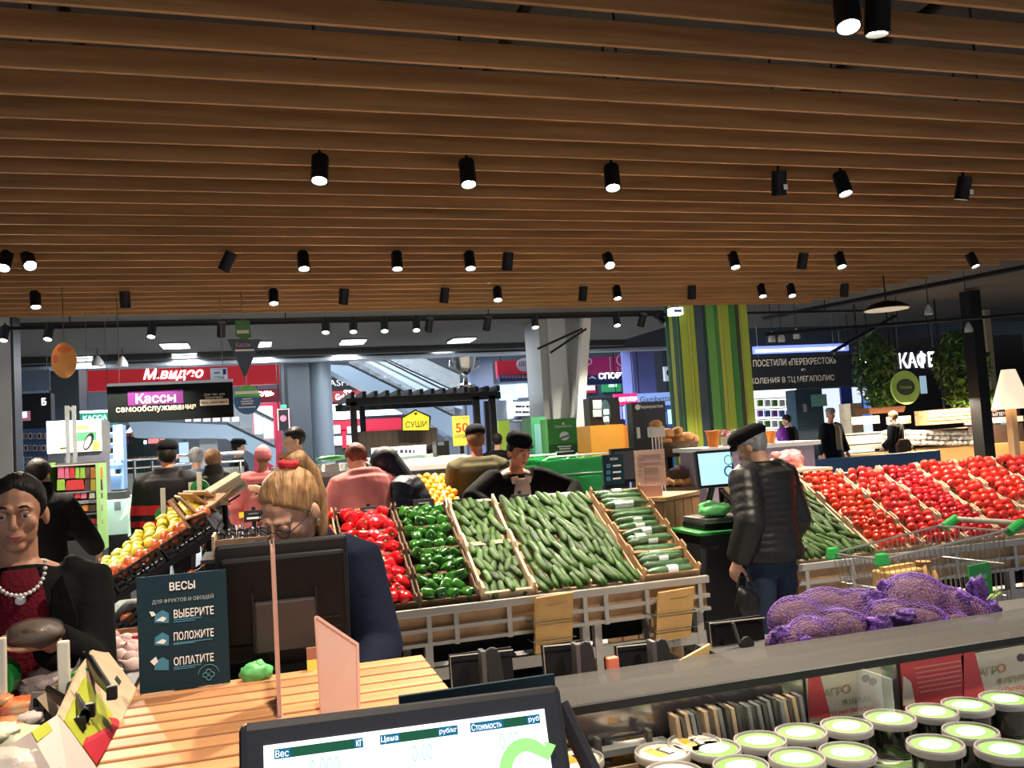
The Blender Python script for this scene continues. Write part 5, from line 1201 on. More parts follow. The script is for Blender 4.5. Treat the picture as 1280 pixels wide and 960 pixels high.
b = Board('shop_sign', 'small dark violet sign with white letters left of the glowing café capitals', 'sign', 1062, 443, 1092, 461, 18.6, MATS['dark_violet_sign'], 0.1); b.txt('Л.ПО', 1078, 451, 6, glow_w, 13, 0.02, 0.01)
b = Board('shop', 'dim café interior behind the hanging plants', 'shop', 1090, 420, 1290, 605, 23.0, mat('dim_cafe', (0.03, 0.027, 0.025), 0.8), 0.3)
for x, y in ((1098, 480), (1150, 470), (1215, 480), (1250, 520), (1262, 488)): b.rect(x, y, x+7, y+22, mat('cafe_window', (0.35, 0.5, 0.6), .4, emit=.35), 'window', 0.05)
col_box(1231, 1244, 15.0, black, 0.3, 4.2); col_box(1247, 1254, 18.0, mat('tan_post', (0.4, 0.32, 0.2), .6), 0.2, 4.2)  # black column and a plain tan post

leaf_a = mat('leaf_green', (0.090, 0.19, 0.045), 0.55, var=0.5, vscale=6); leaf_b = mat('bright_leaf', (0.10, 0.20, 0.035), 0.5, var=0.4, vscale=6)
def foliage(n, cx_, cy_, cz_, rx, ry, rz_, size=0.07, droop=0.5):
    g = G()
    for _ in range(n):
        while True:
            p = V((R(-1, 1), R(-1, 1), R(-1, 1)))
            if p.length < 1: break
        p = V((cx_+p.x*rx, cy_+p.y*ry, cz_+p.z*rz_)); s = size*R(.6, 1.3)
        q = Euler((R(-1.2, .6), R(-.6, .6), R(0, 6.3))).to_matrix()
        g.add([p+q @ V(v_)*s for v_ in ((0, -1, 0), (.38, -.3, .10), (.30, .4, .06), (0, 1, -.1*droop), (-.30, .4, .06), (-.38, -.3, .10))], [(0, 1, 2, 3), (0, 3, 4, 5)])
    return g
def plant(label, px, py0, py1, wpx, Y, n):
    a, c = P(px, py0, Y), P(px, py1, Y); hw = abs(P(px+wpx/2, py1, Y).x-P(px-wpx/2, py1, Y).x)/2; h = a.z-c.z
    t = thing('hanging_plants', label, 'plants', (c.x, Y, c.z))
    o = foliage(n, 0, 0, h*0.58, hw*.95, .5, h*.5, 0.10).build('foliage', leaf_a, t); o['kind'] = 'stuff'
    o = foliage(n//3, 0, -.2, h*0.16, hw*.9, .4, h*.16, 0.085).build('low_foliage', leaf_b, t); o['kind'] = 'stuff'
    G().box((0, 0, -0.02), (hw*1.7, .5, .14), taper=1.1).build('planter', mat('terracotta', (0.30, 0.10, 0.035), .7), t)
    for s in (1, -1): G().cyl((s*hw*.8, 0, 0.05), (s*hw*.8, 0, 4.25-c.z), .02, n=6).build('frame_post', black, t)
plant('tall hanging greenery left of the round green café sign', 1099, 424, 512, 50, 17.0, 900)
plant('broad hanging greenery right of the round green café sign', 1207, 416, 512, 66, 16.5, 1400)
b = Board('sign', 'round lime green café sign with a dark emblem between the plants', 'sign', 1113, 467, 1148, 502, 16.0, black, 0.01, part='core'); bpy.data.objects.remove(KIDS[b.o.name][0]); KIDS[b.o.name] = []
b.disc(1130.5, 484.5, 17.5, mat('lime_disc', (0.42, 0.64, 0.12), .5), 'disc', 0.05); b.disc(1130, 484, 11.5, mat('dark_emblem', (0.05, 0.07, 0.03), .5), 'emblem', 0.005, 0.05, ry=8.5)
b.txt('Пекарня', 1130, 484.5, 4.5, mat('gold_ink', (0.55, 0.55, 0.15), .5), 15, 0.02, 0.062)
G().cyl((0, .02, b.ht), (0, .02, 4.25-b.c.z), .012, n=6).build('hanger', black, b.o)
# bread counter
Yb = 16.0
bc = Board('bread_counter', 'long pale wooden bread counter with glass fronts and lit shelves', 'counter', 1060, 560, 1300, 586, Yb, mat('honey_wood', (0.50, 0.27, 0.09), .5), 0.9)
hz = -bc.c.z
G().b2((-bc.wd/2, 0.15, hz), (bc.wd/2, 0.9, 0)).build('plinth', mat('plinth_dark', (0.05, 0.05, 0.06), .6), bc.o)
bc.rect(1062, 539, 1160, 561, mat('case_glow', (0.45, 0.40, 0.33), .5, emit=.12), 'display_back', 0.02, -0.5)
for y in (536, 548): bc.rect(1064, y, 1300, y+1.6, mat('pale_wood', (0.62, 0.50, 0.36), .5), 'shelf', 0.02, -0.5)
q = bc.loc(1100, 548, 0)
for x0, x1, y0, y1 in ((1085, 1121, 519, 529), (1131, 1161, 519, 529)): bc.rect(x0, y0, x1, y1, mat('cream_front', (0.66, 0.58, 0.44), .5), 'cream_panel', 0.05, -0.6)
bc.rect(1230, 530, 1300, 560, mat('dark_case', (0.09, 0.05, 0.035), .5), 'dark_case', 0.02, -0.45); bc.rect(1228, 512, 1300, 521, mat('brown_sign', (0.05, 0.02, 0.015), .5), 'brown_sign', 0.05, -0.6); bc.txt('НАША ВЫПЕЧКА', 1265, 516.5, 4.5, ink_w, 52, 0.02, -0.54)
bc.rect(1226, 521, 1300, 528, mat('warm_lit_shelf', (0.75, 0.5, 0.35), .5, emit=.4), 'lit_shelf', 0.05, -0.5)
area((bc.c.x, Yb-0.38, 1.86), 4.0, 0.25, 160, (1.0, 0.88, 0.68))  # unseen light added in front of the counter to brighten the loaf fronts
loaf = mat('wrapped_loaf', (0.85, 0.78, 0.68), .3, var=.15, vscale=20); K_loaf = Kind('wrapped_loaf', 'bread', [G().ell((0, 0, 0), (.10, .16, .07), 10, 7).mesh('wrapped_loaf', loaf, True)])
for r_, y in enumerate((541, 547, 553.5)):
    for i in range(17):
        x = 1112+i*7.3+R(-1, 1)
        if 1222 < x < 1228: continue
        p = P(x, y, Yb+0.02+0.1*r_*0); K_loaf.place((p.x, Yb+0.10, p.z), (0, 0, R(-.2, .2)), R(.8, 1.05), 'pale film-wrapped loaf in the %s row on the bread counter' % ('top', 'middle', 'bottom')[r_], 'wrapped loaves, %s row' % ('top', 'middle', 'bottom')[r_])
cr = Board('wooden_crate', 'woven wooden bread crate standing on top of the bread counter', 'crate', 1160, 511, 1232, 529, Yb-0.2, mat('woven_wood', (0.34, 0.16, 0.07), .7, var=.3, vscale=14, bump=.5, bscale=30), 0.4)
for i in range(4): cr.rect(1160, 511.5+i*4.6, 1232, 515+i*4.6, mat('woven_wood_light', (0.42, 0.22, 0.10), .7, var=.25, vscale=14), 'plank', 0.02)
bs = thing('shopping_basket', 'dark green shopping basket carried by the woman at the bread counter', 'basket', tuple(P(1136, 577, 15.4)))
G().lathe([(.20, -.14), (.26, .12), (.27, .12), (.21, -.15)], n=18, sx=1.1, sy=.75).build('body', mat('dark_green_plastic', (0.01, 0.12, 0.04), .4), bs); G().tube([(-.26, 0, .12), (-.15, 0, .3), (.15, 0, .3), (.26, 0, .12)], .015, 6).build('handle', black_p, bs)
# lamp on its wooden post
lp = P(1268, 560, 5.9); fl_ = thing('floor_lamp', 'wooden post lamp with a large cream cone shade behind the tomatoes', 'lamp', (lp.x, 5.9, 0))
zt = P(1268, 508, 5.9).z; G().box((0, 0, zt/2), (.06, .06, zt)).build('post', pine_v, fl_); G().cyl((0, 0, 0), (0, 0, .04), .16, n=20).build('base', black, fl_)
G().lathe([(.16, -.02), (.055, .32), (.05, .32), (.15, -.02)], (0.015, 0, zt), 28).build('shade', mat('cream_shade', (0.80, 0.70, 0.52), .8, emit=.35, ecol=(1, .85, .6)), fl_, ang=40)
# pendants beyond the slats on the right
for k, (px, py, r_) in enumerate(((1161, 391, .06), (1211, 413, .06), (965, 425, .05), (977, 425, .05), (996, 421, .05), (122, 455, .09), (153, 456, .08), (3, 459, .10))):
    Yp = 12.0 if k < 5 else 16.0
    p = P(px, py, Yp); t = thing('pendant_lamp', '%s small pale cone pendant hanging over the mall aisle' % ORD[k], 'pendant', p)
    G().lathe([(r_*1.1, -.03), (r_*1.1, .03), (r_*.7, .09), (r_*.3, .14), (0, .14)], n=16).build('shade', mat('pale_pendant', (0.55, 0.53, 0.50), .5), t, ang=35); G().cyl((0, 0, .14), (0, 0, 4.3-p.z), .006, n=5).build('cord', black, t)
p = P(1108, 385, 9.2); t = thing('pendant_lamp', 'wide flat black pendant with a pale underside at the ceiling edge', 'pendant', p)
G().lathe([(.02, .10), (.18, .06), (.30, -.02), (.28, -.02), (0, .0)], n=24).build('shade', black, t, ang=40); G().cyl((0, 0, -.025), (0, 0, -.015), .27, n=24).build('diffuser', mat('cream_diffuser', (0.62, 0.52, 0.40), .6, emit=.15), t); G().cyl((0, 0, .1), (0, 0, 4.3-p.z), .01, n=5).build('cord', black, t)
struct(G().tube([PZ(1290, 332, 3.42), PZ(955, 398, 3.42)], .035, 6).build('trim_11', black))
for k, (x0, y0, x1, y1) in enumerate(((955, 418, 1290, 392), (1040, 440, 1120, 395))):
    struct(G().tube([P(x0, y0, 11.5), P(x1, y1, 11.8)], .03, 6).build('trim_%d' % (12+k), black))
# ================================================================== the weighing counter close by
def quad3(g, pts, th):
    """a board through four points (front side first), thickened away from its normal"""
    p = [V(q) for q in pts]; n_ = (p[1]-p[0]).cross(p[3]-p[0]).normalized()
    vs = p+[q-n_*th for q in p]
    return g.add(vs, [(0, 1, 2, 3), (7, 6, 5, 4), (0, 4, 5, 1), (1, 5, 6, 2), (2, 6, 7, 3), (3, 7, 4, 0)])
def ribbon(pts, w_, th=0.002):
    """flat stroke in the local x-z plane"""
    k = len(pts); L = []; Rr = []
    for i, (x, z) in enumerate(pts):
        a, b_ = pts[max(0, i-1)], pts[min(k-1, i+1)]; d = V((b_[0]-a[0], b_[1]-a[1])).normalized(); n_ = V((-d.y, d.x))*w_/2
        L.append((x+n_.x, z+n_.y)); Rr.append((x-n_.x, z-n_.y))
    vs = [(x, 0, z) for x, z in L+Rr]+[(x, th, z) for x, z in L+Rr]; fs = []
    for i in range(k-1):
        fs += [(i, i+1, k+i+1, k+i), (2*k+i, 3*k+i, 3*k+i+1, 2*k+i+1), (i, 2*k+i, 2*k+i+1, i+1), (k+i, k+i+1, 3*k+i+1, 3*k+i)]
    return G().add(vs, fs)
CT = 1.05
ct = thing('weighing_counter', 'slatted pine weighing counter with the scales sign on it', 'counter', (0.04, 1.6, 0))
y = 2.285; i = 0
while y > 0.75:
    G().box((0.038, y-0.030, CT-0.011), (0.694, 0.0550, 0.022)).build('slat', pine, ct, world=True, bevel=0.003); y -= 0.0715; i += 1
G().b2((-0.30, 0.76, CT-0.10), (0.375, 2.27, CT-0.0225)).build('frame', mat('dark_wood_joint', (0.10, 0.042, 0.016), .7), ct, world=True)
G().b2((-0.29, 0.78, 0), (0.36, 2.24, CT-0.10)).build('cabinet', MATS['dark_wood_joint'], ct, world=True)
for k in range(9): G().b2((0.36, 0.80+k*0.16, 0.05), (0.378, 0.95+k*0.16, CT-0.11)).build('side_slat', pine_v, ct, world=True)

teal_s = mat('dark_teal_sign', (0.006, 0.028, 0.042), 0.5, spec=0.25)
b = Board('scales_sign', 'upright dark teal scales sign with three white steps, standing on the slatted counter', 'sign', 173, 716.5, 286, 860.5, 2.245, teal_s, 0.008)
b.c = b.c
b.txt('ВЕСЫ', 228, 731.5, 10.5, ink_w, 32, 0.02); b.txt('ДЛЯ ФРУКТОВ И ОВОЩЕЙ', 229, 748.5, 7, mat('pale_blue_print', (0.42, 0.50, 0.52), .6), 77, 0.0)
lb = mat('light_blue_print', (0.05, 0.22, 0.33), 0.5)
for k, (s_, y) in enumerate((('ВЫБЕРИТЕ', 764.5), ('ПОЛОЖИТЕ', 792.5), ('ОПЛАТИТЕ', 823.5))):
    b.txt(s_, 242.5, y, 10.5, ink_w, 50, 0.015); b.rect(217, y+8, 252 if k != 1 else 266, y+9.3, lb, 'line', 0.002); b.rect(217, y+11, 244, y+12.2, lb, 'line', 0.002)
    b.poly([(193, y+14), (194, y+4), (203, y-2), (211, y+2), (211, y+14)], lb, 'pictogram', 0.002)
    if k == 0: b.poly([(187, y), (192, y), (195, y+4), (190, y+6)], ink_w, 'pictogram', 0.002, 0.002)
    b.poly([(195, y+11), (203, y+6), (208, y+8), (205, y+12)] if k < 2 else [(188, y+3), (195, y-3), (198, y+3), (193, y+8)], ink_w, 'pictogram', 0.002, 0.002)
k_ = b.loc(261, 843, .003)
for an in range(4):
    c = (k_.x+0.0075*math.cos(an*PI/2), k_.z+0.0075*math.sin(an*PI/2)); ribbon([(c[0]+.0055*math.cos(t), c[1]+.0055*math.sin(t)) for t in [2*PI*q/14 for q in range(15)]], .0018).build('emblem', mat('mid_blue_print', (0.10, 0.30, 0.38), .5), b.o).location.y = -.003
ribbon([(k_.x+.024*math.cos(t), k_.z+.024*math.sin(t)) for t in [PI*.05+PI*.9*q/14 for q in range(15)]], .0012).build('emblem', MATS['mid_blue_print'], b.o).location.y = -.003
G().box((0, 0.05, 0.004), (0.06, 0.09, 0.006)).build('foot', teal_s, b.o)

# the cashier's scale monitor, seen from the back
p_ = P(356, 760, 2.40); mo = thing('scale_monitor', 'black back of the cashier\'s scale monitor behind the counter', 'monitor', (p_.x, 2.40, 1.0), rot=(0.06, 0, 0))
q0 = V(mo.location); a, c = P(273, 765, 2.40), P(438, 755, 2.40); wd = c.x-a.x; zt = P(356, 674, 2.40).z-1.0; zb = 0.055
G().box((0, 0.012, (zt+zb)/2), (wd, 0.028, zt-zb)).build('housing', black_p, mo, bevel=0.008)
G().box((0, -0.014, zt*0.60), (wd*0.94, 0.026, zt*0.62)).build('back_cover', mat('black_plastic_back', (0.0035, 0.003, 0.003), .5, spec=.2, bump=.04, bscale=300), mo, bevel=0.01)
G().box((0.0, -0.034, zt*0.42), (wd*0.46, 0.02, zt*0.36)).build('mount_plate', mat('grey_plastic_mount', (0.030, 0.026, 0.026), .4), mo, bevel=0.006)
for s in (-1, 1): G().box((s*wd*0.235, -0.03, zt*0.46), (0.006, 0.02, zt*0.42)).build('rib', black, mo)
for k in range(3): G().box((wd*0.34, -0.029, zt*(0.3+0.07*k)), (wd*0.16, 0.004, 0.005)).build('vent', black, mo)
G().b2((-0.05, -0.02, -0.16), (0.05, 0.04, zb+0.1)).build('neck', black_p, mo); G().b2((-0.12, -0.05, -0.20), (0.12, 0.14, -0.16)).build('base', black_p, mo)
sd = thing('till_cabinet', 'black till cabinet behind the slatted counter', 'cabinet', (0.05, 2.46, 0)); G().b2((-0.36, -0.155, 0), (0.30, 0.16, 0.78)).build('carcass', black_p, sd, bevel=0.006); G().b2((-0.37, -0.165, 0.78), (0.31, 0.17, 0.80)).build('top', black, sd)
def crumple(g, c, r, n=3, seed=0, amp=0.35, nu=18, nv=12):
    o = len(g.v); g.ell((0, 0, 0), 1.0, nu, nv); c = V(c)
    for i in range(o, len(g.v)):
        p = V(g.v[i]); d = 1+amp*noise.noise(p*n*0.7+V((seed, seed*2.3, 1)))+amp*0.6*abs(noise.noise(p*n*2+V((seed, 3, seed))))
        g.v[i] = tuple(c+V((p.x*r[0]*d, p.y*r[1]*d, p.z*r[2]*d)))
    return g
film_g = mat('green_film', (0.15, 0.60, 0.19), 0.35, var=.12, vscale=30)
p_ = PZ(320, 846, CT); t = thing('plastic_bag', 'crumpled light green plastic bag at the foot of the scale monitor', 'bag', (p_.x, 2.25, CT)); crumple(G(), (0, 0, .018), (.036, .02, .022), 4, 3).build('film', film_g, t, smooth=True); crumple(G(), (.01, .0, .03), (.012, .010, .016), 4, 5).build('handle', film_g, t, smooth=True)
p_ = PZ(390, 836, CT); t = thing('sticky_note', 'small yellow and brown note pad beside the scale monitor', 'note', (p_.x, 2.27, CT)); G().b2((-.012, 0, 0), (.012, .012, .026)).build('pad', mat('note_yellow', (.75, .65, .12), .7), t); G().b2((-.012, 0, .026), (.012, .012, .055)).build('clip', mat('note_brown', (.30, .13, .08), .6), t)

# clear stand-up holders
acr = mat('pink_tinted_acrylic', (0.72, 0.47, 0.38), 0.12, alpha=0.72, coat=0.4); acr_e = mat('acrylic_edge', (0.62, 0.36, 0.30), 0.2)
t = thing('acrylic_holder', 'clear acrylic leaflet holder standing edge-on on the slats', 'holder', (0.017, 1.95, CT))
G().b2((-.0045, -.06, .004), (-.0025, .11, .355)).build('front_sheet', acr, t); G().b2((.0025, -.06, .004), (.0045, .11, .355)).build('back_sheet', acr, t); G().b2((-.0022, -.055, .006), (.0022, .105, .345)).build('leaflet', acr_e, t); G().b2((-.006, -.065, 0), (.006, .11, .004)).build('foot', acr_e, t)
BL, BR = PZ(402, 897, CT), PZ(448, 885, CT); TL, TR = P(394, 771, BL.y+0.02), P(446, 806, BR.y+0.02)
t = thing('acrylic_holder', 'clear acrylic leaflet holder with a slanted top, turned to the cashier', 'holder', BL)
TL2 = TL+(TR-TL)*0.0
quad3(G(), [BL, BR, TR, TL], 0.003).build('front_sheet', acr, t, world=True); off = V((.006, .012, 0)); quad3(G(), [BL+off, BR+off, TR+off, TL+off], 0.003).build('back_sheet', acr, t, world=True)
o5 = V((.003, .006, 0)); quad3(G(), [BL+o5, BR+o5, TR+o5-V((0, 0, .01)), TL+o5-V((0, 0, .01))], 0.002).build('leaflet', mat('pink_leaflet', (.66, .44, .34), .7), t, world=True)
g = G(); g.tube([TL, TR, BR], .003, 6); g.tube([TL, BL], .0025, 6); g.build('edge', acr_e, t, world=True)

# the customer-side scale screen
sc_ = thing('scale_screen', 'dark-framed customer scale screen showing zero weight and price', 'screen', (0.1425, 0.95, 1.322), rot=(-18*DEG, 1.3*DEG, 0))
W_, H_ = 0.350, 0.290; FR = mat('dark_screen_frame', (0.022, 0.021, 0.026), 0.45)
G().b2((-W_/2, 0, -H_), (W_/2, 0.035, 0)).build('housing', FR, sc_, bevel=0.008)
bz = 0.021; dw = W_-2*bz-0.004
G().b2((-dw/2+.001, -0.0015, -H_+bz), (dw/2-.001, 0.002, -bz-.003)).build('display', mat('lit_display', (0.85, 0.97, 1.0), .3, emit=0.62, ecol=(0.90, 0.98, 1.0)), sc_)
dg, bl = mat('display_green', (0.0, 0.13, 0.06), .4, emit=0.03), mat('display_blue', (0.0, 0.16, 0.32), .4, emit=0.12)
cy_ = mat('display_pale_cyan', (0.45, 0.80, 0.78), .4, emit=0.18); dwh = mat('display_white', (.9, .95, 1), .4, emit=.6)
for (u0, u1, lt, rt, dgt, du) in ((0.098, 0.355, 'Вес', 'кг', '0,000', .24), (0.405, 0.645, 'Цена', 'руб/кг', '0,00', .53), (0.685, 0.912, 'Стоимость', 'руб', '0,00', .805)):
    x0, x1 = (u0-.5)*W_, (u1-.5)*W_; zb_ = -0.0335
    G().b2((x0, -.0025, zb_-.0048), (x1, -.0015, zb_+.0048)).build('bar', dg, sc_)
    wl = {'Вес': .013, 'Цена': .018, 'Стоимость': .034}[lt]; wr_ = {'кг': .006, 'руб/кг': .019, 'руб': .012}[rt]
    G().b2((x0, -.0030, zb_-.0048), (x0+wl+.003, -.0020, zb_+.0048)).build('bar_end', bl, sc_); G().b2((x1-wr_-.003, -.0030, zb_-.0048), (x1, -.0020, zb_+.0048)).build('bar_end', bl, sc_)
    letter(sc_, lt, V((x0+wl/2+.0012, -.0034, zb_)), .0068, dwh, wl, 0.0); letter(sc_, rt, V((x1-wr_/2-.0012, -.0034, zb_)), .0062, dwh, wr_, 0.0)
    letter(sc_, dgt, V(((du-.5)*W_, -.0030, zb_-.019)), .019, cy_, .030 if len(dgt) == 5 else .022, 0.0)
hp = []
for t_ in [q/20 for q in range(21)]:
    a_ = PI*(1.15-0.80*t_); hp.append((0.128+0.024*math.cos(a_)-.004, -.084+0.026*math.sin(a_)))
hp = [(0.1005, -.112), (0.1005, -.098)]+hp+[(0.149, -.070), (0.1535, -.060)]
ribbon([(x-.0015, z) for x, z in hp], .014, .001).build('heart_outline', mat('display_lime', (0.25, 0.75, 0.18), .4, emit=.45), sc_).location.y = -.0032
G().b2((.0, 0.03, -H_-.02), (.05, 0.07, -.05)).build('arm', FR, sc_)
qa, qb = P(700, 880, 1.02), P(742, 968, 0.99); G().tube([qa, qb], .011, 8).build('side_arm', FR, sc_, world=True)
G().b2((-.10, .0, -.275-.02), (.10, .16, -.275)).build('base', FR, sc_)
b = Board('scales_sign', 'second dark teal sign, only its top edge showing behind the customer screen', 'sign', 503, 856, 699, 940, 1.06, teal_s, 0.006); G().box((0, .03, .004), (.1, .06, .008)).build('foot', teal_s, b.o); G().b2((-.04, .006, 1.045-b.c.z), (.04, .02, .02)).build('leg', teal_s, b.o)
cs = thing('screen_shelf', 'near end of the counter below the customer screen, mostly out of view', 'counter', (0.3, 0.85, 0)); G().b2((-.5, -.2, 0), (.35, -.105, 1.02)).build('front', pine_v, cs); G().b2((0.09, -.1, 0), (.35, .33, 1.04)).build('carcass', pine_v, cs)

# ---------------------------------------------------------------- glass-topped chiller with the tubs
Yb0, Yf0, GZ = 1.69, 1.535, 1.10
case_m = mat('chiller_steel', (0.10, 0.10, 0.10), .4, metal=.3)
ch = thing('chiller_case', 'open chiller case with a smoky glass ledge above rows of salad tubs', 'chiller', (1.4, 1.3, 0))
G().b2((0.42, 1.56, 0.0), (3.2, 1.70, 1.085)).build('back_wall', case_m, ch, world=True)
G().b2((0.42, 0.75, 0.0), (3.2, 1.56, 0.885)).build('body', case_m, ch, world=True)
G().b2((0.42, 0.76, 0.885), (3.2, 1.56, 0.90)).build('deck', mat('deck_grey', (0.16, 0.15, 0.14), .4), ch, world=True)
G().b2((0.42, 1.535, 0.90), (3.2, 1.558, 1.085)).build('inner_back', mat('mirror_back', (0.20, 0.18, 0.17), .12, metal=.6), ch, world=True)
smoke = mat('smoky_glass', (0.12, 0.118, 0.112), 0.02, alpha=0.58, spec=0.7)
G().b2((0.40, Yf0-.02, GZ), (3.2, Yb0+.02, GZ+.008)).build('glass_ledge', smoke, ch, world=True)
G().b2((0.40, Yf0-.032, GZ-.006), (3.2, Yf0-.02, GZ+.009)).build('glass_trim', black, ch, world=True)
for x in (1.14, 2.2): G().b2((x-.003, 1.42, .90), (x+.003, 1.535, GZ-.004)).build('glass_divider', glass, ch, world=True)
rk1, rk2, rk3 = mat('rack_tan', (0.36, 0.26, 0.16), .6), mat('rack_dark', (0.05, 0.045, 0.04), .6), mat('rack_grey', (0.14, 0.15, 0.14), .5)
rk = thing('product_row', 'row of thin upright packets standing along the back of the chiller', 'packets', (0.85, 1.5, .90))
for k in range(24):
    x = .725+k*.0115; G().box((x, 1.50+R(-.004, .004), .986+R(-.004, .004)), (.0075, .035, .165), M.Rotation(-.12+R(-.03, .03), 3, 'Y')).build('packet', (rk1, rk2, rk1, rk3, rk2)[k % 5] if k < 12 or k > 19 else (rk2, rk3)[k % 2], rk, world=True)
rk = thing('wire_shelf', 'grey wire shelf at the near end of the chiller back', 'shelf', (0.55, 1.5, .90))
for k in range(4): G().b2((.43, 1.49, .92+k*.032), (.70, 1.515, .932+k*.032)).build('bar', rk3 if k % 2 else rk1, rk, world=True)
for k in range(3): G().b2((.46+k*.1, 1.49, .90), (.468+k*.1, 1.51, 1.05)).build('upright', rk2, rk, world=True)
cr_p, rd_p = mat('cream_card', (.66, .58, .42), .6), mat('coral_card', (.62, .06, .06), .6)
def sticker(label, x0, y0, x1, y1, red):
    b = Board('product_card', label, 'card', x0, y0, x1, y1, 1.528, rd_p if red else cr_p, 0.004)
    W3 = x1-x0
    if red:
        for k in range(6): b.rect(x0+14+k*1.5, y0+8+k*6, x1-10, y0+9.5+k*6, mat('pale_coral', (.72, .28, .22), .6), 'line', .001)
        b.poly([(x0, y0+22), (x0+10, y0+30), (x0+16, y1), (x0, y1)], cr_p, 'corner', .001, .001)
    else:
        b.poly([(x0, y0), (x0+13, y0), (x0+28, y1), (x0, y1)], rd_p, 'red_edge', .001, .001)
        b.txt('АГР', x0+30, y0+27, 10, mat('olive_ink', (.30, .30, .12), .6), 22, .0, .003); b.txt('О', x0+47, y0+23, 11, mat('orange_ink', (.55, .22, .05), .6), 11, .01, .003); b.txt('ФИРМА', x0+60, y0+37, 9, MATS['olive_ink'], 36, 0, .003); b.txt('15 лет Октября', x0+55, y0+50, 7.5, mat('red_print', (.5, .04, .04), .6), 52, 0.01, .003)
        for k in range(2): b.disc(x0+72+k*9, y0+10+k*4, 5, mat('beet_print', (.10, .07, .08), .6), 'print', .001, ry=4)
sticker('cream and red farm card in the chiller, before the coral card', 1010, 838, 1104, 897, False)
sticker('coral red card with pale lines between the cream farm cards', 1128, 822, 1212, 882, True)
sticker('second cream and red farm card beyond the coral card', 1204, 812, 1296, 872, False)
# tubs
lid_m = mat('clear_lid', (.58, .55, .52), .12, alpha=.55, coat=.5); tub_d = mat('dark_seaweed_tub', (.010, .014, .008), .12, var=.3, vscale=60, coat=.6); tub_c = mat('tub_clear', (.5, .46, .42), .15, alpha=.5, coat=.5)
lab_w = mat('white_round_label', (.82, .84, .74), .5); lab_g = mat('green_ring_label', (.13, .34, .04), .5); lab_c = mat('cream_round_label', (.74, .66, .54), .5); food = mat('carrot_salad', (.40, .16, .03), .5, col2=(.05, .12, .03), vscale=30)
def tub(p, label, cream=False, rr=.0475, flip=0):
    t = thing('salad_tub', label, 'tub', p, rz=R(-.5, .5), group=None); h = .062
    G().lathe([(rr*.78, 0), (rr*.82, .004), (rr*.90, h-.008), (rr*.90, h-.002)], n=24).build('tub', food if cream else tub_d, t, ang=40)
    G().lathe([(rr*.95, h-.010), (rr, h-.008), (rr*1.01, h), (rr*.98, h+.004), (rr*.92, h+.004), (rr*.90, h-.0005), (0, h-.0005)], n=28).build('lid', lid_m, t, ang=40)
    G().cyl((0, 0, h), (0, 0, h+.0012), rr*.82, n=26).build('label_ring', lab_c if cream else lab_g, t)
    if cream:
        G().box((-.012, 0, h+.0016), (.018, .040, .001), M.Rotation(.5, 3, 'Z')).build('print', mat('yellow_label_print', (.62, .38, .04), .5), t); G().box((.006, .004, h+.0017), (.014, .034, .001), M.Rotation(.5, 3, 'Z')).build('print', ink_k, t); G().box((.008, .004, h+.0023), (.008, .026, .001), M.Rotation(.5, 3, 'Z')).build('print', ink_w, t)
    else:
        G().lathe([(0, h+.002), (rr*.60, h+.002), (rr*.60, h+.0008)], n=24, sy=.8).build('label', lab_w, t)
    return t
ZL = 1.03-.064
for k, (px, py) in enumerate(((782, 918), (828, 940), (868, 928), (720, 948), (842, 966))):
    p_ = PZ(px, py, 1.03); tub((p_.x, p_.y, ZL), 'cream-lidded salad tub with yellow and black print, %s from the packets' % ORD[(1, 0, 0, 2, 3)[k]] if k != 2 else 'cream-lidded salad tub half behind its neighbour, next to the green lids', True, .050)
rowA = [(893, 935), (950, 925), (1001, 915), (1058, 907), (1112, 897), (1165, 889), (1209, 881), (1256, 873)]
rowB = [(926, 957), (996, 947), (1059, 940), (1169, 930), (1213, 914), (1256, 936)]
for k, (px, py) in enumerate(rowA):
    p_ = PZ(px, py, 1.03); tub((p_.x, p_.y, ZL), 'green-ringed salad tub in the back row of the chiller, %s from the cream lids' % ORD[k])
    if k > 3: tub((p_.x, p_.y, ZL-.0665), 'green-ringed salad tub standing under the %s tub of the back row' % ORD[k])
for k, (px, py) in enumerate(rowB):
    p_ = PZ(px, py, 1.03); tub((p_.x, p_.y, ZL), 'green-ringed salad tub nearer the glass edge, %s in the front row' % ORD[k])
for k, (px, py) in enumerate(((1112, 948), (1010, 972), (1100, 985))):
    p_ = PZ(px, py, .965); tub((p_.x, p_.y, .90), 'lower salad tub seen between the front-row tubs, %s of three' % ORD[k])

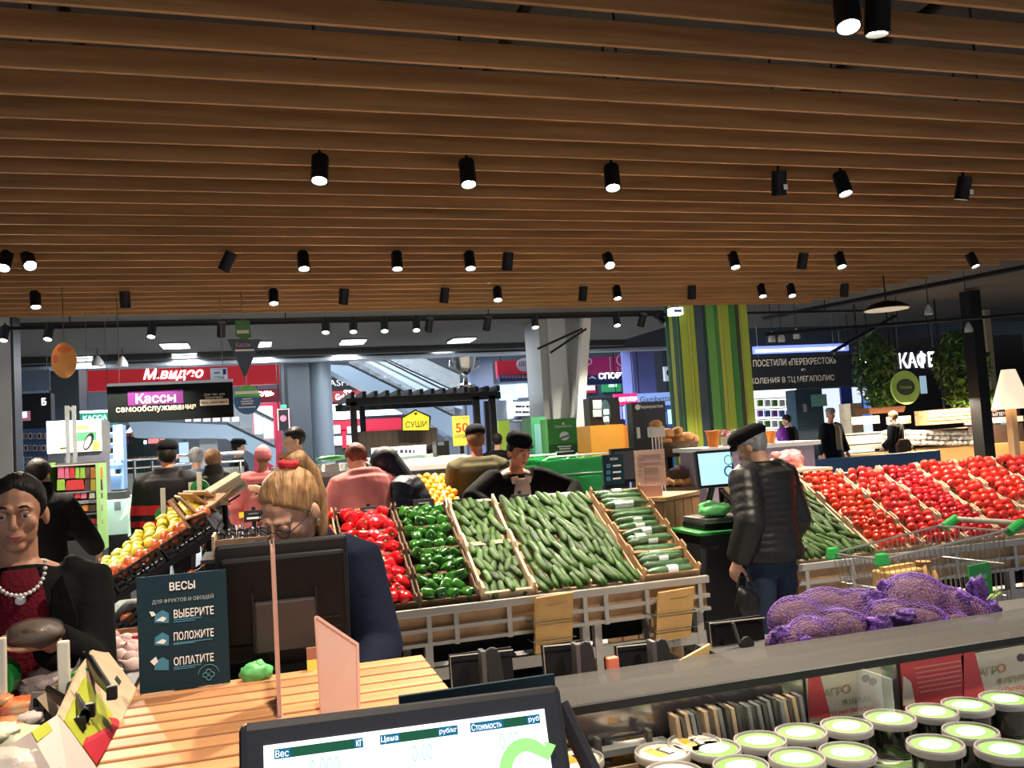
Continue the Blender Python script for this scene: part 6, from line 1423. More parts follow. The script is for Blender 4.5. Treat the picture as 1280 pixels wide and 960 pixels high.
# ---------------------------------------------------------------- black island behind the chiller, holders, net sacks
isl = thing('display_island', 'low black display island behind the smoky glass ledge', 'island', (1.6, 2.1, 0))
G().b2((0.62, 1.72, 0), (3.2, 2.42, 0.86)).build('carcass', black_p, isl, world=True); G().b2((0.60, 1.715, 0.86), (3.2, 2.44, 0.885)).build('top', black, isl, world=True); G().b2((1.22, 1.74, .885), (2.6, 2.36, .955)).build('raised_tray', mat('dark_tray', (.03, .028, .026), .6), isl, world=True)
wire_l = mat('pale_wire', (.42, .38, .34), .4, metal=.5); pad = mat('charcoal_paddle', (.022, .021, .022), .5)
for k, (x0, x1, y0, y1, px_, py_) in enumerate(((563, 645, 816, 862, 617, 809), (680, 738, 805, 855, 734, 801), (772, 838, 805, 850, 829, 798), (888, 962, 775, 830, 930, 774))):
    Yk = 2.30; a, c = P(x0, y0, Yk), P(x1, y1, Yk); mx = (a.x+c.x)/2
    t = thing('tag_holder', 'black display panel with a charcoal paddle clip, %s along the black island' % ORD[k], 'holder', (mx, Yk, 0.885))
    hw = (c.x-a.x)/2; zt = P((x0+x1)/2, y0, Yk).z-.885
    G().box((0, 0.02, zt/2), (2*hw, .012, zt), M.Rotation(-.12, 3, 'X')).build('panel', black_p, t)
    G().tube([(-hw, -.0, 0), (-hw, .008, zt), (hw, .008, zt-.005)], .0022, 5).build('wire_edge', wire_l, t)
    q = P(px_, py_, Yk-.05); pz_ = q.z-.885; xq = q.x-mx
    if k < 3:
        G().prism([(-.012, -.0), (.032, -.0), (.016, pz_-.02), (.008, pz_-.004), (-.006, pz_), (-.020, pz_-.006), (-.026, pz_-.02)], .012, None, (xq, -.05, 0)).build('paddle', pad, t, bevel=.003)
        G().box((xq-.028, -.03, pz_*.6), (.012, .04, pz_*.7)).build('clip', mat('grey_clip', (.09, .085, .085), .4), t)
    else:
        G().lathe([(.0, 0), (.022, .002), (.022, .010), (0, .012)], (xq+.012, -.03, zt*.55), 18, M.Rotation(PI/2, 3, 'X')).build('knob', pad, t); G().tube([(xq-.02, -.02, zt*1.0), (xq-.01, -.03, zt*.6), (xq+.006, -.03, zt*.35)], .006, 6).build('clip', MATS['grey_clip'], t)
        G().box((0, .03, zt*.5), (2*hw*.8, .03, zt*.9)).build('pocket', black_p, t)
p_ = P(868, 818, 2.28); t = thing('cardboard_scrap', 'pale yellow cardboard flap beside the fourth black display panel', 'cardboard', (p_.x, 2.28, .885)); a = P(850, 826, 2.28); c = P(888, 805, 2.28)
G().prism([(a.x-p_.x, 0), (c.x-p_.x, 0), (c.x-p_.x, c.z-.885), (a.x-p_.x, a.z-.885)], .01).build('flap', mat('yellow_cardboard', (.62, .42, .18), .8), t)
p_ = P(768, 838, 2.1); t = thing('plastic_clip', 'small orange-red plastic clip between the black display panels', 'clip', (p_.x, 2.1, .885)); zt = P(768, 822, 2.1).z-.885
G().b2((-.016, 0, 0), (.016, .02, zt)).build('body', mat('coral_plastic', (.70, .17, .10), .4), t, bevel=.004); G().b2((-.012, -.004, zt*.4), (.012, 0, zt*.7)).build('jaw', mat('coral_plastic_dark', (.5, .1, .06), .4), t)

beet = mat('dusty_beet_skin', (.13, .060, .066), .8, var=.3, vscale=18, bump=.5, bscale=60); net = mat('violet_net', (.105, .035, .23), .6); netd = mat('dense_violet_net', (.085, .024, .21), .7, bump=.9, bscale=110, var=.5, vscale=40)
K_beet = Kind('beetroot', 'beetroot', [crumple(G(), (0, 0, 0), (1, 1, .86), 2, s, .16, 14, 10).mesh('beetroot', beet, True) for s in (1, 4, 8)])
def sack(label, lab2, items, gather, Y0):
    g = G(); cs_ = []
    for (px, py, rpx, dy) in items:
        Yk = Y0+dy; p_ = P(px, py, Yk); r_ = abs(P(px+rpx, py, Yk).x-p_.x)/1.04; cs_.append((p_, r_))
        a_ = R(-.5, .5); K_beet.place(p_, (R(-.2, .2), R(-.25, .25), a_), (r_*1.22, r_*.98, r_*.95), lab2, lab2+' group'); g.ell(p_, (r_*1.36, r_*1.08, r_*1.05), 14, 10, M.Rotation(a_, 3, 'Z'))
    for (p_, r_), (q_, s_) in zip(cs_, cs_[1:]): g.caps(p_, q_, r_*.8, s_*.8, 12)
    lo = min(p_.z for p_, r_ in cs_)
    t = thing('net_sack', label, 'sack', (sum(p_.x for p_, r_ in cs_)/len(cs_), Y0, .955))
    me = remesh(g, .0135, 'net', net, 2); o = put(me, 'net', t); o.matrix_parent_inverse = ROOTM[t.name].inverted()
    w_ = o.modifiers.new('w', 'WIREFRAME'); w_.thickness = .0026; w_.use_even_offset = False
    o['kind'] = 'stuff'
    for k, (px, py, rx, rz_, dy) in enumerate(gather):
        p_ = P(px, py, Y0+dy); s_ = 1/415*(Y0/2.1)
        o = crumple(G(), p_, (rx*s_, rx*s_*.5, rz_*s_), 3, k*2.1+px, .55, 26, 18).build('gathered_net', netd, t, smooth=True, world=True)
sack('longer purple net sack of beetroots lying towards the man in black', 'dusty beetroot inside the longer purple net sack',
     [(994, 776, 27, 0.0), (1034, 768, 29, .04), (1072, 768, 27, .02), (1010, 796, 22, -.10), (1052, 792, 26, -.08), (982, 806, 20, -.12), (1082, 792, 22, -.06)], [(1096, 778, 14, 22, -.06), (1050, 757, 24, 8, .03), (1000, 806, 18, 10, -.14), (1016, 784, 16, 9, -.10), (1062, 784, 18, 10, -.10), (976, 796, 10, 10, -.14), (1088, 800, 16, 10, -.12)], 2.12)
sack('humped purple net sack of beetroots lying near the shopping cart', 'dusty beetroot inside the humped purple net sack',
     [(1142, 756, 33, 0.0), (1184, 764, 25, -.02), (1112, 778, 24, -.06), (1150, 784, 24, -.10), (1208, 772, 22, -.02), (1190, 786, 18, -.10)], [(1124, 737, 22, 16, .06), (1090, 760, 17, 18, .0), (1221, 745, 13, 22, .0), (1236, 765, 16, 12, -.02), (1110, 752, 14, 22, .02), (1164, 782, 22, 9, -.13), (1100, 784, 16, 12, -.12), (1202, 758, 12, 14, -.06), (1226, 782, 18, 8, -.10), (1130, 770, 14, 7, -.13)], 2.10)
# ================================================================== wrapped loaf in the woman's hand
p_ = P(42, 795, 2.50); t = thing('wrapped_loaf', 'dark brown film-wrapped loaf held by the woman in the red top', 'bread', (p_.x, 2.52, p_.z))
o = crumple(G(), (0, 0, 0), (.066, .050, .036), 2, 2, .12, 24, 16).build('loaf', mat('brown_loaf', (.060, .032, .016), .5, var=.3, vscale=14, bump=.3, bscale=40), t, smooth=True)
crumple(G(), (0, 0, 0.002), (.070, .053, .039), 3, 5, .14, 24, 16).build('film', mat('clear_film', (.75, .72, .70), .08, alpha=.07, coat=.6, bump=.5, bscale=30), t, smooth=True)

# ================================================================== shopping cart
wire_m = mat('cart_wire', (.42, .40, .38), .3, metal=.8)
cpos = P(1140, 745, 3.30); ct_ = thing('shopping_cart', 'wire shopping cart with green handle and green sign, standing before the tomatoes', 'cart', (cpos.x, 3.25, 0), rz=8*DEG)
rim, bot = 1.0, .62; L0, L1, Wc = -.36, .36, .17
def cpt(u, v, s):   # u along 0..1, v height 0..1, s side -1..1
    w_ = Wc*(.80+.20*u)*(.88+.12*v); x = L0+(.10*(1-v) if u < .5 else 0)*(1-u)*1.0+(L1-L0)*u
    return V((x, s*w_, bot+(rim-bot)*v+.05*u*v))
g = G()
for s in (-1, 1):
    for i in range(25): g.tube([cpt(i/24, 0, s), cpt(i/24, 1, s)], .0019, 4, cap=False)
    for v in (.33, .66): g.tube([cpt(0, v, s), cpt(1, v, s)], .0022, 4, cap=False)
for u in (0, 1):
    for i in range(13): s = -1+2*i/12; g.tube([cpt(u, 0, s), cpt(u, 1, s)], .0019, 4, cap=False)
    for v in (.33, .66): g.tube([cpt(u, v, -1), cpt(u, v, 1)], .0022, 4, cap=False)
for i in range(13): s = -1+2*i/12; g.tube([cpt(0, 0, s), cpt(1, 0, s)], .0019, 4, cap=False)
for i in range(10): g.tube([cpt(i/9, 0, -1), cpt(i/9, 0, 1)], .0019, 4, cap=False)
o = g.build('wire_basket', wire_m, ct_); o['kind'] = 'stuff'
g = G(); g.tube([cpt(0, 1, -1), cpt(1, 1, -1), cpt(1, 1, 1), cpt(0, 1, 1)], .005, 6, closed=True); g.tube([cpt(0, 0, -1), cpt(1, 0, -1), cpt(1, 0, 1), cpt(0, 0, 1)], .004, 6, closed=True); g.build('rim', wire_m, ct_)
hz = rim+.06
for s in (-1, 1):
    G().tube([cpt(1, 1, s), V((L1+.10, s*Wc, hz+.01))], .008, 8).build('handle_arm', wire_m, ct_)
    G().tube([V((L1+.03, s*Wc, hz-.02)), V((L1+.13, s*Wc, hz+.015))], .022, 10).build('handle_joint', green_pl, ct_, bevel=.004)
    G().box(tuple(cpt(0.02, 1, s)+V((-.01, 0, .0))), (.06, .045, .05), taper=.7).build('corner_bumper', green_pl, ct_, bevel=.006)
    G().tube([cpt(.9, 0, s), V((L1+.02, s*.18, .35)), V((L1-.02, s*.18, .14)), V((L0+.05, s*.16, .12))], .011, 8).build('frame_tube', wire_m, ct_)
    for x in (L1-.04, L0+.06): G().cyl((x, s*.17-.012, .055), (x, s*.17+.012, .055), .055, n=16).build('wheel', black_p, ct_)
G().tube([V((L1+.12, -Wc, hz+.012)), V((L1+.12, Wc, hz+.012))], .013, 10).build('handle', mat('beige_handle', (.22, .19, .16), .4), ct_)
sg = G().box((.16, -.185, .855), (.135, .008, .145), M.Rotation(-.02, 3, 'Y')).build('sign', green_pl, ct_)
for k in range(2): G().box((.16, -.1905, .872-.032*k), (.07, .002, .018)).build('print', mat('pale_green_print', (.16, .42, .16), .6), ct_)
for k, (x, z, lab, m_, sh_) in enumerate(((-.10, .66, 'tall kraft paper bag lying in the shopping cart', 'kraft', 0), (.06, .66, 'smaller crumpled kraft bag standing in the shopping cart', 'k2', 1))):
    q = ct_.location+M.Rotation(8*DEG, 3, 'Z') @ V((x, .02, z)); t = thing('paper_bag', lab, 'paper bag', q, rz=8*DEG)
    if k == 0: G().box((0, 0, .13), (.19, .12, .25)).build('bag', kraft, t, bevel=.008); G().box((0, 0, .262), (.185, .03, .02)).build('fold', kraft, t)
    else: crumple(G(), (0, 0, .10), (.055, .05, .14), 3, 4, .5).build('bag', mat('dark_kraft', (.34, .19, .075), .8, bump=.4, bscale=30), t, smooth=True); G().cyl((0, 0, .2), (0, 0, .27), .02, .035, 10).build('neck', MATS['dark_kraft'], t)
for k in range(6):
    q = ct_.location+M.Rotation(8*DEG, 3, 'Z') @ V((.11+.045*(k % 3), -.12+.07*(k//3), .685+.02*(k % 2))); t = thing('spring_onion', 'white-stemmed vegetable in the bunch behind the cart\'s green sign', 'vegetable', q, rot=(.5, .6+.1*k, .3*k), group='white-stemmed bunch in the cart')
    G().tube([(0, 0, 0), (0, 0, .06), (.01, 0, .12)], [.016, .015, .012], 8).build('stalk', mat('pale_stalk', (.66, .68, .48), .5), t, smooth=True); G().tube([(.01, 0, .12), (.02, 0, .17)], [.012, .006], 6).build('leaf', mat('pale_leaf', (.30, .42, .14), .5), t)

# ================================================================== self-service scale and its cabinet
fc = PZ(832, 622, 1.16); t = thing('slatted_cabinet', 'slatted pale wood cabinet standing corner-on behind the wrapped cucumbers', 'cabinet', (fc.x, fc.y, 0), rz=0)
d1 = V((-.62, .78, 0)).normalized(); d2 = V((.80, .60, 0)).normalized()   # two faces meeting at the near corner
cw = wood('cabinet_wood', (.50, .29, .14), (.60, .36, .18), .5, 2)
A, B_ = d1*.50, d2*.52
def slab(g, o_, e1, e2, z0, z1):
    vs = [o_, o_+e2, o_+e1+e2, o_+e1]; return g.add([v_+V((0, 0, z0)) for v_ in vs]+[v_+V((0, 0, z1)) for v_ in vs], [(0, 3, 2, 1), (4, 5, 6, 7), (0, 1, 5, 4), (1, 2, 6, 5), (2, 3, 7, 6), (3, 0, 4, 7)])
slab(G(), V((0, 0, 0)), A, B_, 1.135, 1.16).build('top', wood('cabinet_top_wood', (.60, .36, .17), (.70, .44, .22), .4, 0), t)
slab(G(), (d1+d2)*.03, d1*.44, d2*.46, 0, 1.135).build('carcass', mat('dark_gap', (.03, .02, .012), .8), t)
for k in range(4): slab(G(), d2*(.005+.131*k)+d1*.005, d1*.02, d2*.119, .02, 1.13).build('slat', cw, t)
for k in range(4): slab(G(), d1*(.03+.12*k)+d2*.005, d1*.11, d2*.02, .02, 1.13).build('slat', cw, t)
b = Board('notice', 'pink paper notice in a clear stand on the slatted cabinet', 'notice', 794, 562, 832, 608, fc.y+.16, mat('pink_paper', (.78, .50, .42), .7), .004, part='sheet')
for k, (y, h_) in enumerate(((568, 1.6), (570.5, 1.2), (578, 1.4), (584, 1), (586.5, 1), (589, 1), (591.5, 1), (597, .8))): b.rect(808-(6 if k < 3 else 3), y, 828-(3 if k < 3 else 5), y+h_, mat('grey_pink_print', (.45, .27, .23), .7), 'line', .001)
for k in range(6): b.rect(797, 568+k*5, 803, 569+k*5, MATS['grey_pink_print'], 'line', .001)
b.rect(805.5, 563, 806, 607, MATS['grey_pink_print'], 'line', .001); G().b2((-.07, -.01, 1.16-b.c.z), (.07, .04, .006)).build('foot', acr_e, b.o)
b = Board('scales_sign', 'small dark scales sign standing left of the pink notice', 'sign', 754, 568, 780, 606, 6.6, teal_s, .02); b.txt('ВЕСЫ', 767, 573.5, 3.2, ink_w, 9, .01); 
for k in range(3): b.rect(766, 581+k*8, 776, 583+k*8, ink_w, 'print'); b.rect(758, 580+k*8, 763, 585+k*8, lb, 'pictogram')
G().b2((-.09, .01, -b.c.z), (.09, .06, 0)).build('post', black_p, b.o)
b = Board('scale_monitor', 'black scale monitor turned away, between the small scales sign and the pink notice', 'monitor', 765, 560, 800, 603, 6.75, black_p, .05); G().b2((-.03, .02, -b.c.z), (.03, .08, 0)).build('post', black_p, b.o); b.rect(768, 564, 797, 599, dark_grey, 'back_cover', .02)

Ysc = 4.72
c0 = P(893, 586, Ysc); st = thing('self_service_scale', 'self-service scale with a pale blue screen on a dark pedestal', 'scale', (P(890, 700, Ysc).x, Ysc, 0))
a, c = P(864, 690, Ysc), P(908, 690, Ysc); g0 = V(st.location)
topz = P(884, 664, Ysc-.1).z
G().b2((a.x-g0.x+.01, -.10, 0), (c.x-g0.x, .22, topz-.02)).build('pedestal', mat('pedestal_grey', (.030, .032, .034), .5), st, bevel=.01)
G().b2((a.x-g0.x-.02, -.16, topz-.02), (c.x-g0.x+.02, .24, topz)).build('green_tray', mat('tray_green', (.02, .20, .04), .4), st, bevel=.004)
wz = P(900, 645, Ysc).z
G().b2((-.08, -.08, topz), (.20, .20, wz-.03)).build('scale_body', black_p, st, bevel=.01); G().b2((-.07, -.10, wz-.03), (.22, .20, wz)).build('weigh_plate', mat('steel_plate', (.35, .34, .33), .3, metal=.8), st, bevel=.004)
lean_ = M.Rotation(-.10, 3, 'X'); sw = P(916, 586, Ysc).x-P(870, 586, Ysc).x; shh = P(893, 562, Ysc).z-P(893, 609, Ysc).z; cc = c0-g0
G().box(tuple(cc), (sw, .035, shh), lean_).build('monitor', FR, st, bevel=.006)
f_ = lean_ @ V((0, -.0185, 0)); 
G().box(tuple(cc+f_), (sw*.88, .003, shh*.84), lean_).build('display', mat('blue_display', (.40, .72, .95), .3, emit=.55), st)
for (ux, uz, r_, m_) in ((.34, -.10, .030, mat('ring_teal', (.04, .22, .34), .4, emit=.05)), (.36, .20, .028, mat('ring_green', (.30, .62, .50), .4, emit=.2))):
    o = ribbon([(r_*math.cos(q), r_*math.sin(q)) for q in [2*PI*k/20 for k in range(21)]], .010, .001).build('ring', m_, st); o.location = cc+lean_ @ V((ux*sw, -.0225, uz*shh)); o.rotation_euler = (-.10, 0, 0)
G().tube([cc+V((0, .02, -shh*.3)), V((cc.x, .12, wz+.05)), V((cc.x, .12, topz))], .02, 8).build('neck', black_p, st)
p_ = P(893, 632, Ysc-.02); t = thing('plastic_bag', 'crumpled bright green bag of produce lying on the self-service scale', 'bag', (p_.x, Ysc-.02, wz)); crumple(G(), (0, 0, .045), (.10, .07, .042), 4, 7, .45).build('film', film_g, t, smooth=True); crumple(G(), (-.03, .0, .075), (.045, .03, .022), 4, 2, .5).build('knot', film_g, t, smooth=True)
p_ = P(918, 720, 4.5); t = thing('shopping_bag', 'small black bag hanging before the man in the quilted jacket', 'bag', (2.50, 4.22, .62)); 
crumple(G(), (0, 0, 0), (.075, .05, .09), 2, 3, .25).build('pouch', black_p, t, smooth=True); G().tube([(-.05, 0, .06), (-.03, 0, .15), (.03, 0, .15), (.05, 0, .06)], .006, 6).build('handle', black_p, t)

# bread baskets behind the cabinet
Yb2 = 7.9
crust = mat('golden_crust', (.52, .25, .085), .6, var=.35, vscale=25, bump=.3, bscale=60); crust2 = mat('dark_crust', (.32, .15, .06), .6, var=.3, vscale=25, bump=.3, bscale=60); wick = mat('dark_wicker', (.10, .065, .040), .7, bump=1.0, bscale=90, var=.4, vscale=60)
bd = thing('bread_stand', 'tiered wicker bread stand beyond the slatted cabinet', 'stand', (P(845, 600, Yb2).x, Yb2, 0)); g0 = V(bd.location)
for (y, x0, x1, dy) in ((556, 822, 872, .1), (590, 825, 882, -.1), (611, 828, 884, -.2)):
    a, c = P(x0, y, Yb2+dy)-g0, P(x1, y, Yb2+dy)-g0; mx = (a.x+c.x)/2; rx = (c.x-a.x)/2
    G().lathe([(rx*.75, -.13), (rx, .0), (rx*1.03, .015), (rx*.95, .0), (rx*.7, -.10), (0, -.10)], (mx, dy, a.z), 22, sy=.7).build('wicker_basket', wick, bd, ang=50)
G().b2((-.30, .05, 0), (.28, .45, P(845, 612, Yb2).z-.1)).build('carcass', black, bd); G().b2((-.03, .1, .8), (.03, .16, 1.55)).build('post', black, bd)
K_bread = Kind('bread_loaf', 'bread', [G().ell((0, 0, 0), (1, .62, .55), 12, 8).mesh('bread_loaf', m_, True) for m_ in (crust, crust2, crust)])
for k, (px, py, r_) in enumerate(((826, 546, .08), (836, 541, .08), (846, 540, .09), (856, 547, .10), (866, 548, .08), (832, 551, .07), (846, 551, .08), (862, 552, .07))):
    K_bread.place(P(px, py, Yb2+.05), (R(-.5, .5), R(-.4, .4), R(0, 3)), r_, 'crusty loaf in the top wicker basket, above the sweets', 'loaves in the top wicker basket')
K_roll = Kind('bread_roll', 'bread', [G().ell((0, 0, 0), (1, .7, .6), 10, 7).mesh('bread_roll', m_, True) for m_ in (mat('violet_wrapper', (.35, .2, .4), .4), mat('white_wrapper', (.7, .62, .55), .4))])
for k in range(7): K_roll.place(P(842+k*4.5, 588-k*1.2+R(-2, 2), Yb2-.15), rnd(), R(.035, .05), 'small wrapped roll in the middle wicker basket', 'wrapped rolls')
for k in range(6): K_bread.place(P(834+k*6, 603+R(-1, 1), Yb2-.28), rnd(), R(.045, .06), 'small loaf in the lowest wicker basket behind the pink notice', 'loaves in the lowest wicker basket')
t = thing('bread_sack_stand', 'white wire stand with a paper-wrapped loaf left of the wicker baskets', 'stand', (P(822, 560, Yb2-.3).x, Yb2-.3, 0)); g0 = V(t.location); za, zb2 = P(822, 524, Yb2-.3).z, P(822, 562, Yb2-.3).z
for x in (-.05, -.015, .02, .05): G().tube([(x, 0, 0), (x, 0, za-.12)], .006, 6).build('wire', white, t)
G().b2((-.075, -.04, za-.17), (.075, .05, za-.07)).build('paper_wrap', mat('white_wrap', (.75, .70, .62), .6), t, bevel=.01); G().ell((0, 0, za-.05), (.07, .05, .045), 14, 9).build('loaf', crust, t, smooth=True)
for k, (px, lab) in enumerate(((892, 'orange tapered bucket left of the man in the black cap'), (963, 'orange tapered bucket right of the man in the black cap'))):
    p_ = P(px, 559, 7.4); t = thing('bucket', lab, 'bucket', p_); or_m = mat('orange_plastic', (.72, .20, .015), .35)
    G().lathe([(.048, 0), (.066, .15), (.070, .15), (.070, .158), (.060, .158), (.046, .006), (0, .006)], n=20).build('body', or_m, t, ang=40); G().tube([(.07*math.cos(a), .07*math.sin(a), .155) for a in [2*PI*q/20 for q in range(20)]], .005, 6, closed=True).build('rim', or_m, t)
tb = thing('display_table', 'pale display table carrying the orange buckets and flower pots', 'table', (P(925, 565, 7.5).x, 7.55, 0)); zt = P(892, 559, 7.4).z; G().b2((-.55, -.3, zt-.04), (.75, .3, zt)).build('top', white, tb); G().b2((-.5, -.25, 0), (.7, .25, zt-.04)).build('carcass', mat('lilac_panel', (.30, .24, .32), .6), tb)
for k, px in enumerate((907, 918)):
    p_ = P(px, 559, 7.4); t = thing('flower_pot', 'small wrapped pot of %s flowers beside the orange bucket' % ('pink', 'white')[k], 'plant', (p_.x, 7.4, zt)); G().lathe([(.03, 0), (.045, .09), (0, .085)], n=14).build('pot', mat('grey_pot', (.4, .38, .36), .5), t)
    fo = foliage(60, 0, 0, .12, .05, .05, .04, .022).build('flowers', (mat('pink_flower', (.65, .30, .38), .6), mat('white_flower', (.75, .75, .62), .6))[k], t); fo['kind'] = 'stuff'
p_ = P(985, 575, 5.8); t = thing('net_pack', 'clear bag of pink and white sweets behind the man in the quilted jacket', 'bag', p_)
crumple(G(), (0, 0, 0), (.13, .08, .075), 3, 6, .3).build('film', mat('pink_film', (.62, .38, .36), .25, col2=(.66, .12, .16), vscale=22, coat=.6), t, smooth=True); crumple(G(), (-.10, 0, .04), (.05, .04, .03), 3, 2, .4).build('tied_end', MATS['pink_film'], t, smooth=True)
t2 = thing('display_stand', 'low black stand under the clear bag of sweets', 'stand', (p_.x, 5.85, 0)); G().b2((-.25, -.2, 0), (.25, .2, p_.z-.09)).build('body', black, t2); G().b2((-.27, -.22, p_.z-.09), (.27, .22, p_.z-.07)).build('top', board_l, t2)

# ================================================================== shopping baskets
bk_m = mat('basket_green', (.025, .46, .11), .35); Yk = 8.3
def basket(loc, label, rz=0, grp=None, detail=True):
    t = thing('shopping_basket', label, 'basket', loc, rz, group=grp); w_, d_, h_ = .23, .15, .22
    n_ = 24; pr = [(.86, 0), (1.0, h_), (1.06, h_), (1.06, h_+.015), (.97, h_+.015), (.84, .01)]
    def se(k, z):
        out = []
        for j in range(n_):
            a = 2*PI*j/n_; c_, s_ = math.cos(a), math.sin(a); out.append((math.copysign(abs(c_)**.45, c_)*w_*k, math.copysign(abs(s_)**.45, s_)*d_*k, z))
        return out
    vs = []
    for k, z in pr: vs += se(k, z)
    fs = [(i*n_+j, i*n_+(j+1) % n_, (i+1)*n_+(j+1) % n_, (i+1)*n_+j) for i in range(len(pr)-1) for j in range(n_)]+[tuple(range(n_-1, -1, -1)), tuple((len(pr)-1)*n_+j for j in range(n_))]
    G().add(vs, fs).build('body', bk_m, t, ang=45)
    G().tube([(-w_*.98, 0, h_), (-w_*.9, -.13, h_+.045), (w_*.9, -.13, h_+.045), (w_*.98, 0, h_)], .010, 7).build('handle', white, t)
    return t
pB = P(668, 604, Yk)
for k in range(6): basket((pB.x, Yk, .84+k*.062), 'green shopping basket, %s from the bottom of the tall stack behind the cucumbers' % ORD[k])
for i, px in enumerate((703, 737)):
    q = P(px, 604, Yk-.2)
    for k in range(2): basket((q.x, Yk-.2, .955+k*.175), 'green shopping basket, %s of the %s by the green sign board' % (('lower', 'upper')[k], ('middle stack', 'last stack')[i]), rz=(.2, -.15)[i])
bt = thing('basket_trolley', 'low dark trolley under the green shopping baskets', 'trolley', (P(703, 600, Yk).x, Yk-.05, 0)); G().b2((-.62, -.3, .06), (-.10, .3, .84)).build('frame', black, bt); G().b2((-.62, -.3, .06), (.62, .3, .12)).build('deck', black, bt)
for x in (-.55, .55):
    for y in (-.25, .25): G().cyl((x-.02, y, .03), (x+.02, y, .03), .03, n=12).build('wheel', black_p, bt)
G().b2((-.09, -.36, .12), (.62, .0, .955)).build('step', black, bt)

# ================================================================== far produce island: grapes, oranges, packets
Y2 = 7.0
isl2 = thing('produce_stand', 'sloping stand beyond the peppers carrying grapes, oranges and white packs', 'produce stand', (1.4, Y2, 0))
s2z, s2t = .88, 26*DEG
def S2(x, v, n=0): return V((x, Y2+v*math.cos(s2t)-n*math.sin(s2t), s2z+v*math.sin(s2t)+n*math.cos(s2t)))
def wedge(g, x0, x1): return g.add([S2(x0, 0, -.03), S2(x1, 0, -.03), S2(x1, .9, -.03), S2(x0, .9, -.03), V((x0, Y2, 0)), V((x1, Y2, 0)), V((x1, Y2+.8, 0)), V((x0, Y2+.8, 0))], [(0, 1, 2, 3), (7, 6, 5, 4), (4, 5, 1, 0), (5, 6, 2, 1), (6, 7, 3, 2), (7, 4, 0, 3)])
xa, xb = P(372, 600, Y2+.4).x, P(640, 600, Y2+.4).x
wedge(G(), xa, xb).build('sloped_body', black, isl2, world=True)
for k in range(7): x = xa+(xb-xa)*k/6; G().add([S2(x-.008, 0, -.03), S2(x+.008, 0, -.03), S2(x+.008, .9, -.03), S2(x-.008, .9, -.03), S2(x-.008, 0, .06), S2(x+.008, 0, .06), S2(x+.008, .9, .06), S2(x-.008, .9, .06)], [(0, 3, 2, 1), (4, 5, 6, 7), (0, 1, 5, 4), (1, 2, 6, 5), (2, 3, 7, 6), (3, 0, 4, 7)]).build('divider', board_l, isl2, world=True)
orange_m = mat('orange_peel', (.78, .30, .015), .4, var=.15, vscale=10, bump=.15, bscale=300); yell_m = mat('yellow_peel', (.78, .52, .035), .4, var=.15, vscale=10)
K_or = Kind('orange', 'fruit', [G().ell((0, 0, 0), 1, 10, 7).mesh('orange', orange_m, True)]); K_ye = Kind('yellow_citrus', 'fruit', [G().ell((0, 0, 0), 1, 10, 7).mesh('yellow_citrus', yell_m, True)])
def fill2(K, px0, px1, v0, v1, r_, lab, grp):
    x0, x1 = P(px0, 605, Y2+.4).x, P(px1, 605, Y2+.4).x; nu = int((x1-x0)/(2*r_)); nv = int((v1-v0)/(1.8*r_))
    for j in range(nv):
        for i in range(nu): K.place(S2(x0+(i+.5+.5*(j % 2))*2*r_, v0+(j+.5)*1.8*r_, r_*.9+R(0, .02)), (0, 0, R(0, 6)), r_*R(.9, 1.05), lab, grp)
fill2(K_ye, 466, 496, .30, .9, .036, 'yellow citrus fruit in the tray left of the hooded stooping person', 'yellow citrus fruit'); fill2(K_or, 528, 570, .05, .9, .036, 'orange in the big heap between the hooded person and the man in olive', 'heaped oranges'); fill2(K_or, 476, 500, .0, .3, .036, 'orange at the front edge beside the salmon pink coat', 'front oranges')
grape_m = [mat('blue_grape', (.040, .030, .085), .35, var=.4, vscale=30), mat('red_grape', (.13, .03, .06), .35, var=.4, vscale=30)]
def bunch(m_):
    g = G()
    for k in range(22): a = k*2.4; r_ = .055*(1-k/30); g.ell((r_*math.cos(a), r_*math.sin(a)*.8, .02+R(0, .03)+.0*k), .016, 6, 4)
    return g.mesh('grape_bunch', m_, True)
K_gr = Kind('grape_bunch', 'grapes', [bunch(m_) for m_ in grape_m])
xg0, xg1 = P(384, 605, Y2+.4).x, P(440, 605, Y2+.4).x
for j in range(7):
    for i in range(5): K_gr.place(S2(xg0+(i+.5)*(xg1-xg0)/5, .06+j*.115, .0), (s2t, 0, R(0, 6)), 1.0, 'dark grape bunch in the tray beside the salmon pink coat', 'dark grape bunches')
pk = mat('white_pack', (.72, .74, .70), .35, var=.08, vscale=20); K_pk = Kind('white_pack', 'packet', [G().box((0, 0, .03), (.13, .10, .06), taper=.85).mesh('white_pack', pk, False)])
pt = thing('display_table', 'white table of packed greens beyond the grapes', 'table', (P(470, 590, 8.5).x, 8.6, 0)); ztb = P(420, 588, 8.5).z
G().b2((-1.0, -.3, ztb-.05), (1.0, .5, ztb)).build('top', white, pt); G().b2((-.95, -.25, 0), (.95, .45, ztb-.05)).build('carcass', grey, pt)
for j in range(3):
    for i in range(12):
        K_pk.place((pt.location.x-.92+i*.165, 8.42+j*.2, ztb), (0, 0, R(-.2, .2)), R(.9, 1.2), 'white plastic pack on the white table beyond the grapes', 'white packs on the table')
p_ = P(415, 574, 8.7); t = thing('plastic_bag', 'light green film lying on the white packs beyond the grapes', 'bag', (P(412, 575, 8.6).x, 8.55, ztb+.10)); crumple(G(), (0, 0, .02), (.12, .05, .025), 3, 2, .4).build('film', film_g, t, smooth=True); crumple(G(), (.1, 0, .02), (.05, .03, .02), 3, 7, .4).build('end', film_g, t, smooth=True)
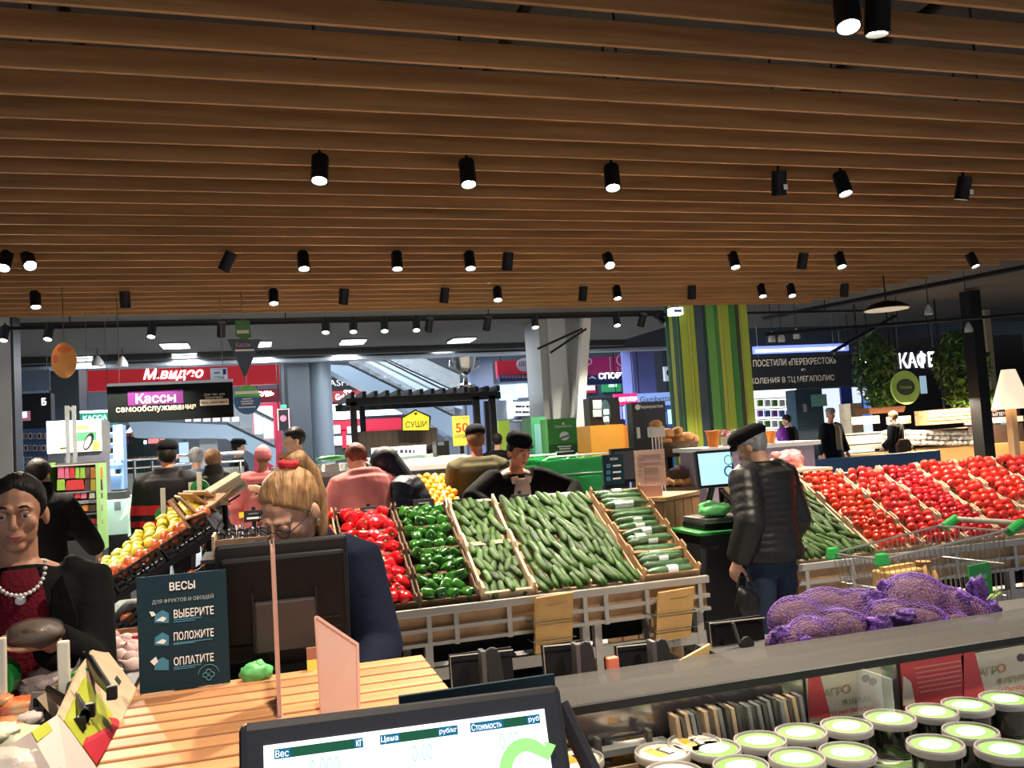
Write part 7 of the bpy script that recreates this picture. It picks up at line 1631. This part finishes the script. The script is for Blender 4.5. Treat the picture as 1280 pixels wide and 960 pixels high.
b = Board('info_sign', 'dark sign with a cardboard box on top before the shop worker', 'sign', 350, 572, 376, 600, 8.2, tag_m, .03); b.rect(350, 565, 366, 572.5, board, 'box', .12); b.rect(355, 575, 368, 577, ink_w, 'print'); G().b2((-.02, .0, -b.c.z), (.02, .03, 0)).build('post', black, b.o)

# ================================================================== fruit island on the left
Y3 = 5.28; ta = 30.5*DEG; o3 = V((-1.06, Y3, .745))
def S3(s, y, n=0): return V((o3.x+s*math.cos(ta)-n*math.sin(ta), Y3+y, o3.z+s*math.sin(ta)+n*math.cos(ta)))
isl3 = thing('produce_stand', 'dark sloping fruit stand seen end-on behind the woman in black', 'produce stand', (-.6, Y3, 0))
L3 = .92
G().add([S3(0, 0, -.03), S3(L3, 0, -.03), S3(L3, 1.8, -.03), S3(0, 1.8, -.03), S3(0, 0, -.06), S3(L3, 0, -.06), S3(L3, 1.8, -.06), S3(0, 1.8, -.06)], [(3, 2, 1, 0), (4, 5, 6, 7), (0, 1, 5, 4), (1, 2, 6, 5), (2, 3, 7, 6), (3, 0, 4, 7)]).build('sloped_deck', black, isl3, world=True)
G().b2((o3.x+.05, Y3+.05, 0), (o3.x+.78, Y3+1.78, .55)).build('cabinet', mat('grey_beige_panel', (.24, .22, .20), .6), isl3, world=True); G().b2((o3.x-.02, Y3+.0, .55), (o3.x+.8, Y3+1.8, .58)).build('shelf', grey, isl3, world=True)
for s in (.05, .85): G().tube([S3(s, .05, -.06), V((S3(s, 0, 0).x, Y3+.05, .55))], .02, 6).build('leg', black, isl3, world=True)
def crate3(label, s0, s1, y0, y1, m_, h=.09):
    c = S3((s0+s1)/2, (y0+y1)/2, -.028); t = thing('fruit_crate', label, 'crate', c, rot=(0, -ta, 0)); w_, l_ = s1-s0-.006, y1-y0-.006
    G().box((0, 0, .004), (w_, l_, .006)).build('base', m_, t)
    for s in (-1, 1):
        g = G(); 
        for z in (.012, .045, h): g.box((0, s*(l_/2-.006), z), (w_, .010, .016))
        for q in range(6): g.box((-w_/2+.006+q*(w_-.012)/5, s*(l_/2-.006), h/2), (.012, .010, h))
        g.build('lattice_side', m_, t)
        G().box((s*(w_/2-.005), 0, h/2), (.010, l_, h)).build('end_wall', m_, t)
    return t
crate_k = mat('black_crate', (.015, .015, .016), .45)
for k in range(3): crate3('black plastic crate of red apples, %s up the end slope of the fruit stand' % ORD[k], k*.305, k*.305+.30, 0, .21, crate_k)
for k in range(3): crate3('black plastic crate of yellow fruit, %s up the slope behind the apples' % ORD[k], k*.305, k*.305+.30, .22, 1.0, crate_k)
apple_m = mat('red_apple_skin', (.58, .050, .025), .3, col2=(.62, .22, .06), vscale=7, var=.25, coat=.3); lemon_m = mat('lemon_peel', (.78, .64, .05), .45, var=.15, vscale=12, bump=.15, bscale=200); pear_m = mat('yellow_green_pear', (.68, .68, .13), .45, var=.2, vscale=10)
ap = G().lathe([(0, -.80), (.35, -.88), (.75, -.62), (.98, -.05), (.95, .40), (.65, .80), (.30, .86), (.08, .66), (0, .62)], n=14)
K_ap = Kind('red_apple', 'apple', [ap.mesh('red_apple', apple_m, True)], G().tube([(0, 0, .62), (.05, 0, 1.0)], .05, 5).mesh('stem', board, True))
K_le = Kind('lemon', 'lemon', [G().lathe([(0, -1.3), (.14, -1.22), (.30, -1.0), (.75, -.6), (.95, 0), (.75, .6), (.30, 1.0), (.14, 1.2), (0, 1.28)], n=12).mesh('lemon', lemon_m, True)])
K_pe = Kind('pear', 'pear', [G().lathe([(0, -.95), (.4, -.95), (.85, -.6), (.98, -.1), (.75, .5), (.48, .95), (.32, 1.3), (0, 1.38)], n=12).mesh('pear', pear_m, True)], G().tube([(0, 0, 1.35), (.08, 0, 1.7)], .05, 5).mesh('stem', board, True))
for j in range(2):
    for i in range(11): K_ap.place(S3(.05+i*.081+R(-.01, .01)+.04*(j % 2), .05+j*.088, .055+R(0, .02)+.02*j), rnd(), .042*R(.92, 1.06), 'red apple in the crates at the near end of the fruit stand', 'red apples')
for j in range(6):
    for i in range(11):
        s = .05+i*.081+R(-.01, .01); y = .27+j*.090
        if i < 5: K_pe.place(S3(s, y, .09+R(0, .02)+.012*j), rnd(), .036, 'yellow-green pear low on the slope of the fruit stand', 'pears')
        else: K_le.place(S3(s, y, .09+R(0, .02)+.016*j), rnd(), .037, 'yellow lemon high on the slope of the fruit stand', 'lemons')
for k, s in enumerate((.40, .73)):
    t = thing('tray_liner', 'blue moulded tray liner showing between the %s' % ('pears and the lemons', 'last lemons and the cardboard')[k], 'liner', S3(s, .22, .07), rot=(0, -ta, 0)); G().box((0, 0, 0), (.10, .05, .05), taper=.8).build('liner', mat('blue_liner', (.05, .08, .20), .5), t, bevel=.006); G().box((0, 0, .03), (.08, .04, .004)).build('lip', MATS['blue_liner'], t)
# second, lower row of apples in the dark crates under the deck
K_ap2 = Kind('red_apple', 'apple', [K_ap.ms[0]])
for i in range(7): K_ap2.place(S3(.16+i*.10, .05, -.17+R(-.01, .01)), rnd(), .040, 'red apple in the dark crate under the fruit stand\'s deck', 'lower apples')
lowc = crate3('black plastic crate hanging below the near end of the fruit stand', .08, .90, -.01, .30, crate_k, .08); lowc.location = S3(.49, .15, -.25)
# kraft stack and cardboard at the head of the island
p_ = P(280, 615, 5.9); t = thing('paper_stack', 'tilted stack of kraft paper sheets at the top of the fruit stand', 'paper', p_, rot=(.1, -.50, .15))
for k in range(7): G().box((R(-.006, .006), R(-.006, .006), -.03+k*.014), (.26, .20, .012)).build('sheet', mat('kraft_sheet_%d' % (k % 2), (.46-.08*(k % 2), .38-.07*(k % 2), .26-.06*(k % 2)), .85), t)
hold = thing('stack_holder', 'black metal bracket holding the tilted paper stack', 'holder', (p_.x, 5.95, 0)); G().cyl((0, 0, 0), (0, 0, p_.z-.08), .018, n=8).build('post', black, hold); G().box((0, 0, p_.z-.08), (.22, .16, .01), M.Rotation(-.5, 3, 'Y')).build('plate', black, hold)
for k, (px, py, Yk_, hpx) in enumerate(((205, 655, 6.6, 38), (240, 645, 6.6, 36), (250, 622, 6.3, 26))):
    a = P(px, py, Yk_); t = thing('bag_roll_holder', 'white post with a round green bag roll, %s along the top of the fruit stand' % ORD[k], 'bag dispenser', (a.x, Yk_, a.z-.08)); hh = hpx/150
    G().b2((-.016, -.012, 0), (.016, .012, hh+.08)).build('post', mat('cream_post', (.72, .68, .56), .5), t, bevel=.003)
    G().cyl((0, .02, .14), (0, .075, .14), .062, n=20).build('roll', green_pl, t, ang=40); G().cyl((0, .015, .14), (0, .08, .14), .03, n=14).build('roll_core', mat('dark_green_core', (.01, .12, .03), .5), t)
for k in range(4):
    s = .80+.05*k; p_ = S3(s, .12+.16*k, .10); t = thing('cardboard_box', 'folded brown box %s in the jumble at the top of the fruit stand' % ORD[k], 'box', p_, rot=(0, -.6-.15*k, .2*k)); 
    G().box((0, 0, .06), (.012, .26, .20)).build('panel', (board, board_l)[k % 2], t); G().box((.06, 0, .0), (.12, .26, .010), M.Rotation(.3, 3, 'Y')).build('flap', board, t)
# plums tray by the cashier
pc = P(308, 672, 4.75); t = thing('fruit_tray', 'brown tray of glossy dark plums left of the cashier', 'crate', (pc.x, 4.75, pc.z-.06)); G().b2((-.16, -.12, -.02), (.16, .14, 0)).build('base', board, t)
for s in (-1, 1): G().b2((s*.16-.006, -.12, 0), (s*.16+.006, .14, .09)).build('side_wall', board_l, t); G().b2((-.15, s*.13+.01-.006, 0), (.15, s*.13+.01+.006, .07)).build('end_wall', board, t)
plum_m = mat('dark_plum_skin', (.012, .008, .012), .12, coat=.6); K_pl = Kind('dark_plum', 'plum', [G().ell((0, 0, 0), (1, 1, .95), 10, 7).mesh('dark_plum', plum_m, True)])
for j in range(5):
    for i in range(6): K_pl.place((pc.x-.125+i*.05, 4.66+j*.048, pc.z-.03+.012*j+R(0, .01)), rnd(), .025, 'glossy dark plum in the brown tray beside the cashier', 'dark plums')
st2 = thing('plum_stand', 'dark stand under the tray of plums', 'stand', (pc.x, 4.77, 0)); G().b2((-.20, -.15, 0), (.20, .2, pc.z-.10)).build('body', black, st2); G().b2((-.22, -.17, pc.z-.10), (.22, .22, pc.z-.08)).build('top', dark_grey, st2)
price(317, 645, 20, 'dark plums', True)

# ================================================================== sloping boxes beside the counter
def P3(px, py, z): return PZ(px, py, z)
def end_box(label, tl, tr, br, bl, m_, decor=None, zb=.985, zt=1.10):
    q = [P3(*bl, zb), P3(*br, zb), P3(*tr, zt), P3(*tl, zt)]
    t = thing('cardboard_crate', label, 'crate', (q[0]+q[1])/2)
    quad3(G(), q, .008).build('end_wall', m_, t, world=True)
    dn = (q[0]-q[3]); slope = V((-.86, 0, -.30))*.11
    # side walls run down the slope away from the counter
    for a_, b_ in ((q[0], q[3]), (q[1], q[2])):
        quad3(G(), [a_, b_, b_+slope+V((0, 0, -.02)), a_+slope], .007).build('side_wall', m_, t, world=True)
    quad3(G(), [q[0], q[0]+slope, q[1]+slope, q[1]], .006).build('base', m_, t, world=True)
    return t, q
def on_wall(t, q, uv, m_, name='print', off=.0015):
    n_ = (q[1]-q[0]).cross(q[3]-q[0]).normalized()
    if n_.x < 0: n_ = -n_
    f = lambda u, v: q[0].lerp(q[1], u).lerp(q[3].lerp(q[2], u), v)+n_*off
    pts = [f(u, v) for u, v in uv]; k = len(pts); vs = pts+[p-n_*.001 for p in pts]
    fs = [tuple(range(k)), tuple(range(2*k-1, k-1, -1))]+[(i, (i+1) % k, k+(i+1) % k, k+i) for i in range(k)]
    return G().add(vs, fs).build(name, m_, t, world=True)
lime = mat('lime_card', (.42, .46, .035), .6); redc = mat('red_card', (.50, .02, .04), .6); wht = mat('white_card', (.62, .50, .46), .7)
t, q = end_box('plain brown cardboard crate end, farthest along the counter', (98, 836), (124, 800), (171, 861), (151, 908), board_l)
on_wall(t, q, [(.62, .30), (.74, .30), (.74, .42), (.62, .42)], black, 'hand_hole')
t, q = end_box('lime green printed cardboard crate end with a red wave, middle of three', (74, 893), (99, 838), (150, 906), (119, 957), board_l)
on_wall(t, q, [(0, 0), (1, 0), (1, .88), (0, .88)], lime, 'lime_print'); on_wall(t, q, [(0, 0), (1, 0), (1, .10), (.75, .30), (.35, .42), (0, .38)], redc, 'red_wave', .003); on_wall(t, q, [(.30, .50), (.42, .46), (.46, .58), (.36, .64)], wht, 'hand_hole', .003)
on_wall(t, q, [(.62, .22), (.76, .22), (.76, .34), (.62, .34)], mat('olive_print', (.16, .20, .02), .6), 'emblem', .003)
t, q = end_box('white cardboard crate end, nearest along the counter', (38, 916), (72, 893), (121, 962), (92, 1010), wht)
on_wall(t, q, [(.15, .30), (.30, .28), (.30, .42), (.16, .44)], board, 'hand_hole', .003); on_wall(t, q, [(.0, .86), (.55, .86), (.55, 1.0), (.0, 1.0)], lime, 'lime_edge', .003)
side = thing('side_stand', 'low dark stand under the sloping boxes beside the counter', 'stand', (-.75, 2.1, 0))
G().add([(-.36, 1.3, 0), (-.36, 2.9, 0), (-1.1, 2.9, 0), (-1.1, 1.3, 0), (-.36, 1.3, .985), (-.36, 2.9, .985), (-1.1, 2.9, .93), (-1.1, 1.3, .93)], [(0, 1, 2, 3), (7, 6, 5, 4), (4, 5, 1, 0), (5, 6, 2, 1), (6, 7, 3, 2), (7, 4, 0, 3)]).build('body', black, side, world=True); G().b2((-.365, 1.3, .90), (-.352, 2.9, .965)).build('edge_board', board, side, world=True)
def lump(name, label, cat, px, py, z, r, m_, seed, amp=.35, extra=None, group=None):
    p_ = PZ(px, py, z); t = thing(name, label, cat, p_); crumple(G(), (0, 0, 0), r, 3, seed, amp).build('body', m_, t, smooth=True)
    if extra: crumple(G(), extra[0], extra[1], 4, seed+3, .5).build('tied_end', extra[2], t, smooth=True)
    return t
clear_b = mat('clear_bag_film', (.68, .56, .55), .12, alpha=.55, coat=.8, bump=.8, bscale=40, var=.3, vscale=25)
lump('plastic_bag', 'clear plastic bag bunched up between the white posts', 'bag', 62, 856, 1.03, (.065, .045, .04), clear_b, 1, .5, ((.06, .02, .05), (.03, .025, .04), clear_b))
lump('plastic_bag', 'shiny clear bag peak rising beside the brown crate end', 'bag', 92, 836, 1.04, (.032, .03, .045), clear_b, 6, .5, ((0, 0, .05), (.015, .012, .02), clear_b))
orl = mat('orange_label_pack', (.68, .12, .035), .3, col2=(.72, .45, .22), vscale=18, coat=.5)
lump('vegetable_pack', 'orange-red labelled pack at the left end, under the clear bag', 'packet', 24, 884, 1.015, (.055, .04, .026), orl, 2, .3, ((-.04, 0, .02), (.03, .02, .015), orl))
lump('vegetable_pack', 'second orange-red labelled pack lying below the first', 'packet', 12, 908, 1.01, (.045, .035, .022), orl, 9, .3, ((.04, 0, .01), (.03, .02, .015), wht))
cab = mat('pale_cabbage', (.58, .60, .36), .5, col2=(.70, .68, .56), vscale=14, bump=.6, bscale=25)
lump('cabbage', 'pale green wrapped cabbage in the corner, behind the white crate end', 'vegetable', 22, 930, 1.03, (.058, .045, .036), cab, 4, .22, ((-.03, -.01, .03), (.035, .03, .02), cab))
lump('cabbage', 'second pale wrapped cabbage half out of view', 'vegetable', 16, 968, 1.03, (.06, .05, .05), mat('white_wrapped', (.66, .58, .50), .3, bump=.5, bscale=40, coat=.4), 5, .22, ((.03, .01, .03), (.03, .03, .02), cab))
lump('vegetable_pack', 'small red and yellow pack leaning on the lime crate', 'packet', 76, 872, 1.03, (.022, .025, .035), mat('red_yellow_pack', (.62, .08, .02), .35, col2=(.70, .45, .05), vscale=30), 3, .25, ((0, 0, .03), (.012, .014, .012), orl))
for k, (px, py0, py1) in enumerate(((0, 797, 850), (79, 801, 852), (98, 785, 815))):
    Yp = (2.45, 2.35, 2.75)[k]; a, c = P(px, py0, Yp), P(px, py1, Yp); t = thing('bag_roll_holder', 'cream post of a bag dispenser, %s above the sloping boxes' % ORD[k], 'bag dispenser', (a.x, Yp, c.z-.06))
    G().b2((-.013, -.010, 0), (.013, .010, a.z-c.z+.06)).build('post', MATS['cream_post'], t, bevel=.004)
    G().cyl((-.03 if k == 0 else .02, .015, .05), (-.03 if k == 0 else .02, .09, .05), (.055, .022, .032)[k], n=20).build('roll', green_pl, t, ang=40)
for k, (pts) in enumerate(([(42, 905), (46, 868), (56, 860), (66, 868)], [(60, 862), (84, 880), (92, 892), (100, 905)], [(84, 852), (96, 878), (106, 896), (112, 888)], [(92, 815), (112, 826), (124, 846), (140, 866)])):
    zz = (1.00, 1.06, 1.07, 1.09)[k]; q = [PZ(x, y, zz) for x, y in pts]; t = thing('crate_clip', 'black plastic price clip, %s along the sloping boxes' % ORD[k], 'clip', q[0]); G().tube(q, [.007, .011, .011, .007], 8, flat=1.6).build('arm', black_p, t, world=True); G().box(tuple(q[3]), (.022, .016, .03)).build('jaw', black_p, t, world=True, bevel=.003)
p_ = PZ(46, 885, 1.02); t = thing('price_holder', 'grey upright price frame in front of the black clips', 'price tag', p_); G().box((0, 0, .0), (.03, .008, .075), M.Rotation(.12, 3, 'Y')).build('frame', mat('grey_frame', (.20, .18, .17), .4), t); G().box((0, -.005, .015), (.012, .004, .02)).build('slot', black, t)
garl = mat('garlic_skin', (.72, .54, .48), .55, col2=(.70, .42, .42), vscale=14, bump=.3, bscale=40); K_ga = Kind('garlic_bulb', 'garlic', [G().lathe([(0, -.7), (.5, -.75), (.92, -.35), (1.0, .0), (.7, .5), (.28, .85), (.16, 1.2), (0, 1.25)], n=12).mesh('garlic_bulb', garl, True)], G().cyl((0, 0, 1.2), (.05, 0, 1.5), .12, .08, 6).mesh('stem', garl, True))
for k, (px, py) in enumerate(((140, 797), (146, 808), (156, 813), (165, 808), (151, 822), (163, 824), (168, 816), (158, 800), (166, 834), (172, 826))):
    K_ga.place(PZ(px, py, .965+.01*(k % 3)), rnd(), .030*R(.9, 1.1), 'pinkish garlic bulb heaped behind the teal scales sign', 'garlic bulbs')
gb_ = thing('garlic_box', 'brown open box of garlic behind the teal scales sign', 'crate', PZ(160, 820, .93)); G().box((0, .02, -.01), (.22, .42, .01)).build('base', board, gb_); G().box((.11, .02, .02), (.008, .42, .07)).build('side_wall', board_l, gb_); G().box((0, .23, .02), (.22, .008, .07)).build('end_wall', board, gb_)
p_ = PZ(158, 800, .96); t = thing('red_pack', 'red box lying behind the garlic', 'box', P(160, 803, 3.35)); G().box((0, .03, 0), (.12, .06, .04)).build('box', redc, t, bevel=.004); G().box((0, -.001, .0), (.08, .004, .01)).build('band', mat('pink_band', (.65, .2, .25), .5), t)

# ================================================================== sweets kiosk and tills on the left
Yq = 8.6
lw = mat('lightbox_white', (1, 1, .97), .3, emit=1.6); t = Board('lightbox', 'white glowing lightbox with a phone picture above the sweets shelf', 'lightbox', 59, 526, 127, 566, Yq+.3, grey, .5)
t.rect(59, 526, 93, 566, lw, 'lit_face', .01); t.rect(95.5, 525, 127, 564, mat('lit_poster', (.85, .85, .70), .3, emit=.8), 'poster', .01)
t.rect(96, 540, 121, 551, mat('lit_green', (.10, .35, .18), .3, emit=.35), 'green_band', .002, .01); t.rect(96, 532, 112, 537, mat('lit_ochre', (.55, .45, .15), .3, emit=.4), 'ochre_band', .002, .01); t.rect(116, 552, 125, 563, mat('lit_orange', (.70, .42, .08), .3, emit=.5), 'orange_band', .002, .01)
el = [(111+5.5*math.cos(a)+.62*11*math.sin(a)*.55, 552-11*math.sin(a)) for a in [2*PI*q/22 for q in range(22)]]; t.poly(el, ink_k, 'phone', .003, .012); el2 = [(110+3.6*math.cos(a)+.62*8*math.sin(a)*.55, 553-8*math.sin(a)) for a in [2*PI*q/22 for q in range(22)]]; t.poly(el2, ink_w, 'phone_face', .002, .015)
t.rect(75, 559, 85, 562, lime, 'green_print', .002, .01)
G().b2((-t.wd/2, .02, -t.c.z+1.3), (t.wd/2, .45, 0)).build('hood', mat('grey_violet', (.16, .18, .24), .5), t.o)
for px in (86.5, 95): a = t.loc(px, 508, 0); G().b2((a.x-.016, -.12, -.35), (a.x+.016, -.08, a.z)).build('arm', mat('grey_tube', (.32, .36, .38), .4), t.o)
a, c = t.loc(86.5, 510, 0), t.loc(95, 514, 0); G().tube([V((a.x, -.10, a.z)), V((c.x, -.10, c.z))], .016, 6).build('arm', MATS['grey_tube'], t.o)
sv = Board('sweets_shelf', 'sweets gondola with lime green posts below the white lightbox', 'shelf', 61, 578, 133, 686, Yq, mat('shelf_back', (.10, .09, .09), .6), .03, part='back_panel')
gz0 = -sv.c.z
G().b2((-sv.wd/2, -.35, gz0), (sv.wd/2, .03, .10)).build('base', dark_grey, sv.o)
sv.rect(60, 578, 71, 690, mat('lime_panel_shelf', (.16, .42, .05), .5), 'side_panel', .34); sv.rect(130, 578, 134.5, 684, mat('lime_post_shelf', (.30, .55, .20), .5, emit=.1), 'post', .36)
for k, y in enumerate((580, 613, 624, 640, 656, 681)): sv.rect(72, y, 130, y+(1.6 if k != 2 else 4), mat('shelf_glass', (.55, .55, .52), .3) if k == 0 else grey, 'shelf_board', .33)
PK = {c_: mat('sweet_pack_%s' % c_, v_, .35, coat=.4) for c_, v_ in dict(red=(.50, .03, .03), lime=(.25, .45, .05), orange=(.60, .22, .03), pink=(.55, .12, .22), brown=(.12, .06, .04), yellow=(.65, .48, .06), white=(.7, .68, .62), violet=(.16, .05, .22)).items()}
names_ = {'red': 'red', 'lime': 'lime green', 'orange': 'orange', 'pink': 'pink', 'brown': 'brown', 'yellow': 'yellow', 'white': 'white', 'violet': 'violet'}
def packs(y0, y1, xs, cols, row):
    for k, (x, wd_) in enumerate(xs):
        c_ = cols[k % len(cols)]; Yf = Yq-.30; a, c = P(x, y1, Yf), P(x+wd_, y0, Yf)
        lab = '%s sweet packet on the %s of the sweets shelf' % (names_[c_], row)
        o = G().box((0, 0, (c.z-a.z)/2), (c.x-a.x, .05, c.z-a.z), taper=.88).build('sweet_packet', PK[c_], None); o.location = ((a.x+c.x)/2, Yf, a.z); tag(o, lab, 'packet', row+' '+c_)
packs(584, 598, [(73, 8), (82, 5), (88, 6), (95, 5), (101, 6), (108, 5), (114, 6), (121, 7)], ['pink', 'pink', 'red', 'lime', 'lime', 'brown', 'orange', 'orange'], 'topmost row'); packs(599, 613, [(72, 10), (83, 23), (107, 6), (114, 6), (121, 7)], ['lime', 'red', 'brown', 'yellow', 'brown'], 'second row')
packs(616, 623, [(78, 7), (86, 7), (94, 7), (102, 7), (112, 7), (121, 7)], ['white', 'red', 'red', 'pink', 'white', 'brown'], 'third row'); packs(631, 639, [(84, 8), (93, 8), (103, 8), (112, 8), (121, 7)], ['lime', 'white', 'orange', 'brown', 'pink'], 'fourth row'); packs(648, 655, [(94, 9), (104, 8), (113, 7), (121, 7)], ['red', 'white', 'red', 'pink'], 'fifth row'); packs(668, 680, [(100, 6), (107, 6), (114, 6), (121, 7)], ['red', 'violet', 'red', 'brown'], 'lowest row')
tc = Board('till_counter', 'pale green lit till counter with a dark top right of the sweets shelf', 'till', 134, 622, 160, 672, 8.9, mat('mint_lit_panel', (.50, .72, .58), .4, emit=.25), .5, part='front_panel')
tc.rect(132, 614, 163, 623, mat('dark_counter_top', (.06, .07, .08), .4), 'top', .30); tc.rect(132, 623, 162, 625, lit_white, 'light_edge', .31); tc.rect(143, 625, 151, 638, mat('grey_green_picture', (.22, .30, .26), .5), 'poster', .01); tc.rect(135, 668, 160, 674, dark_grey, 'kickboard', .02)
G().b2((-tc.wd/2, .02, -tc.c.z), (tc.wd/2, .5, 0)).build('plinth', dark_grey, tc.o)
b = Board('till_sign', 'lit green till sign partly hidden by the white lightbox', 'sign', 100, 514, 145, 530, 10.8, mat('lit_till_green', (.02, .26, .17), .4, emit=.35), .08); b.txt('КАССА', 119, 522, 6, mat('lit_mint_letters', (.5, 1, .85), .4, emit=1.3), 30, .02); b.rect(100, 513, 137, 516, lit_white, 'light_edge', .01); hang_rods(b, (110, 135))
b = Board('display_case', 'blue-lit glass case of goods beside the till', 'cabinet', 129, 531, 154, 612, 11.0, mat('blue_case', (.16, .30, .52), .4, emit=.25), .3, part='back')
for k in range(5): b.rect(130, 541+k*13, 153, 542.2+k*13, lit_white, 'shelf', .12); 
for k in range(5):
    for j in range(3): b.rect(131+j*7.5, 534.5+k*13, 136+j*7.5, 541+k*13, (black, PK['white'], lit_blue)[(j+k) % 3] if k > 2 else black, 'goods', .08)
b.rect(143, 531, 154, 575, mat('pale_blue_lit', (.45, .65, .9), .4, emit=.5), 'lit_side', .10); G().b2((-b.wd/2, 0, -b.c.z), (b.wd/2, .3, 0)).build('base', dark_grey, b.o)
b = Board('phone_case_wall', 'blue wall of phone cases with a cyan lit panel at the left edge', 'shop', 20, 536, 60, 600, 14.5, mat('deep_blue_wall', (.03, .09, .22), .5, emit=.03), .1, part='back')
b.rect(10, 536, 22, 570, lit_cyan, 'lit_panel', .05); b.rect(10, 571, 30, 588, mat('cyan_goods', (.15, .4, .5), .4, emit=.3), 'lower_goods', .06)
for r_ in range(3):
    for i in range(6):
        x = 25+i*5.6; y = 541+r_*15; b.rect(x, y, x+4.4, y+8, (PK['white'], mat('pale_violet_card', (.35, .32, .45), .5))[(i+r_) % 2], 'phone_case', .02); b.rect(x+1, y+1.5, x+3.4, y+6.8, (black, PK['brown'])[(i+r_) % 2], 'phone_case', .01, .02)
    b.rect(23, 551+r_*15, 59, 551.8+r_*15, dark_grey, 'rail', .05)
G().b2((-b.wd/2, 0, -b.c.z), (b.wd/2, .1, 0)).build('base', dark_grey, b.o)
b = Board('shop', 'dark upper shop front with one lit letter behind the orange oval sign', 'shop', 10, 492, 64, 536, 16.5, black, .3); b.txt('Б', 55, 502, 9, glow_w, 5.5, .02); b.rect(24, 514, 38, 526, mat('pinkish_lit', (.35, .12, .16), .4, emit=.2), 'lit_picture', .02); b.rect(28, 515, 34, 522, lit_white, 'lit_picture', .01, .02)
b.rect(10, 463, 63, 489, mat('dull_blue_panel', (.10, .14, .20), .4), 'upper_panel', .02); hang_rods(b, (14, 60))  # upper panel in one even dull blue
b = Board('shop', 'bright shop with colourful goods beyond the low blue-grey escalator', 'shop', 155, 531, 210, 600, 21.5, mat('dim_shop', (.025, .04, .035), .6), .3)
for k in range(14): b.rect(157+(k % 7)*7.4, 540+(k//7)*9+R(-2, 2), 161+(k % 7)*7.4, 546+(k//7)*9, (PK['red'], PK['orange'], lit_white, PK['violet'])[k % 4], 'goods', .08)
b.rect(166, 546, 181, 600, mat('dark_green_door', (.008, .03, .018), .5), 'door', .1); b.poly([(157, 541), (165, 532), (166, 541)], lit_white, 'lit_gable', .05); b.rect(186, 548, 206, 554, mat('red_lit', (.8, .2, .2), .4, emit=.5), 'lit_sign', .1)
b = Board('screen', 'tall white lit screen on the atrium wall below the maroon shoe sign', 'screen', 196, 556, 236, 578, 20.8, mat('dim_blue_wall', (.05, .08, .12), .5), .05); b.rect(224, 553, 236, 578, mat('pale_screen', (.45, .6, .75), .4, emit=.4), 'display', .02)
b = Board('shop', 'long band of bright shop windows under the red electronics sign', 'shop', 228, 540, 300, 600, 24.5, mat('mid_grey_shop', (.05, .06, .07), .6), .3)
for k in range(6): b.rect(230+k*12, 521, 239+k*12, 527, mat('soft_lit', (.6, .5, .5), .4, emit=.4), 'lit_window', .05)
